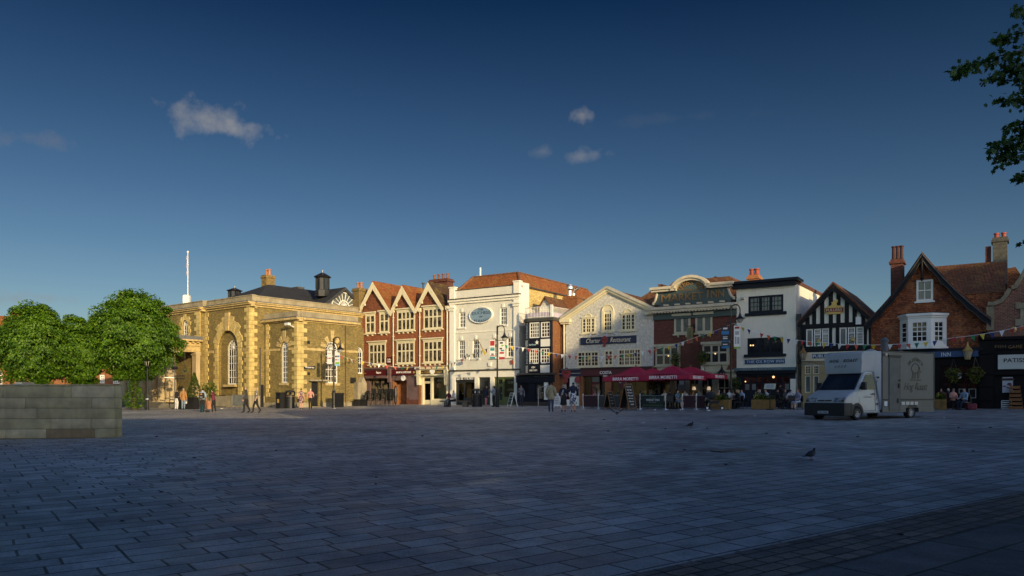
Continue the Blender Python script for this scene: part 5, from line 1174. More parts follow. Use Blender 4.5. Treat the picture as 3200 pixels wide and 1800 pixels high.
# ground floor: olive arcade
f.mb().box(-.03, mR+.1, -.3, .1, zf-.06, zf+.08).box(0, mR, -.14, .1, zf-.5, zf-.063).build('shop_entablature', OLIVE, mi)
zA = f.v(M2.x(540), M2.y(556)); ar = []
for a, b in ((120, 256), (318, 446), (478, 606), (632, 770), (836, 976)): ar.append((f.u(M2.x(a)), f.u(M2.x(b))))
def seg(a, b, v0, v1, k=.28, n=8):
    c = (a+b)/2; r = (b-a)/2; return [(a, v0), (b, v0)]+[(c+r*math.cos(math.pi*i/n), v1-r*k+r*k*math.sin(math.pi*i/n)) for i in range(n+1)]
f.mb().wall(rectp(0, mR, -.5, zf-.5), [seg(a, b, .05 if i in (0,) else .55, zA) for i, (a, b) in enumerate(ar)], -.02, .25).build('shop_front', OLIVE, mi)
for i, (a, b) in enumerate(ar):
    v0 = .05 if i == 0 else .55; q = seg(a, b, v0, zA); c = (a+b)/2; mb = f.mb()
    mb.path([(u, -.05, v) for u, v in q[2:]]+[(a, -.05, v0)], .055, 5).path([(b, -.05, v0), (b, -.05, q[2][1])], .055, 5)
    if i: mb.box(c-.03, c+.03, .14, .2, v0, zA-.1); mb.box(a, b, .14, .2, zA-.75, zA-.69)
    w = mb.build('arched_window' if i else 'doorway', OLIVE, mi); f.mb().poly([(u, .2, v) for u, v in q]).build('pane', GLASS, w)
for x, y, w_, h_, m_ in ((385, 600, .4, .45, LETW), (385, 668, .6, .55, LETG)): p = f.pt(M2, x, y); f.mb().box(p[0]-w_/2, p[0]+w_/2, .1, .12, p[1]-h_/2, p[1]+h_/2).build('notice', m_, mi)
p = f.pt(M2, 655, 425); f.mb().box(p[0]-.12, p[0]+.12, -.2, 0, p[1]-.2, p[1]+.2).build('alarm_box', WHITE, mi)
# ============ white inn with navy trim
ox = row_root('white_rendered_inn', 'white rendered inn with navy cornice, wide navy small paned windows and blue name board', 2301.5); upd()
f = Fr(ox); oR = f.u(2487); zc = (f.v(2303, 888)+f.v(2487, 866))/2; zc0 = (f.v(2303, 906)+f.v(2487, 888))/2; zf = f.v(O0.x(700), O0.y(545)); zf0 = f.v(O0.x(700), O0.y(560))
w1 = f.rect(O1, 210, 332, 598, 520); w2 = f.rect(O0, 608, 384, 797, 472)
f.mb().wall(rectp(0, oR, zf0-.2, zc0+.1), [rectp(*w1), rectp(*w2)], 0, .2).build('wall', OFFW, ox)
for r, m_, lt in ((w1, GLASSG, 0), (w2, GLASS, 1)):
    w = win(f, ox, r, INK, m_, 9, 3, .02, .14, .04, [1/3, 2/3], [], .2, INK, None)
    f.mb().box(r[0]-.22, r[1]+.22, -.16, .02, r[2]-.2, r[2]-.003).build('sill', INK, w)
    if lt:
        for t in (.09, .16): f.mb().ball((r[0]+(r[1]-r[0])*t, .0, r[2]+.56*(r[3]-r[2])), .055).build('room_light', BULB, w)
mb = f.mb().box(-.25, oR+.02, -.3, .1, zc0, zc-.15).box(-.4, oR+.25, -.5, .1, zc-.147, zc+.04); mb.build('cornice', INK, ox)
dp = 8.5
f.mb().box(oR-.1, oR+.25, .1, 1.2, zc-.147, zc+.02).build('cornice_return', INK, ox)
f.mb().poly([(oR, 0, -.5), (oR, dp, -.5), (oR, dp, zc0+.1), (oR, 0, zc0+.1)]).build('flank_wall', OFFW, ox); f.mb().box(oR-.35, oR+.05, .1, dp, zc0+.1, zc0+.35).build('flank_coping', DBRICK, ox)
shell(f, ox, 0, oR-.02, 0.02, dp, -.5, zc0+.1, OFFW)
c0 = f.pt(O1, 208, 160, 2.5); c1 = f.pt(O1, 350, 160, 2.5); ct = f.v(O1.x(280), O1.y(112), 2.5); tall = paint('orange_stack', (.36, .14, .055), .8, .25, 5)
chimney(f, ox, c0[0]+.1, c1[0]-.1, 2.0, 2.9, zc-.3, ct, tall, 2, POTR, .5, .2, .1)
p = f.pt(O1, 150, 368); f.mb().box(p[0]-.1, p[0]+.1, -.35, 0, p[1]-.06, p[1]+.08).build('security_camera', LETG, ox)
q = f.rect(O0, 594, 499, 808, 524); fascia(f, ox, q, -.06, paint('royal_blue_paint', (.015, .06, .17), .45, .12), 'THE OX ROW INN', paint('pale_blue_white', (.55, .64, .68), .5, .05), (.05, .97, .2, .8), name='name_board', spacing=1.1)
q = f.rect(O0, 547, 545, 856, 560); fz = f.mb().box(-.05, oR+.05, -.4, .1, q[2], q[3]).build('fascia_board', paint('grey_blue_paint', (.06, .11, .14), .5, .12), ox); w = q[1]-q[0]
text(f.m, fz, 'FULLER SMITH & TURNER', q[0]+.1*w, q[0]+.82*w, q[2]+.07, q[3]-.06, -.403, LETG, spacing=1.2, bold=.01)
zt = q[2]; z0 = f.v(O2.x(850), O2.y(165))
f.mb().box(0, oR+.02, -.25, .1, z0, zt-.003).build('shop_lintel', INK, ox)
s0, s1, sy0, sy1 = f.rect(O2, 530, 195, 1180, 400)
f.mb().wall(rectp(0, oR, -.5, z0), [rectp(s0, s1, sy0, sy1)], -.02, .25).build('shop_front', INK, ox)
w = shopglass(f, ox, s0, s1, sy0, sy1, .12, frame=INK, mull=[i/7 for i in range(1, 7)], tran=[.48], pm=GLASSR)
mb = f.mb()
for i, t in enumerate((.05, .2, .62, .9)): mb.box(s0+(s1-s0)*t, s0+(s1-s0)*(t+.09), .1, .12, sy0+.02, sy0+.45*(sy1-sy0))
mb.build('menu_card', paint('pale_menu', (.16, .17, .17), .7, .2), w)
for x, y, r in ((568, 275, .05), (955, 212, .085)): p = f.pt(O2, x, y); f.mb().ball((p[0], .05, p[1]), r).build('room_light', BULB, w)
f.mb().box(oR-.35, oR+.01, -.12, .2, -.5, z0-.4).build('pilaster', OFFW, ox)
# ============ timber framed pub
tf = row_root('timber_framed_inn', 'small black and white timber framed gabled inn with three light windows', 2505); upd()
f = Fr(tf); tR = f.u(F1.x(938)); zb1 = f.v(F1.x(500), F1.y(527)); zbot = f.v(F1.x(500), F1.y(800)); zf = zbot-.25
la, va = f.pt(F1, 490, 30); e0 = f.pt(F1, 85, 450); e1 = f.pt(F1, 935, 480); ve = (e0[1]+e1[1])/2+.05
wa = f.rect(F1, 148, 578, 438, 788); wb = f.rect(F1, 553, 556, 862, 770); wa = (wa[0], wa[1], (wa[2]+wb[2])/2, (wa[3]+wb[3])/2); wb = (wb[0], wb[1], wa[2], wa[3])
f.mb().wall([(0, zf-1.0), (tR, zf-1.0), (tR, ve), (la, va-.1), (0, ve)], [rectp(*wa), rectp(*wb)], 0, .15).build('wall', OFFW, tf)
sl = (va-ve)/(la-0); srr = (va-ve)/(tR-la)
mb = f.mb().box(-.05, tR+.05, -.08, .0, zb1-.2, zb1+.12).box(-.05, tR, -.07, .0, zbot-.3, wa[2]-.01)
for x in (88, 172, 252, 350, 455, 548, 650, 745, 845, 930):
    u = f.u(F1.x(x)); top = va-.25-(abs(u-la)*(sl if u < la else srr)); mb.box(u-.13, u+.13, -.06, .0, zb1+.12, max(zb1+.13, top))
for a, b in ((-.03, .13), (f.u(F1.x(108)), wa[0]), (wa[1], f.u(F1.x(472))), (f.u(F1.x(515)), wb[0]), (wb[1], f.u(F1.x(895))), (tR-.1, tR+.02)): mb.box(a, b, -.06, .0, wa[2]-.02, zb1-.2)
mb.build('timber_frame', OAK, tf)
barge(f, tf, 0, tR, ve, la, va, -.3, -.18, OAK, .32, .2)
for r in (wa, wb):
    for i in range(3):
        a = r[0]+(r[1]-r[0])*i/3+.04; b = r[0]+(r[1]-r[0])*(i+1)/3-.04
        win(f, tf, (a, b, r[2], r[3]), WHITE, GLASSR if i == 1 else GLASSG, 4 if i else 1, 6 if i else 1, .0, .07, .018, [], [.72] if i else [], .05)
    f.mb().box(r[0], r[1], .02, .14, r[2], r[3]).build('window_backing', OAK, tf)
    f.mb().lathe([(.2, r[2]+.25), (.12, r[2]+.5)], r[0]+(r[1]-r[0])*.55, -.0, 10).build('table_lamp', paint('lamp_shade_cloth', (.4, .32, .12), .7, .1), tf)
gable_roof(f, tf, 0, tR, ve, la, va, -.3, 9, ROOFT, .2); shell(f, tf, 0, tR, 0, 9, -.5, ve-.1, OFFW)
pipe(f, tf, -.15, 0, f.v(F1.x(70), F1.y(450)), BLACK, d=-.14)
q = f.rect(F1, 386, 322, 610, 372); sg = fascia(f, tf, q, -.12, paint('brick_red_sign', (.19, .022, .016), .5, .15), 'FULLERS', paint('cream_letters', (.62, .52, .32), .5, .05), (.07, .93, .2, .8), name='brewery_sign', bold=.01)
f.mb().box(q[0]-.04, q[1]+.04, -.1, -.02, q[2]-.05, q[3]+.05).box((q[0]+q[1])/2-.45, (q[0]+q[1])/2+.45, -.11, -.02, q[2]-.14, q[3]+.14).build('gilt_border', GOLD, sg)
c = ((q[0]+q[1])/2, q[3]+.14); f.mb().prism([(c[0]+.6*(x-c[0]), c[1]+.6*(y-c[1])) for x, y in [(c[0]-.42, c[1]), (c[0]+.35, c[1]), (c[0]+.25, c[1]+.25), (c[0]+.42, c[1]+.5), (c[0]+.3, c[1]+.75), (c[0]+.12, c[1]+.55), (c[0]-.02, c[1]+.7), (c[0]-.12, c[1]+.45), (c[0]-.3, c[1]+.4), (c[0]-.22, c[1]+.2)]], -.13, -.03).build('gilt_crest', GOLD, sg)
p = f.pt(F1, 795, 468); f.mb().box(p[0]-.16, p[0]+.16, -.2, 0, p[1]-.3, p[1]+.2).build('alarm_box', WHITE, tf)
q0 = f.pt(L0, 60, 508); zg = q0[1]
zc2 = f.v(L0.x(80), L0.y(548)); f.mb().box(.0, tR, -.1, .1, zc2, zbot-.303).build('cream_band', CREAM, tf)
q = f.rect(L0, 80, 518, 200, 536); fascia(f, tf, q, -.16, MATS['royal_blue_paint'], 'PUBLIC BAR', LETW, (.03, .97, .15, .85), name='name_board')
YST = paint('yellow_sandstone', (.34, .27, .14), .85, .2, 2, .3)
a0, a1, y0, y1 = f.rect(L0, 42, 572, 112, 640); hs_ = []
g0 = [(a0+(a1-a0)*i/2+.08, a0+(a1-a0)*(i+1)/2-.08) for i in range(2)]
g2_ = [(a+3.2, b+3.2) for a, b in g0]
f.mb().wall(rectp(0, tR, -.5, zc2), [rectp(a, b, 1.0, zc2-1.0) for a, b in g0+g2_]+[rectp(a, b, zc2-.9, zc2-.3) for a, b in g0+g2_], 0, .2).build('stone_front', YST, tf)
for a, b in g0+g2_:
    win(f, tf, (a, b, 1.0, zc2-1.0), CREAM, GLASSG, 1, 1, .08, .06, .03); win(f, tf, (a, b, zc2-.9, zc2-.3), CREAM, GLASS, 3, 3, .08, .06, .02)
# ============ tile hung house with carved bargeboards
th = row_root('tile_hung_house', 'tile hung gabled inn with carved black bargeboards, white bay window and tall chimneys', 2722); upd()
f = Fr(th); hR = f.u(3083); la, va = f.pt(L1, 250, 182); e0 = f.pt(L0, 322, 385); e1 = f.pt(L1, 735, 618); ve = (e0[1]+e1[1])/2
wt = f.rect(L1, 202, 372, 328, 532); by = f.rect(L2, 352, 75, 752, 360); zf = f.v(L2.x(900), L2.y(372))
PB = lambda x, y, d=-.7: f.pt(L2, x, y, d)
f.mb().wall([(0, -.5+zf-.3), (hR, -.5+zf-.3), (hR, ve), (la, va-.1), (0, ve)], [rectp(*wt)], 0, .2).build('wall', TILEW, th)
win(f, th, wt, WHITE, GLASSG, 2, 2, -.02, .12, .045, [], [.5], .06, WHITE, None)
# curved carved bargeboards
def curve_barge(ua_, va_, ub, vb, sag, y0, y1, w, nme):
    n = 18; P0 = []; P1 = []
    for i in range(n+1):
        t = i/n; u = ua_+(ub-ua_)*t; v = va_+(vb-va_)*t-sag*math.sin(math.pi*t)
        P0.append((u, v)); P1.append((u, v-w*(1.25+.35*math.sin(t*math.pi*5.2)**2)))
    mb = f.mb()
    for i in range(n): mb.prism([P0[i], P0[i+1], P1[i+1], P1[i]], y0, y1)
    o = mb.build(nme, OAK, th)
    m2 = f.mb(); m2.path([(u, y0-.03, v-.06) for u, v in P0], .05, 4); m2.path([(u, y0-.02, v+.03) for u, v in P1], .03, 4); m2.build('moulding', paint('grey_black_moulding', (.035, .037, .04), .5, .2), o)
    return P0
Pl = curve_barge(-.3, ve-.3, la, va, .28, -.5, -.38, .34, 'barge_board'); Pr = curve_barge(la, va, hR+.25, ve-.35, .28, -.503, -.383, .34, 'barge_board')
f.mb().lathe([(.03, va-1.75), (.12, va-1.6), (.07, va-1.5), (.07, va-.4), (.1, va-.3)], la, -.52, 8).build('pendant', OAK, th)
mb = f.mb()
for Q in (Pl, Pr):
    for i in range(len(Q)-1): mb.prism([Q[i], Q[i+1], (Q[i+1][0], Q[i+1][1]+.12), (Q[i][0], Q[i][1]+.12)], -.42, 8)
mb.build('roof', ROOFT, th)
# cross roof to the right, tiled flank, chimneys
r0 = f.pt(L1, 480, 265, 3.5); r1 = f.pt(L1, 880, 222, 3.5); zr = (r0[1]+r1[1])/2
f.mb()._add([(la+.3, 3.5, zr), (r1[0], 3.5, zr), (r1[0], .9, zr-2.3), (la+2.0, .9, zr-2.3), (r1[0], 6.5, zr-2.6), (la, 6.5, zr-2.6)], [(3, 2, 1, 0), (1, 4, 5, 0)]).build('cross_roof', ROOFT, th)
f.mb().prism([(hR-1.9, ve-.6), (r1[0]-.1, ve-.6), (r1[0]-.1, zr-2.25), (hR-1.9, zr-2.25)], .95, 1.1).poly([(r1[0]-.1, .95, ve-.6), (r1[0]-.1, 6.3, ve-.6), (r1[0]-.1, 6.3, zr-2.4), (r1[0]-.1, 3.5, zr-.05), (r1[0]-.1, .95, zr-2.25)]).build('hung_tile_flank', TILEW, th)
shell(f, th, 0, hR-.1, 0, 8, -.5, ve-.3, DBRICK)
c0, c1 = f.pt(L1, 14, 440, 2.5), f.pt(L1, 118, 440, 2.5); ct = f.v(L1.x(68), L1.y(222), 2.5)
chimney(f, th, c0[0], c1[0]-.1, 2.1, 3.0, 4.5, ct, DBRICK, 3, paint('shaded_red_pot', (.06, .018, .014), .8, .25), .95, .13, .1)  # pots darkened, the shade on this stack put into their colour
f.mb().box(c0[0]-.6, c1[0]+.2, 1.5, 6, 3.0, ve+.4).build('rear_block', DBRICK, th)
c0, c1 = f.pt(L1, 778, 235, 4), f.pt(L1, 888, 235, 4); ct = f.v(L1.x(830), L1.y(62), 4)
STK = courses('stone_grey_stack', (.10, .10, .09), (.08, .08, .072), (.05, .05, .045), .5, .25, .01, blot=.3)
chimney(f, th, c0[0], c1[0], 3.4, 4.5, zr-1.5, ct, STK, 2, POTR, .36, .15, .08); f.mb().box(c0[0]-.42, c0[0]-.1, 3.6, 4.2, zr-2.0, ct-.5).build('chimney', DBRICK, th)
r2 = f.pt(L1, 962, 278, 6.5); f.mb().prism([(r2[0]-1.5, ve), (r2[0]+.6, ve), (r2[0]+.6, r2[1]-1.3), (r2[0]-.1, r2[1]), (r2[0]-1.5, r2[1]-.2)], 6.2, 9.5).build('rear_roof', ROOFT, th)
# canted white bay
ux0, ux1 = f.u(L2.x(400), -.75), f.u(L2.x(612), -.75); bz0 = f.v(L2.x(505), L2.y(360), -.75); bz1 = f.v(L2.x(505), L2.y(78), -.75); uo0, uo1 = ux0-.55, f.u(L2.x(752), 0)
zz = (bz0, bz1); hole_v = (bz0+.3, bz1-.35)
BF = Fr(th, 0, -.75, 0); BLf = Fr(th, uo0, 0, math.atan2(-.75, ux0-uo0)); BRf = Fr(th, ux1, -.75, math.atan2(.75, uo1-ux1)); ll = math.hypot(.75, ux0-uo0); lr = math.hypot(.75, uo1-ux1)
for fr, a, b, nx in ((BF, ux0, ux1, 3), (BLf, 0, ll, 1), (BRf, 0, lr, 2)):
    m = .2 if nx > 1 else .15
    fr.mb().wall(rectp(a, b, bz0, bz1), [rectp(a+m, b-m, *hole_v)], 0, .12).build('bay_wall', WHITE, th)
    win(fr, th, (a+m, b-m, *hole_v), WHITE, GLASSB if nx != 1 else GLASS, nx, 4, .04, .07, .045, [], [.52], .06, name='bay_window')
pl = lambda o: [(uo0-o, 0), (ux0-o*.6, -.75-o), (ux1+o*.6, -.75-o), (uo1+o, 0)]
f.mb().prismz(pl(.14), bz1, bz1+.14).prismz(pl(.06), bz1-.12, bz1-.0).build('bay_cornice', WHITE, th); f.mb().prismz(pl(.1), bz0-.12, bz0).build('bay_base', WHITE, th); f.mb().prismz(pl(.1), bz1+.143, bz1+.2).build('bay_roof', LEADD, th)
# ground floor: blue fascia INN, dark front
q = f.rect(L2, 480, 380, 1045, 455); qz = f.rect(P1, 100, 168, 466, 222)
f.mb().box(0, hR-.2, -.35, .1, qz[3]+.02, bz0-.12).build('shop_cornice', INK, th)
fz = f.mb().box(.6, f.u(P1.x(466)), -.3, .1, qz[2], qz[3]+.017).build('fascia_board', MATS['royal_blue_paint'], th)
a0, a1, y0, y1 = f.rect(P1, 122, 180, 208, 216, -.3); text(f.m, fz, 'INN', a0, a1, y0, y1, -.303, LETW, spacing=1.15)
a0, a1, y0, y1 = f.rect(P1, -300, 184, 60, 222, -.3); text(f.m, fz, 'THE OX ROW', a0+.4, a1, y0, y1, -.303, LETW, spacing=1.15)
zt = qz[2]; DK = paint('near_black_shopfront', (.010, .008, .008), .6, .25, spec=.15)
gl = [rectp(f.u(P1.x(105)), f.u(P1.x(225)), 1.1, zt-.5), rectp(f.u(P1.x(250)), f.u(P1.x(460)), 1.1, zt-.5), rectp(.5, 3.2, 1.0, zt-.5)]
f.mb().wall(rectp(0, hR, -.5, zt), gl, -.02, .2).build('shop_front', DK, th)
for g in gl: win(f, th, (g[0][0], g[1][0], g[0][1], g[2][1]), DK, GLASSR, 3, 2, .1, .07, .04, name='shop_window')
for a, b, c, e in ((372, 512, 440, 598), (282, 512, 345, 555)):
    q = f.rect(P1, a, b, c, e); mb = f.mb(); bars(mb, q[0], q[1], q[2], q[3], .035, .0, 1, 1, -.06, .04); mb.build('pale_frame', LETG, th)
p = f.pt(P1, 286, 395); text(f.m, th, 'S', p[0]-.13, p[0]+.13, p[1]-.16, p[1]+.2, -.05, LETW, bold=.03, name='window_lettering')
# ============ patisserie with Dutch gable at the right edge
pt = row_root('patisserie', 'red brick shop with curved stone coped gable above a dark shopfront, right edge', 3083); upd()
f = Fr(pt); pR = f.u(3420)
c = [f.pt(L1, 712, 566), f.pt(L1, 780, 570), f.pt(L1, 850, 545), f.pt(L1, 895, 495), f.pt(L1, 920, 445), f.pt(L1, 962, 438), f.pt(L1, 985, 395), f.pt(L1, 1012, 350)]
prof = [(u+.0, v) for u, v in c]; top = prof[-1][1]+1.0; mid = (prof[-1][0]+pR)/2
prof = [(0.05, prof[0][1])]+prof[1:]+[(prof[-1][0]+.5, top), (pR-prof[-1][0]-.5 if pR-prof[-1][0]-.5 > prof[-1][0] else pR-1, top)]
zf = f.v(L2.x(1300), L2.y(285))
out = [(0.05, zf-.2), (pR, zf-.2), (pR, top)]+prof[::-1]
wn = f.rect(L1, 985, 545, 1120, 740)
f.mb().wall(out, [rectp(wn[0]+.15, wn[1], wn[2]+.3, wn[3]-.3)], -.05, .2).build('wall', courses('bright_red_brick', (.26, .085, .045), (.2, .06, .035), (.30, .22, .17), .24, .085, .016, blot=.25), pt)
f.mb().box(wn[0], wn[0]+.15, -.12, .1, wn[2], wn[3]).box(wn[0]-.25, wn[0], -.11, .1, wn[2]+.2, wn[2]+.6).box(wn[0]-.25, wn[0], -.11, .1, wn[2]+1.2, wn[2]+1.6).box(wn[0]-.2, wn[1]+.3, -.14, .1, wn[3]-.3, wn[3]).build('window_surround', STONED, pt)
win(f, pt, (wn[0]+.15, wn[1], wn[2]+.3, wn[3]-.3), STONED, GLASS, 2, 3, .05, .06, .03)
mb = f.mb()
for a, b in zip(prof, prof[1:]):
    dx, dz = b[0]-a[0], b[1]-a[1]; l = math.hypot(dx, dz) or 1; nx_, nz_ = -dz/l*.22, dx/l*.22
    mb.prism([a, b, (b[0]+nx_, b[1]+nz_), (a[0]+nx_, a[1]+nz_)], -.22, .3)
mb.build('gable_coping', STONED, pt)
q = f.rect(L1, 725, 575, 785, 740); f.mb().box(.0, q[1], -.16, .1, q[2]-.1, q[3]).build('corner_stone', STONED, pt)
shell(f, pt, .05, pR, 0, 9, -.5, prof[0][1]-.3, DBRICK)
mb = f.mb().box(-.35, f.u(3106), -.25, .2, -.5, zf-.1); mb.lathe([(.25, zf-.1), (.35, zf), (.3, zf+.25), (.12, zf+.45)], -.1, -.1, 10); mb.build('shop_pilaster', DK, pt)
for z in (.5, 1.35, zf-.9): f.mb().box(-.42, f.u(3108), -.33, .1, z, z+.14).build('pilaster_moulding', DK, pt)
f.mb().box(-.1, pR, -.42, .2, zf-.06, zf+.1).build('shop_cornice', DK, pt)
q = f.rect(P1, 600, 100, 1100, 150); fz = f.mb().box(0, pR, -.2, .2, q[2], zf-.063).build('fascia_board', DK, pt)
a0, a1, y0, y1 = f.rect(P1, 612, 112, 712, 138, -.2); text(f.m, fz, 'FISH', a0, a1, y0, y1, -.203, GOLDD, spacing=1.1); a0, a1, y0, y1 = f.rect(P1, 735, 112, 862, 142, -.2); text(f.m, fz, 'GAME', a0, a1, y0, y1, -.203, GOLDD, spacing=1.1)
q = f.rect(P1, 640, 200, 880, 332, -.25); sgn = f.mb().box(q[0]+.0, q[0]+4.4, -.25, -.05, q[2], q[3]).build('sign_board', paint('ivory_sign', (.62, .62, .55), .5, .08, 1.2), pt)
a0, a1, y0, y1 = f.rect(P1, 692, 232, 850, 270, -.25); u9 = a1-a0; text(f.m, sgn, 'PATISSERIE', a0, a0+u9*2.1, y0, y1, -.253, LETB, bold=.035)
q = f.rect(P1, 640, 200, 880, 332, -.25)
f.mb().box(0, pR, -.1, .15, -.5, q[2]-.35).build('shop_front', DK, pt); f.mb().box(-.0, pR, -.3, .15, q[2]-.34, q[2]-.15).box(0, pR, -.12, .15, q[2]-.147, f.rect(P1, 600, 100, 1100, 150)[2]-.003).build('shop_lintel', DK, pt)
for x in (5.0, 6.8): f.mb().box(x, x+1.4, -.12, -.09, .6, q[2]-.5).build('shop_window', GLASS, pt)
q = f.rect(P1, 680, 405, 777, 547, -.12); po = f.mb().box(q[0], q[1], -.14, -.1, q[2], q[3]).build('poster', paint('poster_white', (.52, .50, .54), .5, .06), pt)
random.seed(5); mb = f.mb(); m2 = f.mb()
for i in range(7): u = random.uniform(q[0]+.1, q[1]-.1); v = q[2]+(q[3]-q[2])*random.uniform(.25, .6); mb.prism([(u+.1*math.cos(a), v+.05*math.sin(a)) for a in [k*.9 for k in range(7)]], -.15, -.14)
for i in range(5): u = q[0]+(i+.5)*(q[1]-q[0])/5; m2.prism([(u+.13*math.cos(a), q[3]-.14+.08*math.sin(a)) for a in [k*.9 for k in range(7)]], -.15, -.14)
mb.build('poster_picture', paint('poster_pink', (.25, .10, .12), .6, .4, 9), po); m2.build('poster_border', paint('poster_brown_fruit', (.10, .05, .03), .6, .5, 9), po)
q = f.rect(P1, 675, 622, 762, 692, -.12); mb = f.mb(); v = q[2]
while v < q[3]: mb.box(q[0], q[1], -.15, -.1, v, v+.05); v += .11
mb.box(q[0]-.03, q[0], -.15, -.1, q[2], q[3]).box(q[1], q[1]+.03, -.15, -.1, q[2], q[3]); mb.build('air_grille', LETW, pt)
# ============ far buildings behind the trees on the left
fb = thing('far_brick_house', 'orange brick house with a red tiled roof at the far left edge behind the trees', 'building', gd(-80, 96), R(6)); upd()
f = Fr(fb); L_ = f.u(-80); Rr = f.u(33); zt = f.v(0, 1065); za = f.v(0, 992); a = f.rect(Cr(0, 980, 3.15), 0, 560, 24, 650)
f.mb().wall(rectp(L_, Rr, -1, zt), [rectp(a[0]-.6, a[1], a[2]-.6, a[3])], 0, .2).build('wall', OBRICK, fb); win(f, fb, (a[0]-.6, a[1], a[2]-.6, a[3]), WHITE, GLASS, 2, 3, .08, .1, .06)
f.mb().box(L_, Rr+.3, -.4, .1, zt-.1, zt+.75).build('cornice', CREAM, fb)
f.mb()._add([(L_, -.3, zt+.75), (Rr+.3, -.3, zt+.75), (Rr-.8, 4, za+.6), (L_, 4, za+.6), (Rr+.3, 9, zt+.75)], [(0, 1, 2, 3), (1, 4, 2)]).build('roof', ROOFO, fb); shell(f, fb, L_, Rr, 0, 9, -1, zt, OBRICK)
f.mb().box(Rr-1.6, Rr-.5, 3.4, 4.6, za-1, za+1.3).build('chimney', OBRICK, fb)
fb2 = thing('far_brick_shop', 'low orange brick house with white sash windows glimpsed under the lime trees beside the porch', 'building', gd(40, 92), R(-3)); upd()
f = Fr(fb2); Rr = f.u(400); zt = f.v(300, 1098); Cq = Cr(0, 1180, 3.467)
ws_ = [f.rect(Cq, 1080, -30, 1132, 62), f.rect(Cq, 1222, -12, 1296, 66)]
f.mb().wall(rectp(0, Rr, -1, zt), [rectp(*w) for w in ws_], 0, .2).build('wall', OBRICK, fb2)
for w in ws_: win(f, fb2, w, WHITE, GLASS, 3, 4, .08, .12, .06)
hip_roof(f, fb2, -.2, Rr+.2, -.2, 9, zt, zt+3.0, ROOFT, 2.5, 4, 4); shell(f, fb2, 0, Rr, 0, 9, -1, zt, OBRICK)
f.mb().box(f.u(Cq.x(1310)), Rr, -.12, .05, -1, zt).build('quoin', STONE, fb2)
# ============ stone planter wall, near left
C9 = Cr(0, 1180, 3.467)
b0 = gp(-60, 1375); b1 = gp(356, 1368.5); b0.z = b1.z
pw = thing('stone_wall', 'long low wall of big weathered grey stone blocks in the left foreground', 'wall', (b0.x, b0.y, b1.z), math.atan2(b1.y-b0.y, b1.x-b0.x)); upd()
f = Fr(pw); l = (b1-b0).length; zt = f.v(200, 1206); random.seed(11)
base = paint('wall_core', (.22, .185, .11), .9, .2)
f.mb().box(-12, l-.02, .02, .75, -.4, zt-.02).build('core', base, pw)
PWS = [paint('wall_stone_%s' % n, c, .85, .4, 1.6, .6, streak=.45) for n, c in (('grey', (.58, .475, .26)), ('olive', (.49, .41, .21)), ('brown', (.36, .25, .12)), ('pale', (.66, .55, .31)))]
v = 0.0; hs = [.30, .335, .335, .335, zt-1.305]
for k, h in enumerate(hs):
    u = -12-random.random()
    while u < l-.3:
        w = random.uniform(.9, 2.2)
        if u+w > l-.6: w = l-u
        m_ = random.choices(PWS, (5, 4, .8, 1.6))[0]
        mb = f.mb(); e = random.uniform(-.012, .012)
        mb.box(u+.005, u+w-.005, e, .7, v+.004, v+h-.004); bevel(mb.build('stone_block', m_, pw), .014, 2); u += w
    v += h
bevel(f.mb().box(-12, l+.0, -.02, .78, zt, zt+.05).build('coping', PWS[1], pw), .015, 2)
# ============ buildings behind the camera whose shadow fills the square (out of view, plain)
def opp(name, label, xs, Y, H, ridge, depth=9):
    t = thing(name, label, 'building', (xs[0], Y, -.4)); w = xs[1]-xs[0]
    MB().box(0, w, -depth, 0, 0, H).build('wall', OBRICK, t)
    MB()._add([(0, 0, H), (w, 0, H), (w, -depth, H), (0, -depth, H), (0, -depth/2, H+ridge), (w, -depth/2, H+ridge)], [(0, 1, 5, 4), (2, 3, 4, 5), (1, 2, 5), (3, 0, 4)]).build('roof', ROOFT, t)
OY = -7.0
for a, b, h, n, l in [(-70, 4, 12.5, 'terrace', 'long plain brick terrace'), (4, 9, 12.5, 'house', 'low brick house'), (9, 18, 12.4, 'shop', 'lower brick shop'), (18, 27, 17, 'bank', 'brick bank'), (27, 35, 19.3, 'hall', 'tall brick hall'), (35, 41.5, 21, 'inn', 'high brick inn'), (41.5, 45, 23, 'store', 'high brick store'), (45, 51, 25.3, 'hotel', 'highest brick hotel'), (51, 57.8, 23.4, 'office', 'brick office'), (57.8, 100, 24.4, 'theatre', 'brick theatre')]: opp('opposite_'+n, l+' on the shaded side of the square', (a, b), OY, h, .5)
ROWA = math.atan2(-.66, 1)      # bearing of the row of shops
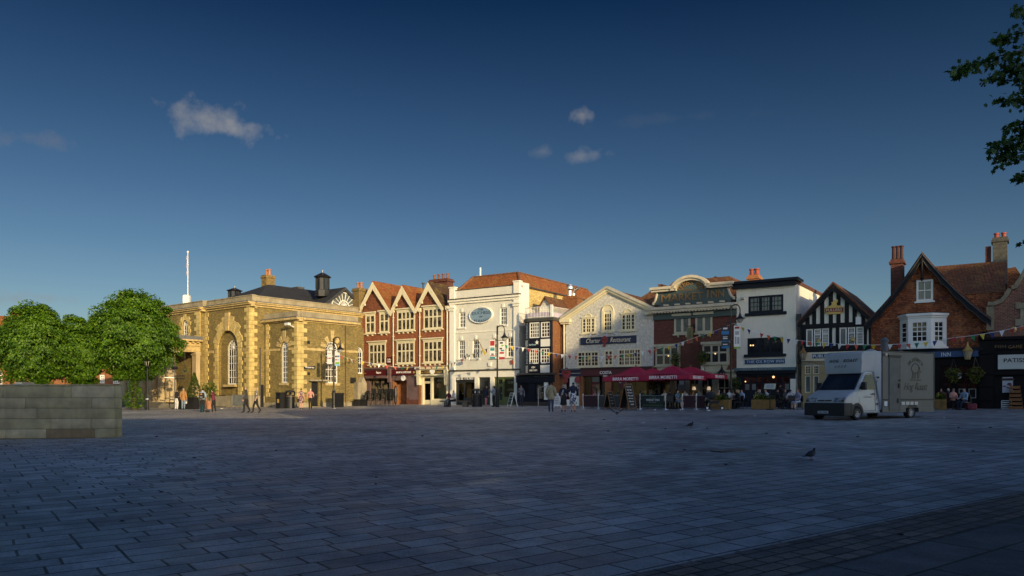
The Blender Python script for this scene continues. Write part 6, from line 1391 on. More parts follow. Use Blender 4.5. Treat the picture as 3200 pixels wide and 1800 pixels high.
def swan_lamp(name, label, px, Y, ptop, side=1, zbase=None):
    b = gd(px, Y); t = thing('street_lamp', label, 'street lamp', b, ROWA*.6, 'swan neck street lamps')
    H = at(px, ptop, Y).z-b.z
    MB().lathe([(.17, 0), (.17, .25), (.13, .3), (.13, 1.25), (.15, 1.3), (.1, 1.4), (.07, 1.6), (.06, H*.55), (.075, H*.55+.05), (.055, H*.55+.1), (.05, H-.4), (.03, H-.02)], 0, 0, 12).build('post', IRON, t)
    P = [(0, 0, H-.55)]+[(side*(.30-.30*math.cos(a)), 0, H-.38+.38*math.sin(a)) for a in [math.pi*k/10 for k in range(11)]]+[(side*.60, 0, H-.6)]
    MB().path(P, .035, 8).box(-.05, .05, -.06, .06, H-.75, H-.1).build('swan_neck', IRON, t)
    h = MB().lathe([(.04, H-.55), (.07, H-.66), (.10, H-.76), (.13, H-.84), (.31, H-.97), (.32, H-1.01), (.22, H-1.02)], side*.6, 0, 16).build('lamp_hood', IRON, t)
    MB().lathe([(.20, H-1.02), (.19, H-1.12), (.12, H-1.23), (.02, H-1.28)], side*.6, 0, 16).build('lamp_glass', LAMPG, h)
    MB().tube((-.62, 0, H-3.55+.9), (.62, 0, H-3.55+.9), .02).tube((-.62, 0, H-1.2), (.62, 0, H-1.2), .02).build('banner_arm', IRON, t)
    return t, b, H
def banner(name, label, base, rz, x0, x1, z0, z1, bg, stripes, words=()):
    t = thing('lamp_banner', label, 'banner', base, rz, 'banners on the street lamps')
    c = MB().box(x0, x1, -.03, .0, z0, z1).build('cloth', bg, t)
    for a, b, e0, e1, m in stripes: MB().box(x0+(x1-x0)*a, x0+(x1-x0)*b, -.034, -.03, z0+(z1-z0)*e0, z0+(z1-z0)*e1).build('printed_panel', m, c)
    for s, a, b, e0, e1, m in words: text(Matrix(), c, s, x0+(x1-x0)*a, x0+(x1-x0)*b, z0+(z1-z0)*e0, z0+(z1-z0)*e1, -.036, m, thick=.002)
BW = paint('banner_white', (.78, .76, .72), .7, .04); BR = paint('banner_red', (.42, .03, .03), .7, .15); BT = paint('banner_teal', (.02, .26, .27), .7, .15); BK = paint('banner_black', (.03, .03, .03), .7, .2); BB = paint('banner_blue', (.03, .17, .38), .7, .15); BS = paint('banner_sky', (.25, .55, .75), .7, .1); BGR = paint('banner_green', (.25, .45, .06), .7, .2)
q = lambda py, Y, b: at(0, py, Y).z-b.z
Y = 62.0; t, b, H = swan_lamp('a', 'black swan neck street lamp with two banners in front of the civic hall', 1043, 62, 1054)
c5 = lambda y: 1030+y/3.15
banner('b', 'white banner with three dots hanging left of the lamp by the civic hall', b, ROWA*.6, -.60, -.16, q(c5(352), Y, b), q(c5(205), Y, b), BW, [(0, 1, 0, .09, BK), (.1, .3, .44, .52, BR), (.4, .6, .44, .52, BK), (.7, .9, .44, .52, BR), (.12, .8, .8, .83, BR)])
banner('b', 'white banner with coloured rings and blue foot right of the civic hall lamp', b, ROWA*.6, .12, .58, q(c5(358), Y, b), q(c5(210), Y, b), BW, [(0, 1, 0, .12, BS), (.1, .9, .12, .26, BGR), (.05, .45, .58, .68, BK), (.5, .95, .58, .68, BB), (.1, .4, .36, .46, BR), (.5, .9, .36, .46, BS), (.6, .95, .9, 1, BGR)])
Y = 60.0; t, b, H = swan_lamp('a', 'black swan neck street lamp with red and white banners in front of the stucco inn', 1554, 60, 1016)
c8 = lambda y: 1040+y/3.414
banner('b', 'white and red banner with teal foot left of the lamp by the stucco inn', b, ROWA*.6, -.62, -.18, q(c8(275), Y, b), q(c8(72), Y, b), BW, [(.08, .92, .68, .94, BR), (.1, .9, .42, .56, BT), (0, 1, 0, .1, BT), (.1, .9, .13, .18, BR), (.3, .75, .2, .27, BK), (.2, .8, .58, .6, BK)])
banner('b', 'white banner with a red foot right of the lamp by the stucco inn', b, ROWA*.6, .16, .62, q(c8(285), Y, b), q(c8(86), Y, b), BW, [(0, 1, 0, .13, BR), (.05, .3, .16, .17, BR), (.3, .9, .44, .52, BT), (.1, .55, .54, .62, BK), (.4, .8, .7, .78, BGR), (.15, .7, .84, .93, BK), (.1, .9, .3, .4, BR)])
Y = 52.5; t, b, H = swan_lamp('a', 'black swan neck street lamp with dark banners between the market inn and the white inn', 2284, 52.5, 952, 1)
c9 = lambda y: 960+y/2.557
banner('b', 'black and blue banner with white writing left of the lamp by the market inn', b, ROWA*.6, -.62, -.12, q(c9(328), Y, b), q(c9(150), Y, b), BK, [(0, 1, 0, .1, BB), (0, 1, .62, .78, BB), (0, 1, .3, .34, BB), (.2, .8, .16, .2, BW), (.2, .8, .42, .46, BW), (.2, .8, .5, .53, BW), (.2, .8, .86, .93, BW)])
banner('b', 'pale banner with grey printing and green foot right of the market inn lamp', b, ROWA*.6, .2, .62, q(c9(332), Y, b), q(c9(148), Y, b), BW, [(0, 1, 0, .08, BGR), (.15, .85, .86, .95, BR), (.2, .8, .6, .75, LETG), (.15, .4, .2, .52, LETG), (.5, .85, .2, .5, LETG)])
# old style lantern by the trees
b = gp(460, 1280); b = gd(460, 59.5)
ol = thing('lantern_post', 'black cast iron lantern post in front of the lime tree by the porch steps', 'lantern post', b)
H = at(460, 1120, 59.5).z-b.z
MB().lathe([(.16, 0), (.16, .12), (.12, .2), (.12, .9), (.14, .95), (.08, 1.05), (.06, 1.3), (.05, H-.75), (.09, H-.7), (.05, H-.65)], 0, 0, 10).tube((-.35, 0, H-.95), (.35, 0, H-.95), .02).build('post', IRON, ol)
lt = MB().lathe([(.12, H-.65), (.24, H-.2), (.27, H-.2), (.12, H-.02), (.05, H+.05), (.02, H+.16)], 0, 0, 6).build('lantern', IRON, ol); MB().lathe([(.11, H-.63), (.225, H-.22)], 0, 0, 6, R(30)).build('lantern_glass', LAMPG, lt)
MB().lathe([(.125, .82), (.125, .98)], 0, 0, 10).build('silver_band', CHROME, ol)
# fingerpost
b = gd(546, 60.5); fp2 = thing('fingerpost', 'dark fingerpost sign with two pale arms beside the porch', 'signpost', b); H = at(546, 1150, 60.5).z-b.z
MB().lathe([(.07, 0), (.07, .6), (.045, .7), (.045, H)], 0, 0, 8).build('post', IRON, fp2)
MB().lathe([(.2, H-.12), (.26, H), (.2, H+.12)], 0, 0, 10).build('finial_ring', IRON, fp2)
for sx_, z, m in ((-1, H-.75, BW), (1, H-.62, IRON), (1, H-.85, IRON)): MB().prism([(sx_*.05, z-.04), (sx_*.75, z-.04), (sx_*.84, z), (sx_*.75, z+.04), (sx_*.05, z+.04)], -.02, .02).build('finger_board', m, fp2)
def round_bin(label, px, Y, s=1.0, slot=True, group=None):
    t = thing('litter_bin', label, 'litter bin', gd(px, Y), ROWA, group)
    MB().lathe([(.38*s, 0), (.38*s, .1), (.36*s, .12), (.37*s, 1.0), (.39*s, 1.02), (.39*s, 1.08)], 0, 0, 18).build('barrel', BLACK, t)
    MB().lathe([(.39*s, 1.28), (.41*s, 1.3), (.36*s, 1.4), (.1, 1.47)], 0, 0, 18).build('lid', BLACK, t)
    m = MB()
    for k in range(4): a = R(45+90*k); m.box(.36*s*math.cos(a)-.04, .36*s*math.cos(a)+.04, .36*s*math.sin(a)-.04, .36*s*math.sin(a)+.04, 1.08, 1.28)
    m.build('lid_post', BLACK, t); MB().lathe([(.385*s, .95), (.385*s, .98)], 0, 0, 18).build('gold_band', GOLDD, t)
round_bin('big round black litter bin right of the bench by the stucco inn', 1491, 62, 1.12)
round_bin('black litter bin under the narrow arched window of the civic hall wing', 907, 61.5, .95)
t = thing('litter_bin', 'square black bin with a yellow sticker at the civic hall wing corner', 'litter bin', gd(879, 61.5), R(-38)); MB().box(-.3, .3, -.3, .3, 0, 1.2).box(-.33, .33, -.33, .33, 1.2, 1.28).box(-.2, .2, -.31, -.3, .85, 1.05).build('body', BLACK, t); MB().box(-.12, .12, -.315, -.301, .45, .75).build('sticker', GOLD, t)
t = thing('litter_bin', 'square black bin behind the lamp post at the arched window of the civic hall wing', 'litter bin', gd(1056, 64.5), R(-20)); MB().box(-.35, .35, -.35, .35, 0, 1.1).box(-.38, .38, -.38, .38, 1.1, 1.18).build('body', BLACK, t)
t = thing('crowd_barrier', 'low metal crowd barrier covered with grey sheeting under the tall arched window', 'barrier', gd(749, 61.8), R(-30)); MB().tube((-.85, 0, .25), (-.85, 0, 1.1), .03).tube((.85, 0, .25), (.85, 0, 1.1), .03).tube((-.85, 0, 1.1), (.85, 0, 1.1), .03).tube((-.85, 0, .25), (.85, 0, .25), .03).build('frame', STEEL, t)
MB().box(-.84, .84, -.02, .02, .27, 1.08).build('sheeting', paint('grey_sheeting', (.15, .155, .14), .6, .3, 2, streak=.4), t)
for s in (-.6, .6): MB().tube((s, -.35, .0), (s, 0, .28), .025).tube((s, .35, 0), (s, 0, .28), .025).build('foot', STEEL, t)
t = thing('crowd_barrier', 'dark barred metal barrier against the wall left of the sheeted barrier', 'barrier', gd(690, 62.5), R(-30)); m = MB().tube((-.6, 0, 1.05), (.6, 0, 1.05), .03).tube((-.6, 0, .15), (.6, 0, .15), .03)
for k in range(10): m.tube((-.6+.133*k, 0, 0), (-.6+.133*k, 0, 1.05), .015, n=5)
m.build('frame', IRON, t)
LEAFG = leafmat('clipped_leaves', (.05, .085, .012), (.10, .14, .02)); LEAFY = leafmat('flower_leaves', (.05, .12, .015), (.22, .22, .03)); LEAFB = leafmat('basket_leaves', (.035, .075, .015), (.13, .17, .03))
def leaves(name, pts, size, mat, parent, seed=1, flat=.6):
    rng = np.random.default_rng(seed); n = len(pts); pts = np.asarray(pts, float)
    a = rng.normal(size=(n, 3)); a /= np.linalg.norm(a, axis=1)[:, None]; b = rng.normal(size=(n, 3)); b -= a*(a*b).sum(1)[:, None]; b /= np.linalg.norm(b, axis=1)[:, None]
    s = size*(.6+.8*rng.random(n))[:, None]
    V = np.stack([pts-a*s, pts+b*s*flat*.7-a*s*.1, pts+a*s, pts-b*s*flat*.7-a*s*.1], 1).reshape(-1, 3)
    me = bpy.data.meshes.new(name); me.vertices.add(4*n); me.vertices.foreach_set('co', V.ravel()); me.loops.add(4*n); me.loops.foreach_set('vertex_index', np.arange(4*n)); me.polygons.add(n)
    me.polygons.foreach_set('loop_start', np.arange(0, 4*n, 4)); me.polygons.foreach_set('loop_total', np.full(n, 4)); me.materials.append(mat); me.update(); me.validate()
    o = bpy.data.objects.new(name, me); COL.objects.link(o); o.parent = parent; return o
def blob(n, c, r, seed, shell=.35):
    rng = np.random.default_rng(seed); d = rng.normal(size=(n, 3)); d /= np.linalg.norm(d, axis=1)[:, None]; k = 1-shell*rng.random(n)**1.5
    return np.array(c)+d*k[:, None]*np.array(r)
b = gd(607, 63.2); t = thing('topiary', 'clipped cone shaped bush in a black tub beside the porch column', 'plant', b)
rng = np.random.default_rng(4); zz_ = rng.random(1800)**.8; an = rng.random(1800)*6.283; rr_ = (1-zz_)*.75*(.75+.25*rng.random(1800))+.04
leaves('foliage', np.stack([rr_*np.cos(an), rr_*np.sin(an), .75+zz_*2.2], 1), .07, LEAFG, t, 2); MB().lathe([(.3, 0), (.42, .75), (.46, .78), (.4, .8)], 0, 0, 12).build('tub', BLACK, t); MB().tube((0, 0, .7), (0, 0, 2.7), .05, .02).build('stem', WOODD, t)
b = gd(655, 62.4); t = thing('shrub_tub', 'loose leafy shrub in a pot behind the two boys', 'plant', b); leaves('foliage', blob(500, (0, 0, 1.45), (.65, .5, .75), 5, .8), .1, LEAFY, t, 6); MB().lathe([(.22, 0), (.34, .6), (.36, .65)], 0, 0, 12).build('tub', POT, t); MB().tube((0, 0, .5), (0, 0, 1.4), .03).build('stem', WOODD, t)
b = gd(590, 61.5); t = thing('planter_box', 'long black planter trough with a pale notice in front of the porch', 'planter', b, R(-20)); MB().box(-.8, .8, -.3, .3, 0, .95).box(-.84, .84, -.34, .34, .88, .96).build('trough', BLACK, t); MB().box(-.25, .1, -.32, -.301, .45, .8).build('notice', LETW, t); leaves('foliage', blob(350, (0, 0, 1.0), (.8, .3, .2), 8), .07, LEAFG, t, 9)
def basket(label, pos, r, mat, n=420, rz=0, drop=1.0, seed=1):
    t = thing('hanging_basket', label, 'hanging basket', pos, rz, 'hanging baskets')
    leaves('foliage', np.concatenate([blob(n, (0, 0, 0), (r, r*.8, r*.75*drop), seed, .6), blob(n//3, (0, 0, -r*.7*drop), (r*.6, r*.5, r*.6*drop), seed+1, .8)]), r*.15, mat, t, seed+2)
    MB().lathe([(.05, -r*.6), (r*.6, -r*.1), (r*.62, 0)], 0, 0, 10).build('bowl', BLACK, t)
    m = MB()
    for k in range(3): m.tube((r*.6*math.cos(k*2.1), r*.6*math.sin(k*2.1), 0), (0, 0, r*1.9), .012, n=4)
    m.build('chain', IRON, t); return t
p = at(578, 1158, 66.5); t = basket('small hanging basket with pale flowers inside the porch', p, .28, leafmat('pale_flower_leaves', (.3, .3, .2), (.06, .12, .03)), 200, seed=20); MB().tube((0, 0, .5), (0, 0, 3.2), .012).build('hanging_wire', IRON, t)
fm = Fr(mi); fx = Fr(ox); ft = Fr(th)
def onf(fr, C, x, y, d): u, v = fr.pt(C, x, y, d); return fr.W @ Vector((u, d, v))
basket('long trailing hanging basket in front of the left lower window of the market inn', onf(fm, M2, 318, 320, -.8), .42, LEAFB, drop=1.7, seed=30, rz=ROWA)
basket('yellowish hanging basket left of the right lower window of the market inn', onf(fm, M2, 645, 285, -.8), .48, LEAFB, drop=1.1, seed=33, rz=ROWA)
basket('hanging basket at the blue door below the umbrellas, left end of the market inn', onf(fm, M2, 45, 615, -.6), .5, LEAFB, drop=1.2, seed=36, rz=ROWA)
basket('hanging basket right of the last arch of the market inn', onf(fm, M2, 1035, 610, -.5), .48, LEAFB, drop=1.2, seed=39, rz=ROWA)
LEAFH = leafmat('gold_basket_leaves', (.05, .10, .02), (.26, .24, .035))
basket('left of the two round yellow green hanging baskets under the blue fascia', onf(ft, P1, 230, 372, -.7), .48, LEAFH, seed=42, rz=ROWA); basket('right of the two round yellow green hanging baskets under the blue fascia', onf(ft, P1, 432, 365, -.7), .5, LEAFH, seed=45, rz=ROWA)
# pub lanterns, hanging pub sign
def wall_lantern(label, pos, rz, m, s=1.0):
    t = thing('pub_lantern', label, 'lantern', pos, rz)
    MB().lathe([(.12*s, -.3*s), (.22*s, .12*s), (.26*s, .14*s), (.1*s, .32*s), (.05*s, .4*s), (.02*s, .6*s)], 0, 0, 6).path([(0, 0, .3*s), (0, .3, .45*s), (0, .6, .2*s)], .025, 5).build('frame', m, t); MB().lathe([(.125*s, -.27*s), (.215*s, .1*s)], 0, 0, 6, R(30)).build('glass', LAMPG, t)
wall_lantern('black wall lantern between the last two arches of the market inn', onf(fm, M2, 878, 515, -.6), ROWA, BLACK, 1.25)
wall_lantern('brass topped lantern at the corner of the timber framed inn', onf(Fr(tf), L0, 40, 524, -.6), ROWA, GOLDD, 1.1)
wall_lantern('brass topped lantern in front of the blue fascia of the tile hung house', onf(ft, P1, 363, 190, -.7), ROWA, GOLD, 1.2)
p = onf(fm, M1, 490, 700, -1.1); hs = thing('hanging_pub_sign', 'small gilt hanging pub sign on a black scroll bracket at the market inn', 'sign', p, ROWA)
q_ = fm.rect(M1, 455, 675, 525, 810+50, -1.1); w = q_[1]-q_[0]; h = fm.v(M1.x(490), M1.y(675), -1.1)-fm.v(M2.x(490), M2.y(122), -1.1)
z1 = fm.v(M1.x(490), M1.y(675), -1.1)+fm.W.translation.z-p.z
MB().box(-w/2, w/2, -.04, .04, z1-h, z1).build('sign_board', paint('dull_gilt_board', (.22, .18, .07), .5, .35, 3), hs); MB().box(-w/2+.06, w/2-.06, -.05, .05, z1-h+.08, z1-.08).build('picture_panel', paint('dark_gilt_panel', (.13, .12, .05), .5, .4, 5), hs)
MB().tube((-.3, 0, z1+.1), (.3, 0, z1+.1), .03).path([(0, 0, z1+.1), (0, .5, z1+.18), (0, 1.1, z1+.1)], .04, 6).path([(-.3, 0, z1+.1), (-.4, 0, z1+.22), (-.28, 0, z1+.26)], .025, 5).path([(.3, 0, z1+.1), (.4, 0, z1+.22), (.28, 0, z1+.26)], .025, 5).build('bracket', IRON, hs)
PCOL = [('red', (.45, .035, .04)), ('orange', (.62, .11, .04)), ('green', (.012, .19, .07)), ('yellow', (.70, .50, .04)), ('blue', (.015, .03, .17)), ('white', (.75, .75, .74))]
PM = [paint('pennant_'+n, c, .7, .12) for n, c in PCOL]
def bunting(label, pts, n, start=0):
    """pts: 3-D points along the string; n pennants spaced by arc length"""
    P = [Vector(p) for p in pts]; t = thing('bunting', label, 'bunting', P[0], 0, 'bunting along the row'); P = [p-P[0] for p in P]
    MB().path(P, .012, 4).build('string', LETW, t)
    ls = [0]
    for a, b in zip(P, P[1:]): ls.append(ls[-1]+(b-a).length)
    rng = random.Random(n)
    for i in range(n):
        s = ls[-1]*(i+.5)/n; k = max(j for j in range(len(ls)-1) if ls[j] <= s); q = P[k].lerp(P[k+1], (s-ls[k])/(ls[k+1]-ls[k])); d = (P[k+1]-P[k]).normalized()
        w = .13; dn = Vector((rng.uniform(-.1, .1), rng.uniform(-.12, .12), -.33)); pn = Vector((0, 0, 0)); side = Vector((d.y, -d.x, 0))*.008
        a, b, c = q-d*w, q+d*w, q+dn; mb = MB(); mb._add([a+side, b+side, c+side, a-side, b-side, c-side], [(0, 1, 2), (5, 4, 3), (0, 3, 4, 1), (1, 4, 5, 2), (2, 5, 3, 0)])
        mb.build('pennant', PM[(i+start) % 6], t)
def sag(p, q, s, n=9): return [p.lerp(q, i/n)-Vector((0, 0, s*4*(i/n)*(1-i/n))) for i in range(n+1)]
lp1 = at(1046, 1100, 62); lp2 = at(1554, 1072, 60); lp3 = at(2292, 1010, 52.5)
br_ = at(1395, 1142, 67.5);
bunting('bunting string from the civic hall lamp along the coffee house and roast shop', sag(lp1, at(1120, 1127, 70), .12)+sag(at(1120, 1127, 70), at(1250, 1148, 71), .05)[1:]+sag(at(1250, 1148, 71), br_, .02)[1:], 24, 4)
bunting('short bunting string rising to the lamp in front of the stucco inn', sag(br_, at(1470, 1108, 63.5), .05)+sag(at(1470, 1108, 63.5), lp2, .1)[1:], 13, 2)
bunting('bunting string sagging from the stucco inn lamp across the restaurant to the market inn lamp', sag(lp2, at(1640, 1087, 61.5), .05)+sag(at(1640, 1087, 61.5), at(1830, 1115, 60.0), .1)[1:]+sag(at(1830, 1115, 60.), at(2020, 1096, 57.2), .12)[1:]+sag(at(2020, 1096, 57.2), at(2180, 1052, 54.6), .1)[1:]+sag(at(2180, 1052, 54.6), lp3, .05)[1:], 36, 1)
bunting('bunting string from the market inn lamp over the truck to the right edge', sag(lp3, at(2400, 1047, 51), .06)+sag(at(2400, 1047, 51), at(2600, 1073, 48), .08)[1:]+sag(at(2600, 1073, 48), at(2790, 1076, 46), .06)[1:]+sag(at(2790, 1076, 46), at(2980, 1055, 44), .08)[1:]+sag(at(2980, 1055, 44), at(3210, 1016, 42), .08)[1:], 36, 2)
t = thing('bracket_ornament', 'round striped ornament on the bunting near the right edge', 'ornament', at(3168, 1030, 42.6)); MB().ball((0, 0, 0), .17, .1, .17).build('disc', paint('striped_yellow', (.6, .38, .1), .6, .4, 9), t)
PAR = paint('wine_red_canvas', (.38, .013, .052), .7, .12, 1.2)
def parasol(label, px, Y, apy, w, l, edge, rz=ROWA, words=1):
    b = gd(px, Y); t = thing('parasol', label, 'parasol', b, rz, 'parasols over the pub terrace')
    H = at(px, apy, Y).z-b.z; E = at(px, edge, Y).z-b.z
    MB().lathe([(.3, 0), (.3, .08), (.05, .1)], 0, 0, 12).build('base_plate', IRON, t); MB().tube((0, 0, 0), (0, 0, H+.05), .035).lathe([(.06, H), (.07, H+.08), (.02, H+.14)], 0, 0, 8).build('pole', WOOD, t)
    c = [(-w, -l, E), (w, -l, E), (w, l, E), (-w, l, E)]; m = MB(); k = .15
    top = [(x*k, y*k, E+(H-E)*.92) for x, y, z in c]
    for i in range(4):
        a, b_, A, B = Vector(c[i]), Vector(c[(i+1) % 4]), Vector(top[i]), Vector(top[(i+1) % 4]); n = 8; rows = []
        for r in range(6):
            s = r/5; rows.append([a.lerp(A, s).lerp(b_.lerp(B, s), j/n)-Vector((0, 0, .14*math.sin(math.pi*s)+.06*(1-s)*math.sin(math.pi*j/n)*-1)) for j in range(n+1)])
        pts = [p for rw in rows for p in rw]; fs = [(r*(n+1)+j, r*(n+1)+j+1, (r+1)*(n+1)+j+1, (r+1)*(n+1)+j) for r in range(5) for j in range(n)]; m._add(pts, fs)
    m._add(top+[(0, 0, H)], [(0, 1, 4), (1, 2, 4), (2, 3, 4), (3, 0, 4)]); m._add([(x*1.5, y*1.5, z-.08) for x, y, z in top]+[(0, 0, H+.03)], [(0, 1, 4), (1, 2, 4), (2, 3, 4), (3, 0, 4)])
    cn = m.build('canopy', PAR, t)
    v = MB().box(-w, w, -l-.01, -l, E-.3, E+.02).box(-w, w, l, l+.01, E-.3, E+.02).box(w, w+.01, -l, l, E-.3, E+.02).box(-w-.01, -w, -l, l, E-.3, E+.02).build('valance', PAR, cn)
    s = MB()
    for i in range(4): s.tube((0, 0, H-.25), tuple(Vector(c[i])*.97), .018, n=5)
    s.build('rib', WOOD, t)
    text(Matrix(), v, 'BIRRA MORETTI', -w*.55, w*.55, E-.25, E-.04, -l-.013, LETW, bold=.03)
    text(Matrix.Rotation(R(90), 4, 'Z'), v, 'BIRRA MORETTI', -l*.55, l*.55, E-.25, E-.04, -w-.013, LETW, bold=.03)
parasol('leftmost wine red square parasol in front of the coffee shop', 1987, 53.5, 1147, 1.7, 1.7, 1179)
parasol('wine red parasol tucked behind between the two left parasols', 2040, 57, 1151, 1.4, 1.4, 1175)
parasol('largest middle wine red parasol in front of the market inn door', 2103, 52.0, 1144, 1.75, 1.75, 1174)
parasol('rightmost wine red parasol with two printed valances at the market inn', 2158, 54.6, 1147, 2.1, 1.7, 1172)
def bar_post(px, Y, label):
    t = thing('barrier_post', label, 'barrier post', gd(px, Y), ROWA, 'steel barrier posts of the terrace')
    MB().lathe([(.19, 0), (.17, .04), (.04, .07), (.035, .95), (.05, .96)], 0, 0, 10).build('post', CHROME, t); MB().ball((0, 0, 1.0), .055).build('knob', CHROME, t)
def banner_panel(pxa, Ya, pxb, Yb, label, m, words=()):
    a, b = gd(pxa, Ya), gd(pxb, Yb); d = b-a; d.z = 0; l = d.length; t = thing('terrace_screen', label, 'screen', a, math.atan2(d.y, d.x), 'banner screens round the terrace')
    c = MB().box(.06, l-.06, -.01, .01, .12, .9).build('banner', m, t); MB().tube((0, 0, .92), (l, 0, .92), .015).tube((0, 0, .1), (l, 0, .1), .015).build('rail', CHROME, t)
    for s, x0, x1, z0, z1, mm, k in words: text(Matrix(), c, s, l*x0, l*x1, z0, z1, -.013, mm, **k)
    return c, l
BPT = [(1822, 54.5, 'barrier post at the left corner of the coffee shop terrace'), (1870, 53.8, 'barrier post left of the small chalk board'), (2000, 51.2, 'barrier post left of the pub banner'), (2080, 50, 'bright barrier post right of the pub banner'), (2132, 49.8, 'barrier post left of the plain maroon screen'), (2176, 49.2, 'barrier post right of the plain maroon screen')]
for px, Y, lb in BPT: bar_post(px, Y, lb)
banner_panel(1822, 54.5, 1870, 53.8, 'dark red screen at the left end of the coffee shop terrace', paint('screen_dark_red', (.035, .006, .012), .6, .2))
cg = paint('screen_grey', (.05, .052, .056), .6, .15); banner_panel(1870, 53.8, 1938, 52.4, 'grey screen behind the small chalk board', cg)
c, l = banner_panel(2004, 51.15, 2077, 50.05, 'dark green screen with the pub name in pale letters', paint('screen_green', (.012, .026, .022), .6, .2))
if 1:
    text(Matrix(), c, 'MARKET INN', l*.22, l*.78, .56, .70, -.013, LETW, thick=.003); text(Matrix(), c, 'Bar & Eatery', l*.35, l*.65, .42, .51, -.013, LETG, thick=.003); text(Matrix(), c, 'Real Ale, Fine Wines, Quality Food', l*.08, l*.92, .22, .33, -.013, paint('lime_letters', (.16, .22, .06), .5, .1), shear=.2, thick=.003)
    MB().path([(l*.5+.22*math.cos(math.pi*k/8), -.015, .72+.12*math.sin(math.pi*k/8)) for k in range(9)], .012, 4).build('emblem', paint('lime_letters', (0, 0, 0)), c)
banner_panel(2134, 49.8, 2174, 49.25, 'plain maroon screen of the pub terrace', paint('screen_maroon', (.045, .007, .014), .6, .2)); banner_panel(2178, 49.2, 2205, 48.6, 'short maroon screen right of the last barrier post', MATS['screen_maroon'])
CHALK = paint('chalkboard', (.012, .013, .013), .7, .3)
def aboard(label, px, Y, w, h, rz, frame, face, lines, col=LETW, spread_=.32, seed=1):
    t = thing('a_board', label, 'sign', gd(px, Y), rz, 'folding pavement signs'); rng = random.Random(seed)
    th_ = math.atan2(spread_, h)
    for s in (-1, 1):
        M = Matrix.Translation((0, s*spread_, 0)) @ Matrix.Rotation(s*th_, 4, 'X')
        mb = MB(M); mb.box(-w/2, -w/2+.05, -.02, .02, 0, h).box(w/2-.05, w/2, -.02, .02, 0, h).box(-w/2+.05, w/2-.05, -.018, .018, h-.05, h).box(-w/2+.05, w/2-.05, -.018, .018, .12, .17); o = mb.build('frame', frame, t)
        fc_ = MB(M).box(-w/2+.05, w/2-.05, -.012, .012, .17, h-.05).build('board', face, o)
        if s < 0:
            for i, ln in enumerate(lines): z = h-.16-(h-.4)*i/max(1, len(lines)); k = rng.uniform(.5, .9); text(M, fc_, ln, -w*.38*k, w*.38*k, z-.09, z, -.014, col, thick=.002, shear=.1)
aboard('white A board with a dark face standing by the man with the phone', 1601, 60.5, .62, 1.15, R(-62), WHITE, paint('dark_teal_face', (.01, .05, .045), .6, .2), ['SOUP', 'OF THE', 'DAY'], seed=2)
aboard('white A board half hidden behind the man in the beige jacket', 1737, 57, .62, 1.1, R(20), WHITE, paint('pale_face', (.5, .5, .48), .6, .15), ['FISH', 'CHIPS', 'MENU', 'OPEN'], LETB, seed=3)
aboard('smaller wooden framed chalk A board at the coffee shop screen', 1905, 51.5, .68, 1.25, R(52), WOOD, CHALK, ['Hot drinks', 'cakes', 'lunch', 'menu'], LETG, seed=4)
aboard('larger wooden framed chalk A board beside the pub banner', 1962, 49.6, .82, 1.75, R(45), WOOD, CHALK, ['Specials', 'Real Ales', 'Gin', 'Food', 'All day', 'Quiz', '£5.00'], LETW, .42, seed=5)
def crate_planter(label, pxa, pxb, Y, seed):
    a, b = gd(pxa, Y), gd(pxb, Y-.66*(pxb-pxa)/FPX*Y*.9); d = b-a; d.z = 0; l = d.length; t = thing('flower_planter', label, 'planter', a, math.atan2(d.y, d.x), 'wooden flower planters')
    m = MB()
    for k in range(4): m.box(0, l, 0, .5, .04+.15*k, .18+.15*k)
    m.box(-.02, .08, -.02, .0, 0, .64).box(l-.08, l+.02, -.02, .0, 0, .64).box(l*.7, l*.7+.06, -.02, 0, 0, .64); m.build('box', paint('golden_planks', (.30, .17, .045), .7, .3, 4), t)
    leaves('plants', np.concatenate([blob(500, (l/2, .25, .72), (l/2, .3, .28), seed, .9)]), .07, LEAFB, t, seed)
    leaves('flowers', blob(70, (l*.3, .2, .82), (l*.28, .3, .22), seed+1, .4), .04, paint('yellow_petals', (.7, .55, .05), .6, .2), t, seed)
crate_planter('wooden planter with yellow flowers by the pushchair', 2222, 2278, 49.5, 61); crate_planter('wooden planter with yellow flowers in front of the white inn', 2349, 2416, 48.8, 64); crate_planter('wooden planter half hidden behind the truck', 2922, 2952, 45.0, 67)
b = gd(2406, 47.8); t = thing('menu_stand', 'tilted cream menu board on a dark post in front of the white inn', 'menu stand', b, ROWA); H = at(2406, 1215, 47.8).z-b.z
MB().lathe([(.25, 0), (.22, .04), (.035, .06), (.03, H)], 0, 0, 10).build('post', IRON, t); M = Matrix.Translation((0, -.02, H+.12)) @ Matrix.Rotation(R(-30), 4, 'X'); bd = MB(M).box(-.34, .34, -.02, .02, -.16, .22).build('board', paint('cream_board', (.55, .55, .38), .5, .1), t); MB(M).box(-.2, .0, -.026, -.02, -.1, .16).box(.03, .22, -.026, -.02, -.1, .16).build('menu_sheet', LETG, bd)
b = gd(2232, 48.2); t = thing('pushchair', 'black pushchair with white wheel hubs parked by the flower planter', 'pushchair', b, R(-15))
MB().path([(-.55, 0, 1.0), (-.35, 0, .95), (.35, 0, .25)], .02, 6).path([(-.35, .2, .2), (.1, .2, .75), (-.1, .2, 1.0)], .02, 6).tube((-.4, -.2, .18), (.45, -.2, .22), .018).build('frame', IRON, t)
MB().prism([(-.3, .42), (.2, .42), (.35, .55), (.25, .62), (-.2, .55), (-.38, 1.0), (-.45, .98)], -.2, .2).build('seat', paint('pushchair_cloth', (.02, .02, .025), .8, .2), t); MB().ball((-.22, 0, .92), .33, .24, .24).build('hood', MATS['pushchair_cloth'], t)
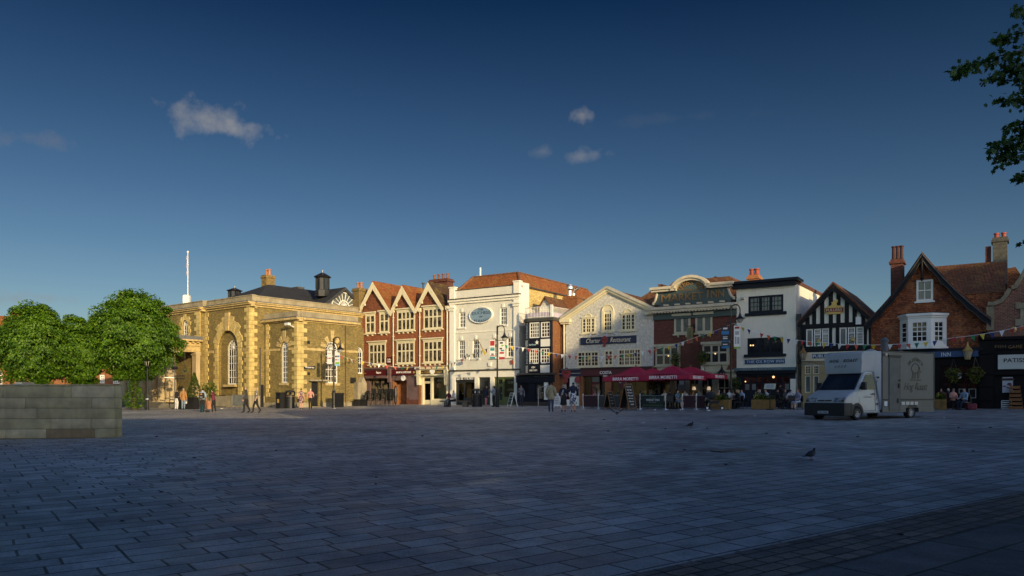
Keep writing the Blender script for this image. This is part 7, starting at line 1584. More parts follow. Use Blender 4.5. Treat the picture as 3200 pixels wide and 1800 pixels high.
for x in (-.42, .48):
    for y in (-.22, .22): wl = MB(Matrix.Translation((x, y, .14)) @ Matrix.Rotation(R(90), 4, 'X')).lathe([(.14, -.025), (.14, .025)], 0, 0, 14).build('wheel', BLACK, t); MB(Matrix.Translation((x, y, .14)) @ Matrix.Rotation(R(90), 4, 'X')).lathe([(.07, -.03), (.07, .03)], 0, 0, 10).build('hub', LETW, wl)
BEN = paint('bench_stone', (.12, .095, .06), .8, .3, 3)
b = gd(1425, 62.2); t = thing('bench', 'long stone and timber bench in front of the stucco inn', 'bench', b, R(-12)); MB().box(-1.3, 1.3, -.3, .3, .40, .50).build('seat', BEN, t); MB().box(-.95, -.5, -.25, .25, 0, .4).build('leg', BEN, t); MB().box(.6, 1.0, -.25, .25, 0, .4).build('leg', BEN, t)
# stacked chairs of the coffee house
DKC = paint('dark_rattan', (.014, .013, .012), .7, .4, 12); ALU = paint('aluminium_leg', (.10, .10, .09), .4, .3, metal=.3)
def cafe_chair(name='cafe_chair'):
    t = thing(name, 'dark woven cafe chair', 'chair')
    MB().box(-.24, .24, -.24, .22, .43, .47).build('seat', DKC, t); m = MB(); m.prism([(-.24, .5), (.24, .5), (.22, .86), (-.22, .86)], .2, .24); m.build('backrest', DKC, t)
    for x in (-.22, .22):
        for y in (-.22, .21): MB().tube((x, y, 0), (x*.95, y*.95, .45), .018, n=6).build('leg', ALU, t)
        MB().path([(x*1.1, -.2, .46), (x*1.12, -.2, .64), (x*1.1, .2, .66)], .018, 5).build('arm', DKC, t)
    return t
ch0 = cafe_chair(); used = False; random.seed(8)
fc_ = Fr(ch)
for i, px in enumerate((1142, 1163, 1182, 1203, 1218)):
    for k in range(5 if i else 4):
        o = ch0 if not used else copy_tree(ch0); used = True
        p = gd(px, 68.2-.5*i*.9); o.location = p+Vector((random.uniform(-.02, .02), .06*k, .16*k)); o.rotation_euler = (0, 0, ROWA+R(random.uniform(-6, 6)+(180 if 0 else 0)))
        nm = ('leftmost', 'second', 'middle', 'fourth', 'rightmost')[i]
        o['label'] = 'dark woven cafe chair in the %s stack at the coffee house window' % nm; o['group'] = 'chairs stacked outside the coffee house, %s stack' % nm
for i, (px, s) in enumerate(((1118, .55), (1135, .5))):
    t = thing('black_crate', ('left' if i == 0 else 'right')+' of two low black boxes beside the stacked cafe chairs', 'box', gd(px, 68), ROWA); MB().box(-.28, .28, -.25, .25, 0, s).box(-.3, .3, -.27, .27, s, s+.04).build('body', BLACK, t)
t = thing('folded_umbrella', 'tall dark folded parasol leaning by the brick porch of the coffee house', 'parasol', gd(1236, 68.3)); MB().lathe([(.05, .1), (.12, .25), (.16, .9), (.12, 1.6), (.04, 1.75)], 0, 0, 8).build('cloth', BLACK, t); MB().tube((0, 0, 0), (0, 0, 1.85), .025).build('pole', IRON, t)
# ladder-like crate stack at the patisserie
t = thing('wooden_crates', 'stack of orange brown wooden trays leaning at the patisserie front', 'crate stack', onf(Fr(pt), P1, 805, 690, -.5), ROWA); CRW = paint('crate_wood', (.30, .12, .035), .7, .3, 5); t.location.z = gz(t.location.x, t.location.y)
for k in range(6): m = MB(); z = .24*k; m.box(-.36+.01*k, .36-.03*k, -.2, .2, z, z+.03).box(-.36+.01*k, .36-.03*k, -.2, -.17, z+.03, z+.16).box(-.36+.01*k, .36-.03*k, .17, .2, z+.03, z+.16).box(-.36+.01*k, -.33+.01*k, -.2, .2, z+.03, z+.21).box(.33-.03*k, .36-.03*k, -.2, .2, z+.03, z+.21); m.build('tray', CRW, t)
# bistro tables and chairs on the terraces (mostly hidden behind the screens)
def bistro_table(px, Y, label):
    t = thing('pub_table', label, 'table', gd(px, Y), ROWA, 'tables on the pub terrace'); MB().lathe([(.38, .71), (.38, .74)], 0, 0, 16).build('tabletop', WOODD, t); MB().lathe([(.22, 0), (.2, .03), (.03, .06), (.03, .71)], 0, 0, 10).build('pedestal', IRON, t)
    g = thing('glass', 'beer glass standing on the '+label, 'glass', gd(px, Y)+Vector((.1, -.1, .74))); MB().lathe([(.03, 0), (.04, .15)], 0, 0, 8).build('tumbler', LAMPG, g)
for i, (px, Y, lb) in enumerate(((2020, 54, 'round dark table behind the left end of the pub banner'), (2066, 53.2, 'round dark table under the largest parasol'), (2105, 52.5, 'round dark table behind the man in the blue check shirt'), (2160, 51.8, 'round dark table with lit lamp under the right parasol'), (2200, 51.3, 'round dark table with lit lamp by the pushchair'), (2240, 50.5, 'round dark table behind the left flower planter'), (2298, 50.2, 'round dark table right of the market inn lamp'), (2382, 50, 'round dark table behind the planter of the white inn'), (2450, 49.2, 'round dark table left of the truck'))): bistro_table(px, Y, lb)
for px, Y, lb in ((2169, 51.6, 'left of two lit table lamps on the pub terrace'), (2215, 51.0, 'right of two lit table lamps on the pub terrace')):
    t = thing('table_lamp', lb, 'lamp', gd(px, Y)+Vector((0, 0, .74))); H = at(px, 1213, Y).z-t.location.z; H = max(.45, H); MB().lathe([(.09, 0), (.03, .04), (.02, H-.1)], 0, 0, 8).build('stem', GOLDD, t); MB().lathe([(.14, H-.12), (.09, H+.1)], 0, 0, 12).build('lamp_shade', SHADE, t)
PAP = paint('paper_scrap', (.62, .62, .60), .8, .1); LFD = paint('dead_leaf', (.02, .018, .014), .8, .4, 9)
for i, (x, y) in enumerate(((2010, 1323), (2213, 1284), (2045, 1282), (2124, 1282), (2320, 1349), (1951, 1426), (2580, 1329), (2890, 1304), (2950, 1306), (2568, 1404), (1935, 1320), (1700, 1281), (692, 1278), (2658, 1284), (2360, 1301), (1046, 1277), (929, 1284), (1320, 1305), (2190, 1660), (1610, 1300))):
    p = gp(x, y); s = .0022*p.y*(1.6 if i in (1, 0, 6) else 1) if p.y > 25 else .03; rng = random.Random(i)
    t = thing('paper_scrap', 'small white scrap of paper lying on the paving', 'litter', p+Vector((0, 0, .012)), rng.random()*6, 'scraps of paper on the paving'); m = MB(); m.prismz([(s*math.cos(a)*rng.uniform(.6, 1.3), s*math.sin(a)*rng.uniform(.4, .9)) for a in [k*1.05 for k in range(6)]], 0, s*.35, .7); m.build('scrap', PAP, t)
p = gp(2283, 1409); t = thing('drain_cover', 'dark iron drain cover let into the paving in the middle of the square', 'drain cover', p, .64); MB().box(-.55, .55, -.16, .16, .002, .016).build('plate', IRON, t)
for i, (x, y) in enumerate(((490, 1366), (330, 1437), (446, 1437), (606, 1433), (862, 1410), (1175, 1494), (1175, 1515), (248, 1528), (503, 1540), (382, 1632), (400, 1574), (1320, 1364), (1888, 1313), (2395, 1356), (2465, 1355), (2680, 1366), (3040, 1412), (3095, 1338), (2995, 1338), (2210, 1340), (2080, 1341), (2140, 1408), (2270, 1454), (1900, 1349), (2815, 1674), (20, 1395))):
    p = gp(x, y); s = .0019*p.y+.012; rng = random.Random(40+i)
    t = thing('dead_leaf', 'dark dead leaf lying on the paving', 'leaf', p+Vector((0, 0, .012)), rng.random()*6, 'dead leaves on the paving'); m = MB(); m.prismz([(s*math.cos(a)*rng.uniform(.5, 1.5), s*math.sin(a)*rng.uniform(.3, .9)) for a in [k*.9 for k in range(7)]], 0, s*.4, .6); m.build('blade', LFD, t)
VW = paint('van_white', (.50, .51, .50), .35, .10, 1.1, .0, streak=.22); VB = paint('van_box_white_shaded', (.085, .098, .108), .5, .18, .8, .0, streak=.3); PLS = paint('black_plastic', (.018, .019, .021), .6, .25); TYR = paint('tyre_rubber', (.012, .012, .012), .85, .3, 6); RIM = paint('wheel_steel', (.30, .30, .30), .45, .3, 5)  # VB: the white of the box body, its shade put into the colour
tr = thing('catering_truck', 'white catering truck with tall box body and black lettering in front of the inns', 'truck', gd(2641, 32.6), R(30))
cabp = [(.02, .30), (-.02, .55), (.0, .82), (.10, 1.02), (.30, 1.13), (.78, 1.33), (1.38, 2.06), (1.55, 2.16), (2.42, 2.18), (2.42, .30)]
W0, W1 = .02, 2.02
m = MB(); n = len(cabp); tap = lambda z: .0 if z < 1.3 else (z-1.3)*.10
pts = [(x, W0+tap(z), z) for x, z in cabp]+[(x, W1-tap(z), z) for x, z in cabp]
m._add(pts, [tuple(range(n)), tuple(range(2*n-1, n-1, -1))]+[(i, i+n, (i+1) % n+n, (i+1) % n) for i in range(n)])
cab = bevel(m.build('cab', VW, tr), .085, 3, 18)
m = MB(); m._add([(.80-.022, .16, 1.345), (.80-.022, 1.88, 1.345), (1.37-.022, 1.80, 2.03), (1.37-.022, .24, 2.03)], [(0, 3, 2, 1)]); m.build('windscreen', glassy('windscreen_glass', (.02, .025, .035), .05, (.05, .06, .08), .4, 1), tr)
m = MB()
for a, b in (((.765, .12, 1.33), (.765, 1.92, 1.33)), ((1.36, .22, 2.05), (1.36, 1.82, 2.05)), ((.765, .12, 1.33), (1.36, .22, 2.05)), ((.765, 1.92, 1.33), (1.36, 1.82, 2.05))): m.tube(a, b, .025, n=6)
m.build('windscreen_seal', PLS, tr)
m = MB().tube((.74, .5, 1.345), (.9, 1.15, 1.50), .012).tube((.74, 1.1, 1.345), (.9, 1.75, 1.5), .012); m.build('wiper', PLS, tr)
# bumper, headlights, grille slots, plate
m = MB(); m.box(-.07, .5, -.005, 2.045, .20, .76); m.box(.35, .62, -.012, .06, .25, .70); bevel(m.build('bumper', PLS, tr), .05, 3)
m = MB().box(-.085, .0, .25, 1.35, .42, .47).box(-.085, .0, .25, 1.35, .52, .57); m.build('air_intake', BLACK, tr)
for y0, y1, lb in ((.05, .56, None), (1.48, 1.99, None)):
    h = MB(); h._add([(-.012, y0, .80), (-.012, y1, .80), (.075, y1, .985), (.075, y0, .985), (.25, y0, .80), (.25, y1, .80), (.25, y1, .97), (.25, y0, .97)], [(0, 3, 2, 1), (0, 1, 5, 4), (2, 3, 7, 6), (0, 4, 7, 3), (1, 2, 6, 5)]); h = h.build('headlight', glassy('headlight_glass', (.20, .21, .22), .08, (.5, .5, .5), .7, 5), tr)
    a = y0 if y0 < 1 else y1-.12; MB().box(-.016, .05, a, a+.12, .81, .90).build('indicator', paint('amber_lens', (.12, .07, .03), .2, .2), h)
for a, b in ((.68, .98), (1.05, 1.35)): MB().box(-.03, .06, a, b, .84, .885).build('grille_slot', BLACK, tr)
pl_ = MB().box(-.10, -.07, .78, 1.30, .30, .41).build('number_plate', paint('plate_white', (.66, .66, .64), .4, .04), tr)
MF = Matrix(((0, 1, 0, 0), (-1, 0, 0, 0), (0, 0, 1, 0), (0, 0, 0, 1)))      # u = -y, d = +x
text(MF, pl_, 'T261 NAR', -1.27, -.81, .315, .395, -.102, LETB, bold=.025, thick=.002)
# door, side window, mirror, arches
m = MB(); y = -.0
DW = [(.98, 1.36), (1.50, 1.98), (2.02, 2.02), (2.04, 1.36)]
sw = MB().prism(DW, W0+.045-.04, W0+.02).build('side_window', paint('cab_glass', (.008, .009, .011), .2, .2, spec=.25), tr)
for v in sw.data.vertices: v.co.y += tap(v.co.z)-.022
m = MB();
for a, b in zip([(.95, .42), (.95, 1.36), (1.50, 2.02), (2.08, 2.06), (2.08, .42)], [(.95, 1.36), (1.50, 2.02), (2.08, 2.06), (2.08, .42), (1.25, .42)]): m.tube((a[0], W0+tap(a[1])-.002, a[1]), (b[0], W0+tap(b[1])-.002, b[1]), .008, n=5)
dj = m.build('cab_door', PLS, tr); MB().box(1.82, 1.98, W0-.03, W0, 1.12, 1.17).build('handle', PLS, dj)
for yy in (-.22, 2.06): bevel(MB().box(1.02, 1.16, yy, yy+.20, 1.32, 1.66).box(1.06, 1.12, yy if yy > 1 else yy+.15, yy+.2 if yy < 1 else yy+.05, 1.36, 1.42).build('mirror', PLS, tr), .03)
text(Matrix(), tr, 'HOG ROAST', 1.25, 1.85, .98, 1.06, W0-.01, LETG, name='door_lettering', shear=.2, thick=.002)
y0b_ = -.06
def wheel(x, y, s):
    M = Matrix.Translation((x, y, .33)) @ Matrix.Rotation(R(90), 4, 'X')
    w = MB(M).lathe([(.20, -.10), (.29, -.11), (.325, -.07), (.325, .07), (.29, .11), (.20, .10)], 0, 0, 24, 0, False).build('wheel', TYR, tr)
    r = MB(M).lathe([(.0, .03*s), (.08, .07*s), (.10, .04*s), (.17, .05*s), (.205, .10*s), (.205, .06*s)], 0, 0, 20, 0, False).build('rim', RIM, w)
    m = MB(M)
    for k in range(5): m.lathe([(.014, .06*s), (.014, .085*s)], .055*math.cos(k*1.257), .055*math.sin(k*1.257), 6)
    m.build('wheel_nut', STEEL, w)
for x in (.82, 4.62):
    for y, s in ((.085, 1), (1.95, -1)): wheel(x, y, s)
m = MB(); q = [(.82+.43*math.cos(math.pi*k/12), .33+.43*math.sin(math.pi*k/12)) for k in range(13)]; m.prism(q, W0-.006, W0+.02); m.prism([(a+3.8, max(b, .525)) for a, b in q], y0b_-.004, .1); m.build('wheel_arch', PLS, tr)
m = MB(); m.box(.5, 5.9, .35, 1.7, .32, .55); m.build('chassis', BLACK, tr)
# luton peak over the cab: blends from the cab roof out to the full box
xb = 2.42; zb0, zb1 = .52, 3.04; y0b, y1b = -.06, 2.14
m = MB()
sec = [(1.26, [(.16, 2.04), (1.92, 2.04), (2.02, 2.5), (.08, 2.5)]), (1.33, [(.14, 2.05), (1.94, 2.05), (2.06, 2.92), (.16, 2.92)]), (1.50, [(.12, 2.1), (1.96, 2.1), (2.10, 3.02), (.12, 3.02)]), (2.0, [(.06, 2.12), (2.04, 2.12), (2.12, 3.03), (.02, 3.03)]), (xb, [(-.05, .45), (2.13, .45), (2.13, 3.035), (-.05, 3.035)])]
pts = [(x, y, z) for x, q in sec for y, z in q]; fs = [(0, 3, 2, 1)]
for i in range(len(sec)-1):
    for k in range(4): a, b = i*4+k, i*4+(k+1) % 4; fs.append((a, b, b+4, a+4))
m._add(pts, fs); bevel(m.build('luton_peak', VW, tr), .06, 3, 15)
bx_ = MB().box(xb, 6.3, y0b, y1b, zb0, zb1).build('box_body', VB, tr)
for a in (0, 1): pass
m = MB().box(xb-.02, xb+.04, y0b-.012, y0b+.02, .42, zb1+.01).box(xb, 6.32, y0b-.014, y0b+.03, zb1-.03, zb1+.025).box(6.26, 6.315, y0b-.013, y0b+.02, zb0, zb1).box(3.75, 6.26, y0b-.011, y0b, .86, .93).box(xb+.06, 2.85, y0b-.011, y0b, .86, .93); m.build('black_trim', PLS, tr)
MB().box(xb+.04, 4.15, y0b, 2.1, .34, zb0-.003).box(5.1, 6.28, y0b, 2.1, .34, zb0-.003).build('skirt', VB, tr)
m = MB();
for i in range(4): m.box(3.8+.32*i, 4.05+.32*i, y0b-.02, y0b-.003, .66, .80)
m.build('skirt_panel', VW, tr)
dr = MB().box(2.92, 3.68, y0b-.018, y0b-.002, .42, 2.78).build('side_door', paint('plank_door_grey', (.07, .082, .092), .55, .25, 3, streak=.2), tr)
MB().box(2.84, 3.74, y0b-.05, y0b-.002, 2.79, 2.88).build('rain_gutter', PLS, dr); MB().box(3.56, 3.66, y0b-.05, y0b-.02, 1.42, 1.62).box(3.6, 3.7, y0b-.05, y0b-.02, 1.72, 1.8).build('handle', PLS, dr); MB().box(3.5, 3.56, y0b-.05, y0b-.02, .75, .95).build('latch', PLS, dr)
m = MB()
for z in (.42, 2.78): m.box(2.90, 3.70, y0b-.02, y0b-.004, z-.008, z+.008)
for x in (2.91, 3.69): m.box(x-.008, x+.008, y0b-.021, y0b-.004, .42, 2.78)
m.build('door_gap', PLS, dr)
MB().box(2.55, 2.75, y0b-.03, y0b-.002, .62, .82).build('socket_box', LETW, tr); MB().box(2.52, 2.66, y0b-.1, y0b-.002, 2.84, 2.94).build('marker_lamp', LAMPG, tr)
for p in ((2.2, -.03, 1.88), (2.2, .0, .72)): MB().ball(p, .08, .03, .04).build('side_marker', paint('dark_amber', (.05, .015, .01), .3, .2), tr)
m = MB();
for a, b in (((2.12, -.0, 1.72), (2.40, -.035, 1.72)), ((2.12, .0, 1.72), (2.12, .0, .90))): m.tube(a, b, .01, n=4)
m.build('locker_door', PLS, tr)
for x in (5.2, 3.0): MB().lathe([(.22, zb1), (.24, zb1+.08), (.05, zb1+.14)], x, .9, 12).build('roof_vent', STEEL if x > 4 else VW, tr)
MB().lathe([(.16, zb1), (.16, zb1+.55), (.2, zb1+.56), (.2, zb1+.62), (.04, zb1+.75)], 4.3, 1.1, 8).build('flue_box', LEAD, tr)
# lettering
text(MF, tr, 'HOG   ROAST', -1.74, -.30, 2.56, 2.69, 1.27-.02, LETB, name='peak_lettering', shear=.35, bold=.02, spacing=1.25)
text(MF, tr, '1111', -1.45, -.85, 2.32, 2.42, 1.25-.02, LETB, name='peak_lettering', shear=.5, spacing=1.3)
sx = lambda px: None
cxp, czp = 4.85, 2.18
for i, chh in enumerate("SALISBURY'S"):
    an = math.pi*(.80-.60*i/10); mm = Matrix.Translation((cxp+.62*math.cos(an), 0, czp+.02+.52*math.sin(an))) @ Matrix.Rotation(-(an-math.pi/2)*.9, 4, 'Y'); w = .055 if chh not in "I'" else .022
    text(mm, tr, chh, -w, w, -.08 if chh != "'" else .03, .08, y0b-.008, LETB, name='box_lettering', bold=.02, thick=.003)
lg = MB(); D_ = y0b-.006
lg.path([(cxp-.33+.0*k+.66*k/10, D_, czp+.10+.26*math.sin(math.pi*k/10)**.7) for k in range(11)], .014, 4)
for q in ([(-.33, .08), (-.25, -.0), (-.24, -.20), (-.30, -.32), (-.18, -.32), (-.12, -.18), (-.15, .0), (-.28, .12)], [(-.10, -.05), (.04, .02), (.06, -.14), (.0, -.30), (-.10, -.30), (-.04, -.18)], [(.10, .0), (.18, -.16), (.14, -.30), (.26, -.30), (.30, -.1), (.36, -.02), (.30, .12), (.24, .22), (.22, .06)], [(.28, .10), (.42, .04), (.40, -.03), (.28, -.02)]): lg.prism([(cxp+a, czp-.02+b) for a, b in q], D_-.004, D_+.004)
lg.box(cxp-.40, cxp+.42, D_-.004, D_+.002, czp-.42, czp-.37); lg.build('hog_emblem', LETB, tr)
text(Matrix(), tr, 'MOBILE CATERING', cxp-.36, cxp+.38, czp-.41, czp-.38, D_-.008, VB, name='box_lettering', thick=.002)
text(Matrix(), tr, 'Hog Roast', 3.98, 5.78, 1.22, 1.66, y0b-.008, LETB, name='box_lettering', shear=.45, thick=.003)
def small_van(label, pos, rz, body, H, L=4.6, roof=None):
    t = thing('parked_van', label, 'van', pos, rz)
    pr = [(0, .3), (0, .95), (.35, 1.1), (1.1, H*.62), (1.6, H-.03), (1.9, H), (L-.1, H), (L, H-.2), (L, .3)]
    bevel(MB().prism(pr, 0, 1.8).build('body', body, t), .08, 2)
    MB().prism([(1.15, H*.62), (1.6, H-.15), (2.4, H-.15), (2.4, H*.62)], -.012, 1.812).prism([(2.5, H*.62), (2.5, H-.15), (L-.4, H-.15), (L-.4, H*.62)], -.012, 1.812).build('window', GLASS, t)
    for x in (.8, L-.9):
        for y in (.05, 1.75): MB(Matrix.Translation((x, y, .32)) @ Matrix.Rotation(R(90), 4, 'X')).lathe([(.32, -.1), (.32, .1)], 0, 0, 16).build('wheel', TYR, t)
    if roof: MB().box(1.9, L-.3, .2, 1.6, H, H+.12).build('roof_rack', roof, t)
b = gd(-60, 47); small_van('blue van with a grey roof rack showing above the left end of the stone wall', b, R(4), paint('mid_blue_paint', (.03, .12, .30), .35, .1), 2.02, 2.6, LEAD)
b = gd(48, 50); small_van('white van roof showing above the stone wall under the lime trees', b, R(8), paint('clean_white_paint', (.66, .66, .63), .4, .05), 2.0, 1.9)
PG = paint('pigeon_grey', (.045, .05, .062), .7, .4, 25); PGD = paint('pigeon_dark', (.018, .02, .025), .6, .4, 25); PGW = paint('pigeon_pale_bar', (.30, .31, .33), .7, .2, 20)
def pigeon(label, pos, rz, m, fly=False):
    t = thing('pigeon', label, 'pigeon', pos, rz)
    if not fly:
        P = [(0, .17, .09), (0, .10, .12), (0, .03, .135), (0, -.04, .145), (0, -.085, .175), (0, -.10, .215), (0, -.105, .235), (0, -.125, .24), (0, -.155, .232)]; r = [.012, .04, .065, .068, .045, .027, .027, .022, .004]
    else: P = [(0, .16, .0), (0, .09, .01), (0, .02, .0), (0, -.05, .0), (0, -.10, .02), (0, -.14, .04), (0, -.16, .045), (0, -.2, .04)]; r = [.015, .045, .065, .06, .035, .028, .022, .004]
    MB().path(P, r, 12).build('body', m, t, True)
    if not fly:
        for s in (-1, 1):
            w = MB(); w._add([(s*.055, -.05, .165), (s*.07, .02, .16), (s*.05, .13, .115), (s*.015, .2, .09), (s*.06, .08, .095), (s*.07, -.02, .10), (s*.075, .02, .13)], [(0, 1, 6), (1, 2, 6), (2, 3, 4), (2, 4, 6), (4, 5, 6), (5, 0, 6)]); w.build('wing', PGD, t)
            MB().tube((s*.025, .0, .09), (s*.025, -.01, .01), .006, n=5).tube((s*.025, -.01, .008), (s*.03, -.05, .005), .004, n=4).tube((s*.025, -.01, .008), (s*.01, -.045, .005), .004, n=4).tube((s*.025, -.01, .008), (s*.025, .02, .005), .004, n=4).build('leg', POTR, t)
            MB().ball((s*.024, -.112, .243), .006, .006, .006, 6, 4).build('eye', POT, t)
        MB().prismz([(-.03, .12), (.03, .12), (.035, .24), (-.035, .24)], .085, .1).build('tail', PGD, t)
    else:
        for s in (-1, 1):
            w = MB(); a = [(s*.05, -.06, .02), (s*.16, -.09, .12), (s*.27, -.06, .20), (s*.36, .02, .24), (s*.30, .07, .18), (s*.2, .10, .10), (s*.05, .08, .02)]; w._add(a+[(x, y, z-.012) for x, y, z in a], [tuple(range(7)), tuple(range(13, 6, -1))]+[(i, i+7, (i+1) % 7+7, (i+1) % 7) for i in range(7)]); wg = w.build('wing', PGD, t)
            MB()._add([(s*.1, -.0, .075), (s*.27, -.0, .205), (s*.26, .04, .19), (s*.1, .04, .07)], [(0, 1, 2, 3)]).build('wing_bar', PGW, wg)
        T_ = [(.0, .12, 0)]+[(.13*math.sin(a), .12+.16*math.cos(a), -.02) for a in [R(-48+16*k) for k in range(7)]]; w = MB(); w._add(T_+[(x, y, z-.01) for x, y, z in T_], [tuple(range(8)), tuple(range(15, 7, -1))]); w.build('tail', PGW, t)
    t.scale = (.95,)*3; return t
p = at(1928, 1291, 29.5); pigeon('pigeon in flight with raised wings and pale wing bars low over the paving', p, R(165), PG, True).scale = (.85,)*3
pigeon('grey pigeon standing on the paving in the middle distance', gp(2158, 1338), R(35), PG); pigeon('nearest dark pigeon standing on the paving with its head turned right', gp(2534, 1438), R(120), PGD)
SKIN = [paint('skin_fair', (.52, .30, .20), .6, .08), paint('skin_tan', (.40, .22, .14), .6, .08), paint('skin_pink', (.56, .30, .22), .6, .08), paint('skin_brown', (.16, .085, .05), .6, .08)]
HAIRC = {'black': (.008, .007, .006), 'brown': (.05, .025, .012), 'grey': (.28, .27, .26), 'white': (.62, .60, .55), 'blonde': (.42, .29, .12), 'red': (.13, .04, .015)}
EYE_ = paint('eye_dark', (.01, .01, .01), .3, .05)
def cloth(c, pat=None):
    k = 'cloth_%d_%d_%d' % tuple(int(x*400) for x in c)+('_'+pat[0] if pat else '')
    if k in MATS: return MATS[k]
    if not pat: return paint(k, c, .85, .22, 6)
    m, nt, b = _nt(k); co = objco(nt); n = ramp(nt, noise(nt, co, pat[2], 2), .46, .54); L(nt, mixc(nt, n, c, pat[1]), b.inputs['Base Color']); b.inputs['Roughness'].default_value = .85; MATS[k] = m; return m
PQ = []
BONES = []
def person(label, pos, H, rz, top, bottom, hair=('black', 'short'), skin=0, pose='stand', stride=0.0, arms=None, lean=0.0, shoes=(.015, .012, .012), sleeves='long', legs='trousers', shift=0.0, turn=0.0, coat=0.0, extra=None, group=None, seat=.27, legout=0.0, bulk=1.0):
    """facing -y at rz = 0. Joints in units of body height; the skin is grown by flush_people()."""
    t = thing('person', label, 'person', pos, rz, group); sit = pose == 'sit'
    dz = (seat+.012-.505) if sit else 0.0
    J = {}
    J['pel'] = (0, 0, .53+dz); J['wai'] = (0, -.01-lean*.25, .63+dz); J['che'] = (0, -.012-lean*.6, .73+dz); J['upc'] = (0, -.005-lean, .805+dz)
    J['nec'] = (0, -.012-lean*1.1, .855+dz); J['jaw'] = (.012*turn, -.024-lean*1.2, .892+dz); J['hed'] = (.0, -.014-lean*1.25, .935+dz); J['crn'] = (0, -.006-lean*1.25, .975+dz); J['nos'] = (.02*turn, -.066-lean*1.25, .918+dz)
    for s, k in ((-1, 'L'), (1, 'R')):
        sh = Vector((s*.098*bulk, -.004-lean, .80+dz)); J['sho'+k] = tuple(sh)
        e, w = (arms or {}).get(k, ((s*.03, .012, -.165), (s*.035, -.035, -.31)))
        if sit and not (arms or {}).get(k): e, w = (s*.035, -.03, -.16), (s*.0, -.15, -.19)
        J['elb'+k] = tuple(sh+Vector(e)); J['wri'+k] = tuple(sh+Vector(w)); d = (Vector(w)-Vector(e)).normalized(); J['han'+k] = tuple(sh+Vector(w)+d*.038)
        hp = (s*.052, 0, .505+dz); J['hip'+k] = hp
        if sit:
            lo = legout if s > 0 else legout*.6
            J['kne'+k] = (s*.065, -.235, seat+.005); J['ank'+k] = (s*.065, -.225-lo, .045+.0*lo); J['toe'+k] = (s*.07, -.305-lo, .022+.03*(lo > .05))
        else:
            st = stride*s
            J['kne'+k] = (s*.052, -.012-st*.55-abs(st)*.12, .28+abs(st)*.02); J['ank'+k] = (s*.052, .014-st if st > 0 else .014-st*1.1, .045+(.045*min(1, abs(st)/.12) if st < 0 else 0)); d_ = -.085; a_ = J['ank'+k]; J['toe'+k] = (s*.062, a_[1]+d_, .02 if st >= 0 else .018)
    rad = dict(pel=(.078, .062), wai=(.070, .056), che=(.082, .062), upc=(.075, .05), nec=(.031, .031), jaw=(.036, .036), hed=(.046, .052), crn=(.036, .04), nos=(.010, .012))
    for k in 'LR': rad.update({'sho'+k: (.036, .036), 'elb'+k: (.026, .026), 'wri'+k: (.018, .018), 'han'+k: (.020, .012), 'hip'+k: (.058, .058), 'kne'+k: (.036, .036), 'ank'+k: (.022, .022), 'toe'+k: (.019, .015)})
    if bulk != 1.0:
        for q in ('pel', 'wai', 'che', 'upc'): rad[q] = (rad[q][0]*bulk, rad[q][1]*(1+(bulk-1)*1.4))
    E = [('pel', 'wai'), ('wai', 'che'), ('che', 'upc'), ('upc', 'nec'), ('nec', 'jaw'), ('jaw', 'hed'), ('hed', 'crn'), ('hed', 'nos')]
    for k in 'LR': E += [('upc', 'sho'+k), ('sho'+k, 'elb'+k), ('elb'+k, 'wri'+k), ('wri'+k, 'han'+k), ('pel', 'hip'+k), ('hip'+k, 'kne'+k), ('kne'+k, 'ank'+k), ('ank'+k, 'toe'+k)]
    names = list(J); idx = {n: i for i, n in enumerate(names)}
    me = bpy.data.meshes.new('body'); me.from_pydata([tuple(Vector(J[n])*H) for n in names], [(idx[a], idx[b]) for a, b in E], []); me.update()
    o = bpy.data.objects.new('body', me); COL.objects.link(o); md = o.modifiers.new('skin', 'SKIN'); md.use_smooth_shade = True; md.branch_smoothing = .6
    for n in names: sv = me.skin_vertices[0].data[idx[n]]; sv.radius = tuple(r*H for r in rad[n]); sv.use_root = (n == 'pel')
    sb_ = o.modifiers.new('sub', 'SUBSURF'); sb_.levels = 1; sb_.render_levels = 1
    PQ.append(dict(o=o, t=t, J=J, H=H, E=E, top=top, bottom=bottom, hair=hair, skin=skin, sleeves=sleeves, legs=legs, shoes=shoes, coat=coat, extra=extra, sit=sit, seat=seat))
    return t
def region(E):
    a, b = E; k = a[:3]+b[:3]
    if k in ('necjaw',): return 'neck'
    if k in ('jawhed', 'hedcrn', 'hednos'): return 'head'
    if k in ('upcnec',): return 'collar'
    if k in ('shoelb',): return 'uarm'
    if k in ('elbwri',): return 'farm'
    if k in ('wrihan',): return 'hand'
    if k in ('pelhip',): return 'pelvis'
    if k in ('hipkne',): return 'thigh'
    if k in ('kneank',): return 'shin'
    if k in ('anktoe',): return 'foot'
    if k == 'pelwai': return 'waist'
    return 'torso'
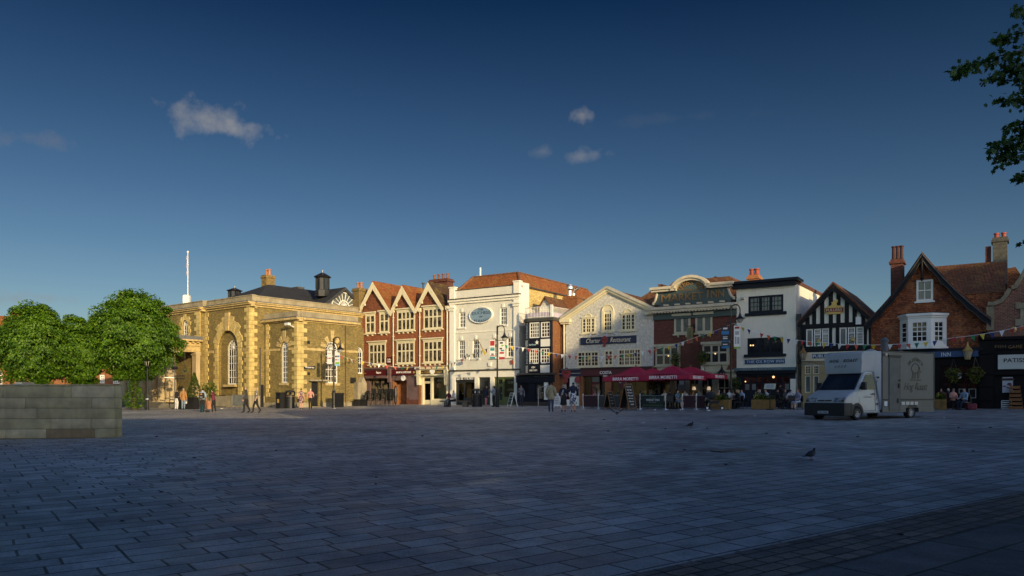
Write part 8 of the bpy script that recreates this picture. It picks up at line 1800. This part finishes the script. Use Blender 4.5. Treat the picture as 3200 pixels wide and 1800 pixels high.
def flush_people():
    bpy.context.view_layer.update(); dg = bpy.context.evaluated_depsgraph_get(); baked = [bpy.data.meshes.new_from_object(p['o'].evaluated_get(dg)) for p in PQ]
    for p, me in zip(PQ, baked):
        old = p['o'].data; bpy.data.objects.remove(p['o']); bpy.data.meshes.remove(old)
        H, J, t = p['H'], p['J'], p['t']; n = len(me.vertices); V = np.empty(n*3); me.vertices.foreach_get('co', V); V = V.reshape(n, 3); NR = np.empty(n*3); me.vertices.foreach_get('normal', NR); NR = NR.reshape(n, 3)
        segs = [(np.array(J[a])*H, np.array(J[b])*H, region((a, b))) for a, b in p['E']]; best = np.full(n, 1e9); reg = np.zeros(n, int); RG = [s[2] for s in segs]
        for i, (a, b, r) in enumerate(segs):
            d = b-a; tt = np.clip(((V-a)@d)/max(1e-9, d@d), 0, 1); ds = np.linalg.norm(V-a-tt[:, None]*d, axis=1)/(1.0 if r not in ('torso', 'waist', 'pelvis') else 1.5); m = ds < best; best[m] = ds[m]; reg[m] = i
        vr = [RG[i] for i in reg]; polys = [tuple(q.vertices) for q in me.polygons]
        # body: one skin, with fingers, thumb and eyes rooted in it
        sk = SKIN[p['skin']]; bv = [tuple(v) for v in V]; bf = list(polys); mi = [0]*len(bf); mb = MB()
        for s, k in ((-1, 'L'), (1, 'R')):
            w = Vector(J['wri'+k])*H; h = Vector(J['han'+k])*H; d = (h-w).normalized(); sd_ = Vector((0, 1, 0))-d*d.y; sd_ = sd_.normalized() if sd_.length > .1 else Vector((0, 0, 1)); pn = d.cross(sd_)*s
            for j, ln in enumerate((.040, .046, .043, .034)): b0 = h-d*.01*H+sd_*(j-1.5)*.0095*H; mb.path([b0, b0+d*ln*.5*H, b0+d*ln*.85*H-pn*.010*H], [.0052*H, .0048*H, .0038*H], 5)
            b0 = w+d*.012*H-sd_*.014*H; mb.path([b0, b0+(d*.6-sd_*.8)*.022*H, b0+(d-sd_*.5)*.040*H], [.006*H, .0054*H, .0042*H], 5)
        nb = len(mb.v); off = len(bv); bv += mb.v; bf += [tuple(i+off for i in f) for f in mb.f]; mi += [0]*len(mb.f)
        eb = MB(); hd = Vector(J['hed'])*H; fw = (Vector(J['nos'])-Vector(J['hed'])); fw.z = 0; fw.normalize(); sdv = Vector((-fw.y, fw.x, 0))
        for s in (-1, 1): c = hd+fw*.050*H+sdv*s*.019*H-Vector((0, 0, .004*H)); eb.ball(tuple(c), .0055*H, n=6, m=4)
        c = hd+fw*.044*H-Vector((0, 0, .036*H)); eb.ball(tuple(c), .010*H, .006*H, .003*H, 6, 4)
        for s in (-1, 1): pass
        off = len(bv); bv += eb.v; bf += [tuple(i+off for i in f) for f in eb.f]; mi += [1]*len(eb.f)
        bo = newmesh('body', bv, bf, [sk, EYE_], mi, True, t); bpy.data.meshes.remove(me)
        def grow(name, keep, d, mat, test=None):
            ids = [q for q in polys if sum(vr[i] in keep for i in q) >= len(q)*.5 and (test is None or test(sum((Vector(V[i]) for i in q), Vector())/len(q)))]
            if not ids: return
            us = sorted({i for q in ids for i in q}); mp = {i: j for j, i in enumerate(us)}
            dd = d*H
            return newmesh(name, [tuple(V[i]+NR[i]*dd) for i in us], [tuple(mp[i] for i in q) for q in ids], mat, None, True, t)
        tops = {'torso', 'waist', 'uarm', 'collar'}
        if p['sleeves'] == 'long': tops |= {'farm'}
        if p['sleeves'] == 'none': tops -= {'uarm'}
        if p['top'] is not None: grow('jacket' if p['coat'] else 'shirt', tops | ({'pelvis'} if p['coat'] else set()), .009+p['coat'], p['top'])
        bt = {'pelvis', 'thigh', 'waist'}
        if p['legs'] == 'trousers': bt |= {'shin'}
        if p['legs'] in ('trousers', 'shorts'): grow('trousers' if p['legs'] == 'trousers' else 'shorts', bt, .007, p['bottom'], (lambda c: c.z < (J['pel'][2]+.03)*H))
        elif not p['sit']:
            z0, z1 = (.25 if p['legs'] == 'skirt' else .30)*H, J['wai'][2]*H
            newmesh('skirt', *(lambda q: (q.v, q.f))(MB().lathe([(.125*H, z0), (.115*H, z0+.1*H), (.098*H, .52*H), (.080*H, z1)], 0, 0, 16)), p['bottom'], None, True, t)
        else: grow('skirt', {'pelvis', 'thigh'}, .012, p['bottom'])
        grow('shoes', {'foot'}, .006, cloth(p['shoes']))
        hc, hs_ = p['hair']; hm = paint('hair_'+hc, HAIRC[hc], .6, .35, 20)
        front = lambda c: (c-hd).dot(fw)
        if hs_ != 'bald':
            grow('hair', {'head', 'neck'}, .011, hm, lambda c: (c.z > hd.z+.012*H and front(c) < .052*H and c.z > hd.z+.012*H+max(0, front(c))*.35) or (front(c) < .008*H and c.z > hd.z-(.045*H if hs_ != 'short' else .03*H)))
            if hs_ == 'long':
                q = MB(); bk = hd-fw*.02*H
                q.path([bk+Vector((0, 0, .035*H)), bk-fw*.022*H, bk-fw*.03*H-Vector((0, 0, .06*H)), bk-fw*.036*H-Vector((0, 0, .13*H))], [.040*H, .056*H, .052*H, .03*H], 10); q.build('hair', hm, t, True)
        else: grow('hair', {'head'}, .004, paint('cropped_grey', (.22, .18, .15), .7, .2), lambda c: front(c) < .0 and hd.z-.03*H < c.z < hd.z+.012*H)
        if p['extra']: p['extra'](t, J, H)
    PQ.clear()
BLK = cloth((.012, .012, .013)); NVY = cloth((.012, .018, .04)); JEAN = cloth((.03, .045, .085)); LJ = cloth((.17, .22, .27)); WHT = cloth((.62, .61, .58)); DGR = cloth((.045, .042, .042)); MRN = cloth((.15, .018, .04)); TAN = cloth((.36, .18, .06)); BEI = cloth((.32, .28, .16)); PNK = cloth((.55, .26, .20)); PKT = cloth((.52, .20, .20)); GRY = cloth((.16, .17, .18)); LGR = cloth((.34, .36, .38)); PBL = cloth((.30, .38, .48)); DRD = cloth((.10, .012, .02)); LIL = cloth((.26, .25, .34)); GRN = cloth((.08, .20, .10)); OLV = cloth((.10, .12, .08))
FLO = cloth((.02, .06, .06), ('floral', (.45, .38, .33), 14)); RDP = cloth((.17, .05, .07), ('patch', (.36, .30, .28), 9)); BWF = cloth((.015, .015, .03), ('blossom', (.62, .62, .66), 9)); SCF = cloth((.20, .10, .06), ('scarf', (.55, .50, .45), 16)); CHK = cloth((.03, .09, .14), ('check', (.16, .26, .32), 12)); STR = cloth((.55, .54, .52), ('stripe', (.25, .25, .28), 10))
def bag(m, at_, sz, name='bag'):
    def f(t, J, H):
        x, y, z = [c*H for c in at_]; a, b, c = [q*H for q in sz]; bevel(MB().box(x-a, x+a, y-b, y+b, z-c, z+c).build(name, m, t), .02, 2)
    return f
dn = dict(L=((-.035, .01, -.165), (-.04, -.04, -.31)), R=((.035, .01, -.165), (.04, -.04, -.31)))
wk = lambda a: dict(L=((-.035, .05*a, -.16), (-.04, .04*a, -.315)), R=((.035, -.05*a, -.16), (.04, -.11*a, -.30)))
# --- strollers on the left
person('woman in a black top and white trousers standing by the porch steps with a bag', gd(552, 60.5), 1.64, R(160), BLK, WHT, ('black', 'short'), 0, arms=dn, extra=bag(BLK, (-.15, 0, .52), (.035, .05, .09)), sleeves='short')
person('grey haired man in a tan jacket and light jeans seen from behind by the porch', gd(573, 60.5), 1.72, R(175), TAN, LJ, ('grey', 'short'), 0, arms=dn, coat=.006)
def backpack(t, J, H):
    bevel(MB().box(-.09*H, .09*H, .04*H, .125*H, .57*H, .80*H).build('backpack', BLK, t), .03, 2); MB().ball((.0, .127*H, .74*H), .04*H, .012*H, .03*H).build('badge', paint('orange_badge', (.6, .25, .04), .6, .4, 30), t); MB().box(-.05*H, .05*H, .124*H, .128*H, .62*H, .63*H).build('white_strip', LETW, t)
person('boy in a light blue shirt with a black backpack seen from behind', gp(633, 1289), 1.68, R(178), PBL, BLK, ('black', 'short'), 0, arms=dict(L=((-.04, .01, -.16), (-.03, -.07, -.29)), R=((.04, .01, -.16), (.03, -.07, -.29))), sleeves='short', shoes=(.3, .28, .26), extra=backpack)
person('child in yellow and turquoise half hidden behind the boy with the backpack', gp(620, 1289)+Vector((-.05, .7, 0)), 1.5, R(170), cloth((.35, .33, .05)), cloth((.06, .28, .28)), ('brown', 'short'), 0)
person('boy in a maroon top and black trousers with arms swung out, looking down', gp(668, 1289), 1.58, R(-100), MRN, BLK, ('black', 'short'), 0, arms=dict(L=((-.10, -.06, -.10), (-.16, -.16, -.16)), R=((.10, .05, -.06), (.19, .12, -.02))), stride=.05, lean=.04, shoes=(.2, .18, .18))
t = thing('bag_on_ground', 'small dark bag lying on the paving between the two boys', 'bag', gp(647, 1288)); bevel(MB().box(-.14, .14, -.09, .09, 0, .13).build('body', BLK, t), .04, 2); MB().path([(-.08, 0, .12), (0, 0, .2), (.08, 0, .12)], .012, 5).build('handle', BLK, t)
cp = gp(770, 1290); person('bald man in a dark shirt walking left hand in hand with a woman', cp, 1.76, R(-72), DGR, BLK, ('grey', 'bald'), 2, stride=.10, arms=dict(L=((-.05, .02, -.16), (-.10, .0, -.30)), R=((.035, -.03, -.165), (.04, -.1, -.30))))
cp2 = gp(801, 1290); person('blonde woman in a green floral blouse walking left holding the man\'s hand', cp2, 1.72, R(-70), FLO, BLK, ('blonde', 'long'), 0, stride=-.13, arms=dict(R=((.05, .02, -.16), (.10, -.03, -.29)), L=((-.035, .03, -.16), (-.04, -.05, -.3))), sleeves='short')
person('dark haired woman in a sleeveless red patterned tunic seen from behind near the side door', gp(941, 1278), 1.62, R(170), RDP, RDP, ('black', 'short'), 2, arms=dict(L=((-.05, .01, -.16), (-.075, -.01, -.31)), R=((.045, .01, -.165), (.06, -.02, -.31))), sleeves='none', legs='dress', extra=bag(BLK, (.15, -.01, .40), (.03, .05, .085), 'handbag'))
person('white haired woman in pink top and black trousers near the side door', gp(970, 1278), 1.60, R(185), PNK, BLK, ('white', 'short'), 2, arms=dict(L=((-.06, .02, -.15), (-.03, -.08, -.22)), R=((.06, .02, -.15), (.04, -.07, -.24))), sleeves='long', extra=bag(cloth((.5, .22, .07)), (.13, -.03, .56), (.03, .06, .07), 'orange_bag'))
# --- bench and lamp post
b = gd(1402, 62.2); person('older woman in a dark red jacket sitting at the left end of the bench', Vector((b.x, b.y+.1, b.z)), 1.62, R(-25), DRD, GRY, ('grey', 'short'), 0, 'sit', seat=.31)
b = gd(1421, 62.0); person('man in a pale shirt sitting on the bench with legs stretched to the left', Vector((b.x, b.y, b.z)), 1.74, R(-62), WHT, BLK, ('brown', 'short'), 2, 'sit', seat=.29, legout=.16, lean=.03, shoes=(.10, .05, .03), sleeves='short')
person('long haired woman in navy jacket and pink trousers right of the litter bin', gd(1519, 60.8), 1.70, R(75), NVY, PKT, ('brown', 'long'), 0, arms=dict(L=((-.035, .0, -.16), (-.02, -.06, -.28)), R=((.035, .01, -.165), (.03, -.06, -.28))), shoes=(.4, .38, .38), coat=.008)
person('dark haired woman in a grey top eating beside the lamp post', gd(1543, 60.6), 1.68, R(-65), LGR, BLK, ('black', 'long'), 0, arms=dict(L=((-.05, -.03, -.15), (-.02, -.14, -.02)), R=((.05, .0, -.15), (.01, -.12, -.13))))
person('young man in a dark jacket over a grey shirt looking at his phone', gd(1628, 60.8), 1.74, R(8), GRY, NVY, ('black', 'short'), 1, arms=dict(L=((-.05, .0, -.15), (.02, -.12, -.12)), R=((.04, .01, -.16), (.05, -.03, -.3))), lean=.015, shoes=(.08, .08, .09), extra=lambda t, J, H: (MB().box(-.018*H, .018*H, -.145*H, -.135*H, .67*H, .73*H).build('phone', BLACK, t), bevel(MB().box(-.125*H, -.055*H, -.065*H, .085*H, .46*H, .80*H).box(.055*H, .125*H, -.065*H, .085*H, .46*H, .80*H).box(-.11*H, .11*H, .05*H, .09*H, .46*H, .80*H).build('jacket', NVY, t), .03, 2)))
# --- the three nearer people
P0 = gd(1722, 47.5); person('grey haired man in a beige jacket and jeans seen from behind', P0, 1.86, R(172), BEI, JEAN, ('brown', 'short'), 0, arms=dict(L=((-.05, .03, -.155), (-.035, -.04, -.25)), R=((.045, .02, -.16), (.04, -.05, -.29))), coat=.016, shoes=(.05, .05, .055))
def specs(t, J, H): y = J['hed'][1]*H-.058*H; z = J['hed'][2]*H-.002*H; MB().box(-.042*H, .042*H, y-.004*H, y+.004*H, z-.010*H, z+.012*H).build('sunglasses', BLACK, t); MB().path([(-.06*H, y+.03*H, .60*H), (-.03*H, y-.02*H, .72*H), (.0, y-.012*H, .80*H)], [.035*H, .03*H, .02*H], 6).build('scarf', SCF, t)
person('white haired woman in sunglasses and a bright scarf facing the man in the beige jacket', gd(1761, 47.6), 1.70, R(-6), NVY, BLK, ('white', 'long'), 0, arms=dict(L=((-.045, .0, -.155), (.0, -.08, -.24)), R=((.05, .01, -.155), (.03, -.07, -.2))), legs='skirt', coat=.012, extra=specs)
person('woman in a black jacket and black and white flowered skirt seen from behind', gd(1791, 47.4), 1.86, R(178), NVY, BWF, ('black', 'short'), 0, arms=dict(L=((-.05, .0, -.15), (-.03, -.08, -.22)), R=((.05, .0, -.15), (.03, -.09, -.2))), legs='skirt', coat=.008, extra=bag(WHT, (.125, -.0, .58), (.02, .05, .07), 'white_bag'))
# --- people sitting at the terraces
pch = thing('pub_chair', 'dark metal pub chair', 'chair'); MB().box(-.21, .21, -.21, .21, .42, .46).build('seat', BLACK, pch); MB().prism([(-.21, .5), (.21, .5), (.19, .88), (-.19, .88)], .2, .235).build('backrest', BLACK, pch)
for x in (-.19, .19):
    for y in (-.19, .19): MB().tube((x, y, 0), (x*.95, y*.95, .43), .016, n=5).build('leg', IRON, pch)
pfirst = [True]
def sitter(label, px, Y, rz, top, hair, skin=0, bottom=None, sc=1.68, dy=0, **kw):
    p = gd(px, Y); person(label, p, sc, R(rz), top, bottom or BLK, hair, skin, 'sit', **kw)
    o = pch if pfirst[0] else copy_tree(pch); pfirst[0] = False; o.location = p+Vector((-math.sin(R(rz))*.0, 0, 0)); o.rotation_euler = (0, 0, R(rz)); o['label'] = 'dark metal pub chair under the '+label; o['group'] = 'chairs on the pub terraces'
    o['label'] = ' '.join(o['label'].split()[:16])
S_ = sitter
S_('woman in a pink top at the coffee shop screen', 1857, 56.0, 100, PKT, ('brown', 'short'), 2); S_('blonde woman in grey beside the woman in pink at the coffee shop', 1871, 55.6, -80, LGR, ('blonde', 'long'), 0)
S_('man with a brown face in a green jumper behind the large chalk board', 1929, 56.2, 60, OLV, ('black', 'short'), 1); S_('woman at the coffee shop window behind the large chalk board', 1943, 56.2, -60, TAN, ('brown', 'long'), 0)
S_('dark haired man in grey at the left end of the pub banner', 2003, 53.0, 80, DGR, ('black', 'short'), 1); S_('fair haired woman in a green cardigan at the left end of the pub banner', 2014, 53.0, -100, GRN, ('blonde', 'long'), 0); S_('man in a grey shirt in profile behind the pub banner', 2034, 53.2, 70, GRY, ('black', 'short'), 0); S_('long black haired woman behind the pub banner', 2053, 53.5, 150, BLK, ('black', 'long'), 0)
S_('bearded man leaning forward behind the right end of the pub banner', 2077, 52.4, -10, WHT, ('black', 'short'), 0, lean=.05); S_('man in black seen from behind at the bright barrier post', 2093, 51.0, 170, BLK, ('black', 'short'), 0); S_('dark haired person behind the man in the blue check shirt', 2110, 53.4, 20, BLK, ('black', 'short'), 1)
S_('man in a blue check shirt with bare legs right of the pub banner', 2117, 51.4, 35, CHK, ('brown', 'short'), 2, LJ, sleeves='short', legs='shorts', legout=.08); S_('woman in a white top behind the maroon screen', 2141, 52.6, -40, WHT, ('black', 'long'), 0)
S_('person in brown by the left lit lamp behind the maroon screen', 2166, 52.2, 60, TAN, ('brown', 'short'), 1); S_('balding man in a grey green shirt seen from behind at the maroon screen', 2184, 50.8, 165, OLV, ('brown', 'bald'), 2); S_('person in grey by the right lit lamp', 2209, 51.6, 70, GRY, ('brown', 'short'), 0); S_('woman in a cream knitted top left of the pushchair handle', 2218, 50.4, -150, WHT, ('blonde', 'short'), 0)
S_('grey haired man in pink behind the left flower planter', 2245, 51.3, 60, PKT, ('grey', 'short'), 2, bulk=1.1); S_('big man in a navy jumper behind the left flower planter', 2262, 50.2, 15, NVY, ('brown', 'short'), 2, bulk=1.25); S_('person in white behind the market inn lamp post', 2279, 51.3, -30, WHT, ('black', 'short'), 1)
S_('woman in a pale pink top right of the market inn lamp post', 2297, 51.0, 170, cloth((.5, .36, .34)), ('brown', 'long'), 0); S_('blonde woman in a black jacket leaning to the left table', 2310, 49.6, -80, BLK, ('blonde', 'long'), 0, lean=.06); S_('person in pale blue behind the blonde woman in black', 2319, 50.6, -60, PBL, ('brown', 'short'), 0)
S_('red haired woman in grey behind the planter of the white inn', 2367, 50.4, 70, DGR, ('red', 'short'), 0); S_('white haired man resting his head on his hand behind the planter', 2375, 50.0, -60, OLV, ('white', 'short'), 0, arms=dict(L=((-.05, -.10, -.14), (-.02, -.10, .02)))); S_('person in white leaning forward left of the menu stand', 2402, 49.4, -80, WHT, ('black', 'short'), 0, lean=.08); S_('dark clothed man right of the menu stand', 2428, 48.8, 100, BLK, ('brown', 'short'), 1)
person('dark clothed man standing behind the right hand tables of the white inn', gd(2437, 50.2), 1.62, R(120), BLK, BLK, ('brown', 'short'), 1)
S_('woman with her hand to her face at the table beside the truck', 2452, 49.2, 40, DGR, ('brown', 'long'), 0, arms=dict(R=((.05, -.10, -.13), (.0, -.11, .0)))); S_('person in a pale striped top seen from behind beside the truck', 2471, 47.8, 175, STR, ('black', 'short'), 0, JEAN); S_('woman with long red hair in lilac beside the front of the truck', 2494, 47.6, -65, LIL, ('red', 'long'), 0, PBL, legs='skirt', legout=.03)
S_('man in a dark red jumper half hidden behind the rear of the truck', 2941, 46.4, 150, DRD, ('brown', 'bald'), 2, bulk=1.2); S_('white haired woman at the table right of the truck', 2962, 46.6, 90, DGR, ('white', 'short'), 0); S_('woman in a peach top with folded arms right of the truck', 2978, 45.2, 10, PNK, ('blonde', 'short'), 2, sleeves='short', arms=dict(L=((-.045, -.03, -.15), (.05, -.09, -.13)), R=((.045, -.03, -.15), (-.05, -.09, -.15)))); S_('bald man in a pale blue shirt sitting in profile right of the truck', 3016, 44.6, -75, PBL, ('grey', 'bald'), 2, NVY, lean=.03, bulk=1.1, legout=.04)
t = thing('shoulder_bag', 'red bag on the ground behind the bald man in pale blue', 'bag', gd(3034, 45)); bevel(MB().box(-.3, .3, -.15, .15, 0, .38).build('body', cloth((.16, .02, .04)), t), .08, 2); MB().path([(-.2, 0, .36), (0, 0, .55), (.2, 0, .36)], .018, 6).build('handle', BLK, t)
bistro_table(2996, 45.4, 'round dark table beside the bald man in blue')
flush_people()
LIME = leafmat('lime_leaves', (.038, .125, .005), (.145, .27, .010), .36, .8); BARK = paint('bark', (.06, .045, .03), .9, .35, 7, .8)
def lime(label, px, Y, halfpx, top, bot, seed, n=15000, skirt=None):
    b = gd(px, Y); t = thing('lime_tree', label, 'tree', b); k = Y/FPX; r = halfpx*k; zt = at(px, top, Y).z-b.z; zb = at(px, bot, Y).z-b.z; zc = (zt+zb)/2; rz_ = (zt-zb)/2
    rng = np.random.default_rng(seed); pts = []
    # crown: many overlapping clumps, dense outside, with hollows between
    nc = 150;
    for i in range(nc):
        d = rng.normal(size=3); d /= np.linalg.norm(d); rad = rng.uniform(.55, 1.0); zz = d[2]
        w = (1.0 if zz < .0 else 1-.34*zz**1.3)*(1 if zz > -.5 else .94)
        c = np.array([d[0]*r*w*rad, d[1]*r*w*rad, zc+zz*rz_*rad]); s = rng.uniform(.38, .95)*r/3.0
        m = int(n/nc); e = rng.normal(size=(m, 3)); e /= np.linalg.norm(e, axis=1)[:, None]; e *= (rng.random(m)**.45)[:, None]*np.array([s*1.15, s*1.15, s*.62]); e[:, 2] -= .10*(e[:, 0]**2+e[:, 1]**2)
        pts.append(c+e)
    m = n//6; d = rng.normal(size=(m, 3)); d /= np.linalg.norm(d, axis=1)[:, None]; pts.append(np.array([0, 0, zc])+d*(rng.random(m)**.5)[:, None]*np.array([r, r, rz_])*.72)
    m = n//9; d = rng.normal(size=(m, 3)); d /= np.linalg.norm(d, axis=1)[:, None]; pts.append(np.array([0, 0, zc])+d*(rng.uniform(.6, .97, m))[:, None]*np.array([r, r, rz_]))
    for i in range(170):
        d = rng.normal(size=3); d /= np.linalg.norm(d); d[2] = abs(d[2])*1.0-.35; zz = d[2]; w = (1.0 if zz < 0 else 1-.34*zz**1.3); c = np.array([d[0]*r*w, d[1]*r*w, zc+zz*rz_])*1.0; o_ = c-np.array([0, 0, zc]); o_ /= np.linalg.norm(o_); m = 34; q = rng.random(m)[:, None]
        pts.append(c+(o_+np.array([0, 0, .25-.6*rng.random()]))*q*rng.uniform(.25, .65)+rng.normal(size=(m, 3))*(.17-.1*q)-np.array([0, 0, .12])*q**2)
    if skirt: w0, z1 = skirt; m = 1500; a = rng.random(m)*6.28; q = rng.random(m)**.6; z = rng.random(m)*(zb+1-.2)+.15; pts.append(np.stack([np.cos(a)*q*w0*(.65+.35*np.sin(z*2.2)), np.sin(a)*q*w0*.8, z], 1))
    P = np.concatenate(pts); N = len(P)
    # leaves hang outwards and down: quads folded over the clump surfaces
    out = P-np.array([0, 0, zc-.25*rz_]); out /= np.linalg.norm(out, axis=1)[:, None]+1e-6; nrm = out+rng.normal(size=(N, 3))*.55; nrm /= np.linalg.norm(nrm, axis=1)[:, None]
    dn_ = np.array([0, 0, -1.0])+rng.normal(size=(N, 3))*.5+out*.6; dn_ -= nrm*(dn_*nrm).sum(1)[:, None]; dn_ /= np.linalg.norm(dn_, axis=1)[:, None]; sd = np.cross(nrm, dn_); s = (.058+.05*rng.random(N))[:, None]
    V = np.stack([P-dn_*s, P+sd*s*.72-dn_*s*.2, P+dn_*s*1.1, P-sd*s*.72-dn_*s*.2], 1).reshape(-1, 3)
    me = bpy.data.meshes.new('crown'); me.vertices.add(4*N); me.vertices.foreach_set('co', V.ravel()); me.loops.add(4*N); me.loops.foreach_set('vertex_index', np.arange(4*N)); me.polygons.add(N); me.polygons.foreach_set('loop_start', np.arange(0, 4*N, 4)); me.polygons.foreach_set('loop_total', np.full(N, 4)); me.materials.append(LIME); me.update(); me.validate()
    o = bpy.data.objects.new('crown', me); COL.objects.link(o); o.parent = t
    MB().path([(0, 0, -.2), (0, 0, .3), (.03, .02, 1.5), (.0, 0, 3), (.05, 0, zc)], [.30, .22, .18, .16, .09], 10).build('trunk', BARK, t, True)
    m = MB()
    for i in range(9): a = i*2.4; z = 2.4+i*.35; m.path([(0, 0, z), (r*.3*math.cos(a), r*.3*math.sin(a), z+.7), (r*.7*math.cos(a), r*.7*math.sin(a), z+1.3)], [.08, .05, .02], 6)
    m.build('limb', BARK, t, True)
lime('tallest lime tree, the rightmost, with leafy shoots down its trunk beside the porch', 420, 61, 131, 893, 1196, 1, 66000, skirt=(.95, 1))
lime('left lime tree of the three, rising behind the left end of the stone wall', 108, 57, 108, 942, 1214, 2, 44000)
lime('middle lime tree of the three, above the stone wall', 238, 59.5, 84, 985, 1212, 3, 46000, skirt=(1.2, 1))
PLN = leafmat('plane_leaves', (.03, .085, .014), (.075, .16, .024), .35, 1.2)
YT = 15.5; b = gd(3520, YT+1.5); pt_ = thing('plane_tree', 'dark leafy branches of a plane tree hanging in from the upper right edge', 'tree', b)
rng = np.random.default_rng(12); B = np.array(b)
clus = [((3230, 150), (2985, 222), 165, 26), ((3240, 185), (3075, 250), 70, 18), ((3240, 95), (3110, 128), 55, 18), ((3230, 250), (3160, 215), 110, 40), ((3260, 320), (3120, 312), 45, 18), ((3240, 330), (3190, 300), 45, 24), ((3250, 420), (3095, 470), 150, 34), ((3250, 470), (3120, 500), 90, 26), ((3250, 390), (3150, 400), 95, 26), ((3240, 540), (3175, 560), 50, 18), ((3230, 15), (3168, 35), 40, 22), ((3260, 740), (3188, 762), 16, 12), ((3280, 60), (3215, 60), 60, 40), ((3330, 240), (3240, 240), 180, 90), ((3340, 450), (3250, 450), 160, 80)]
lob = [(0, -.1), (.28, -.05), (.22, .18), (.55, .2), (.34, .42), (.42, .66), (.16, .58), (0, 1.0), (-.16, .58), (-.42, .66), (-.34, .42), (-.55, .2), (-.22, .18), (-.28, -.05)]
V = []; F = []; tw = MB()
for (ax, ay), (tx, ty), n, sp_ in clus:
    A = np.array(at(ax, ay, YT))-B; T = np.array(at(tx, ty, YT))-B; tw.path([tuple(A+np.array([.5, .1, .15])), tuple(A), tuple((A+T)/2+np.array([0, 0, .05])), tuple(T)], [.03, .02, .012, .004], 5)
    for i in range(n):
        q = rng.random()**.75; c = A+(T-A)*q+rng.normal(size=3)*np.array([1, 1.8, 1])*sp_*YT/FPX*(.55+.45*(1-q))*.6
        s = rng.uniform(.075, .155); nm = rng.normal(size=3); nm[1] -= .6; nm /= np.linalg.norm(nm); dr_ = np.array([-.4, 0, -.8])+rng.normal(size=3)*.6; dr_ -= nm*(dr_@nm); dr_ /= np.linalg.norm(dr_); sd = np.cross(nm, dr_); k = len(V)
        for x, y in lob: V.append(c+sd*x*s+dr_*y*s+nm*s*.12*(abs(x)))
        F.append(tuple(range(k, k+len(lob))))
A_ = len(V)
for i in range(2600):      # the rest of the crown, outside the picture
    d = rng.normal(size=3); d /= np.linalg.norm(d); c = np.array([.6, .5, 8.6])+d*rng.random()**.4*np.array([1.5, 2.6, 3.2]); s = rng.uniform(.10, .2); nm = rng.normal(size=3); nm /= np.linalg.norm(nm); dr_ = np.array([0, 0, -1])+rng.normal(size=3)*.6; dr_ -= nm*(dr_@nm); dr_ /= np.linalg.norm(dr_); sd = np.cross(nm, dr_); k = len(V)
    for x, y in lob: V.append(c+sd*x*s+dr_*y*s)
    F.append(tuple(range(k, k+len(lob))))
newmesh('crown', V, F, PLN, parent=pt_); tw.build('branch', BARK, pt_)
MB().path([(1.5, .4, -.3), (1.5, .4, .3), (1.4, .4, 3), (1.2, .3, 6), (.8, .2, 9)], [.5, .38, .3, .22, .08], 12).build('trunk', BARK, pt_, True)
sb2 = MB();
for k in range(8): an = R(15+k*40); P0 = Vector((clus[0][0][0], 0, 0))
q = Vector(tuple(np.array(at(3068, 262, YT))-B));
for k in range(4): sb2.ball((q.x+.03*k-.03, q.y, q.z-.04*(k % 2)), .022, n=6, m=4).tube((q.x+.03*k-.03, q.y, q.z), (q.x+.03*k-.03, q.y, q.z+.12), .004, n=4)
sb2.build('seed_balls', paint('seed_ball', (.05, .05, .02), .8, .3), pt_)
flush_text()
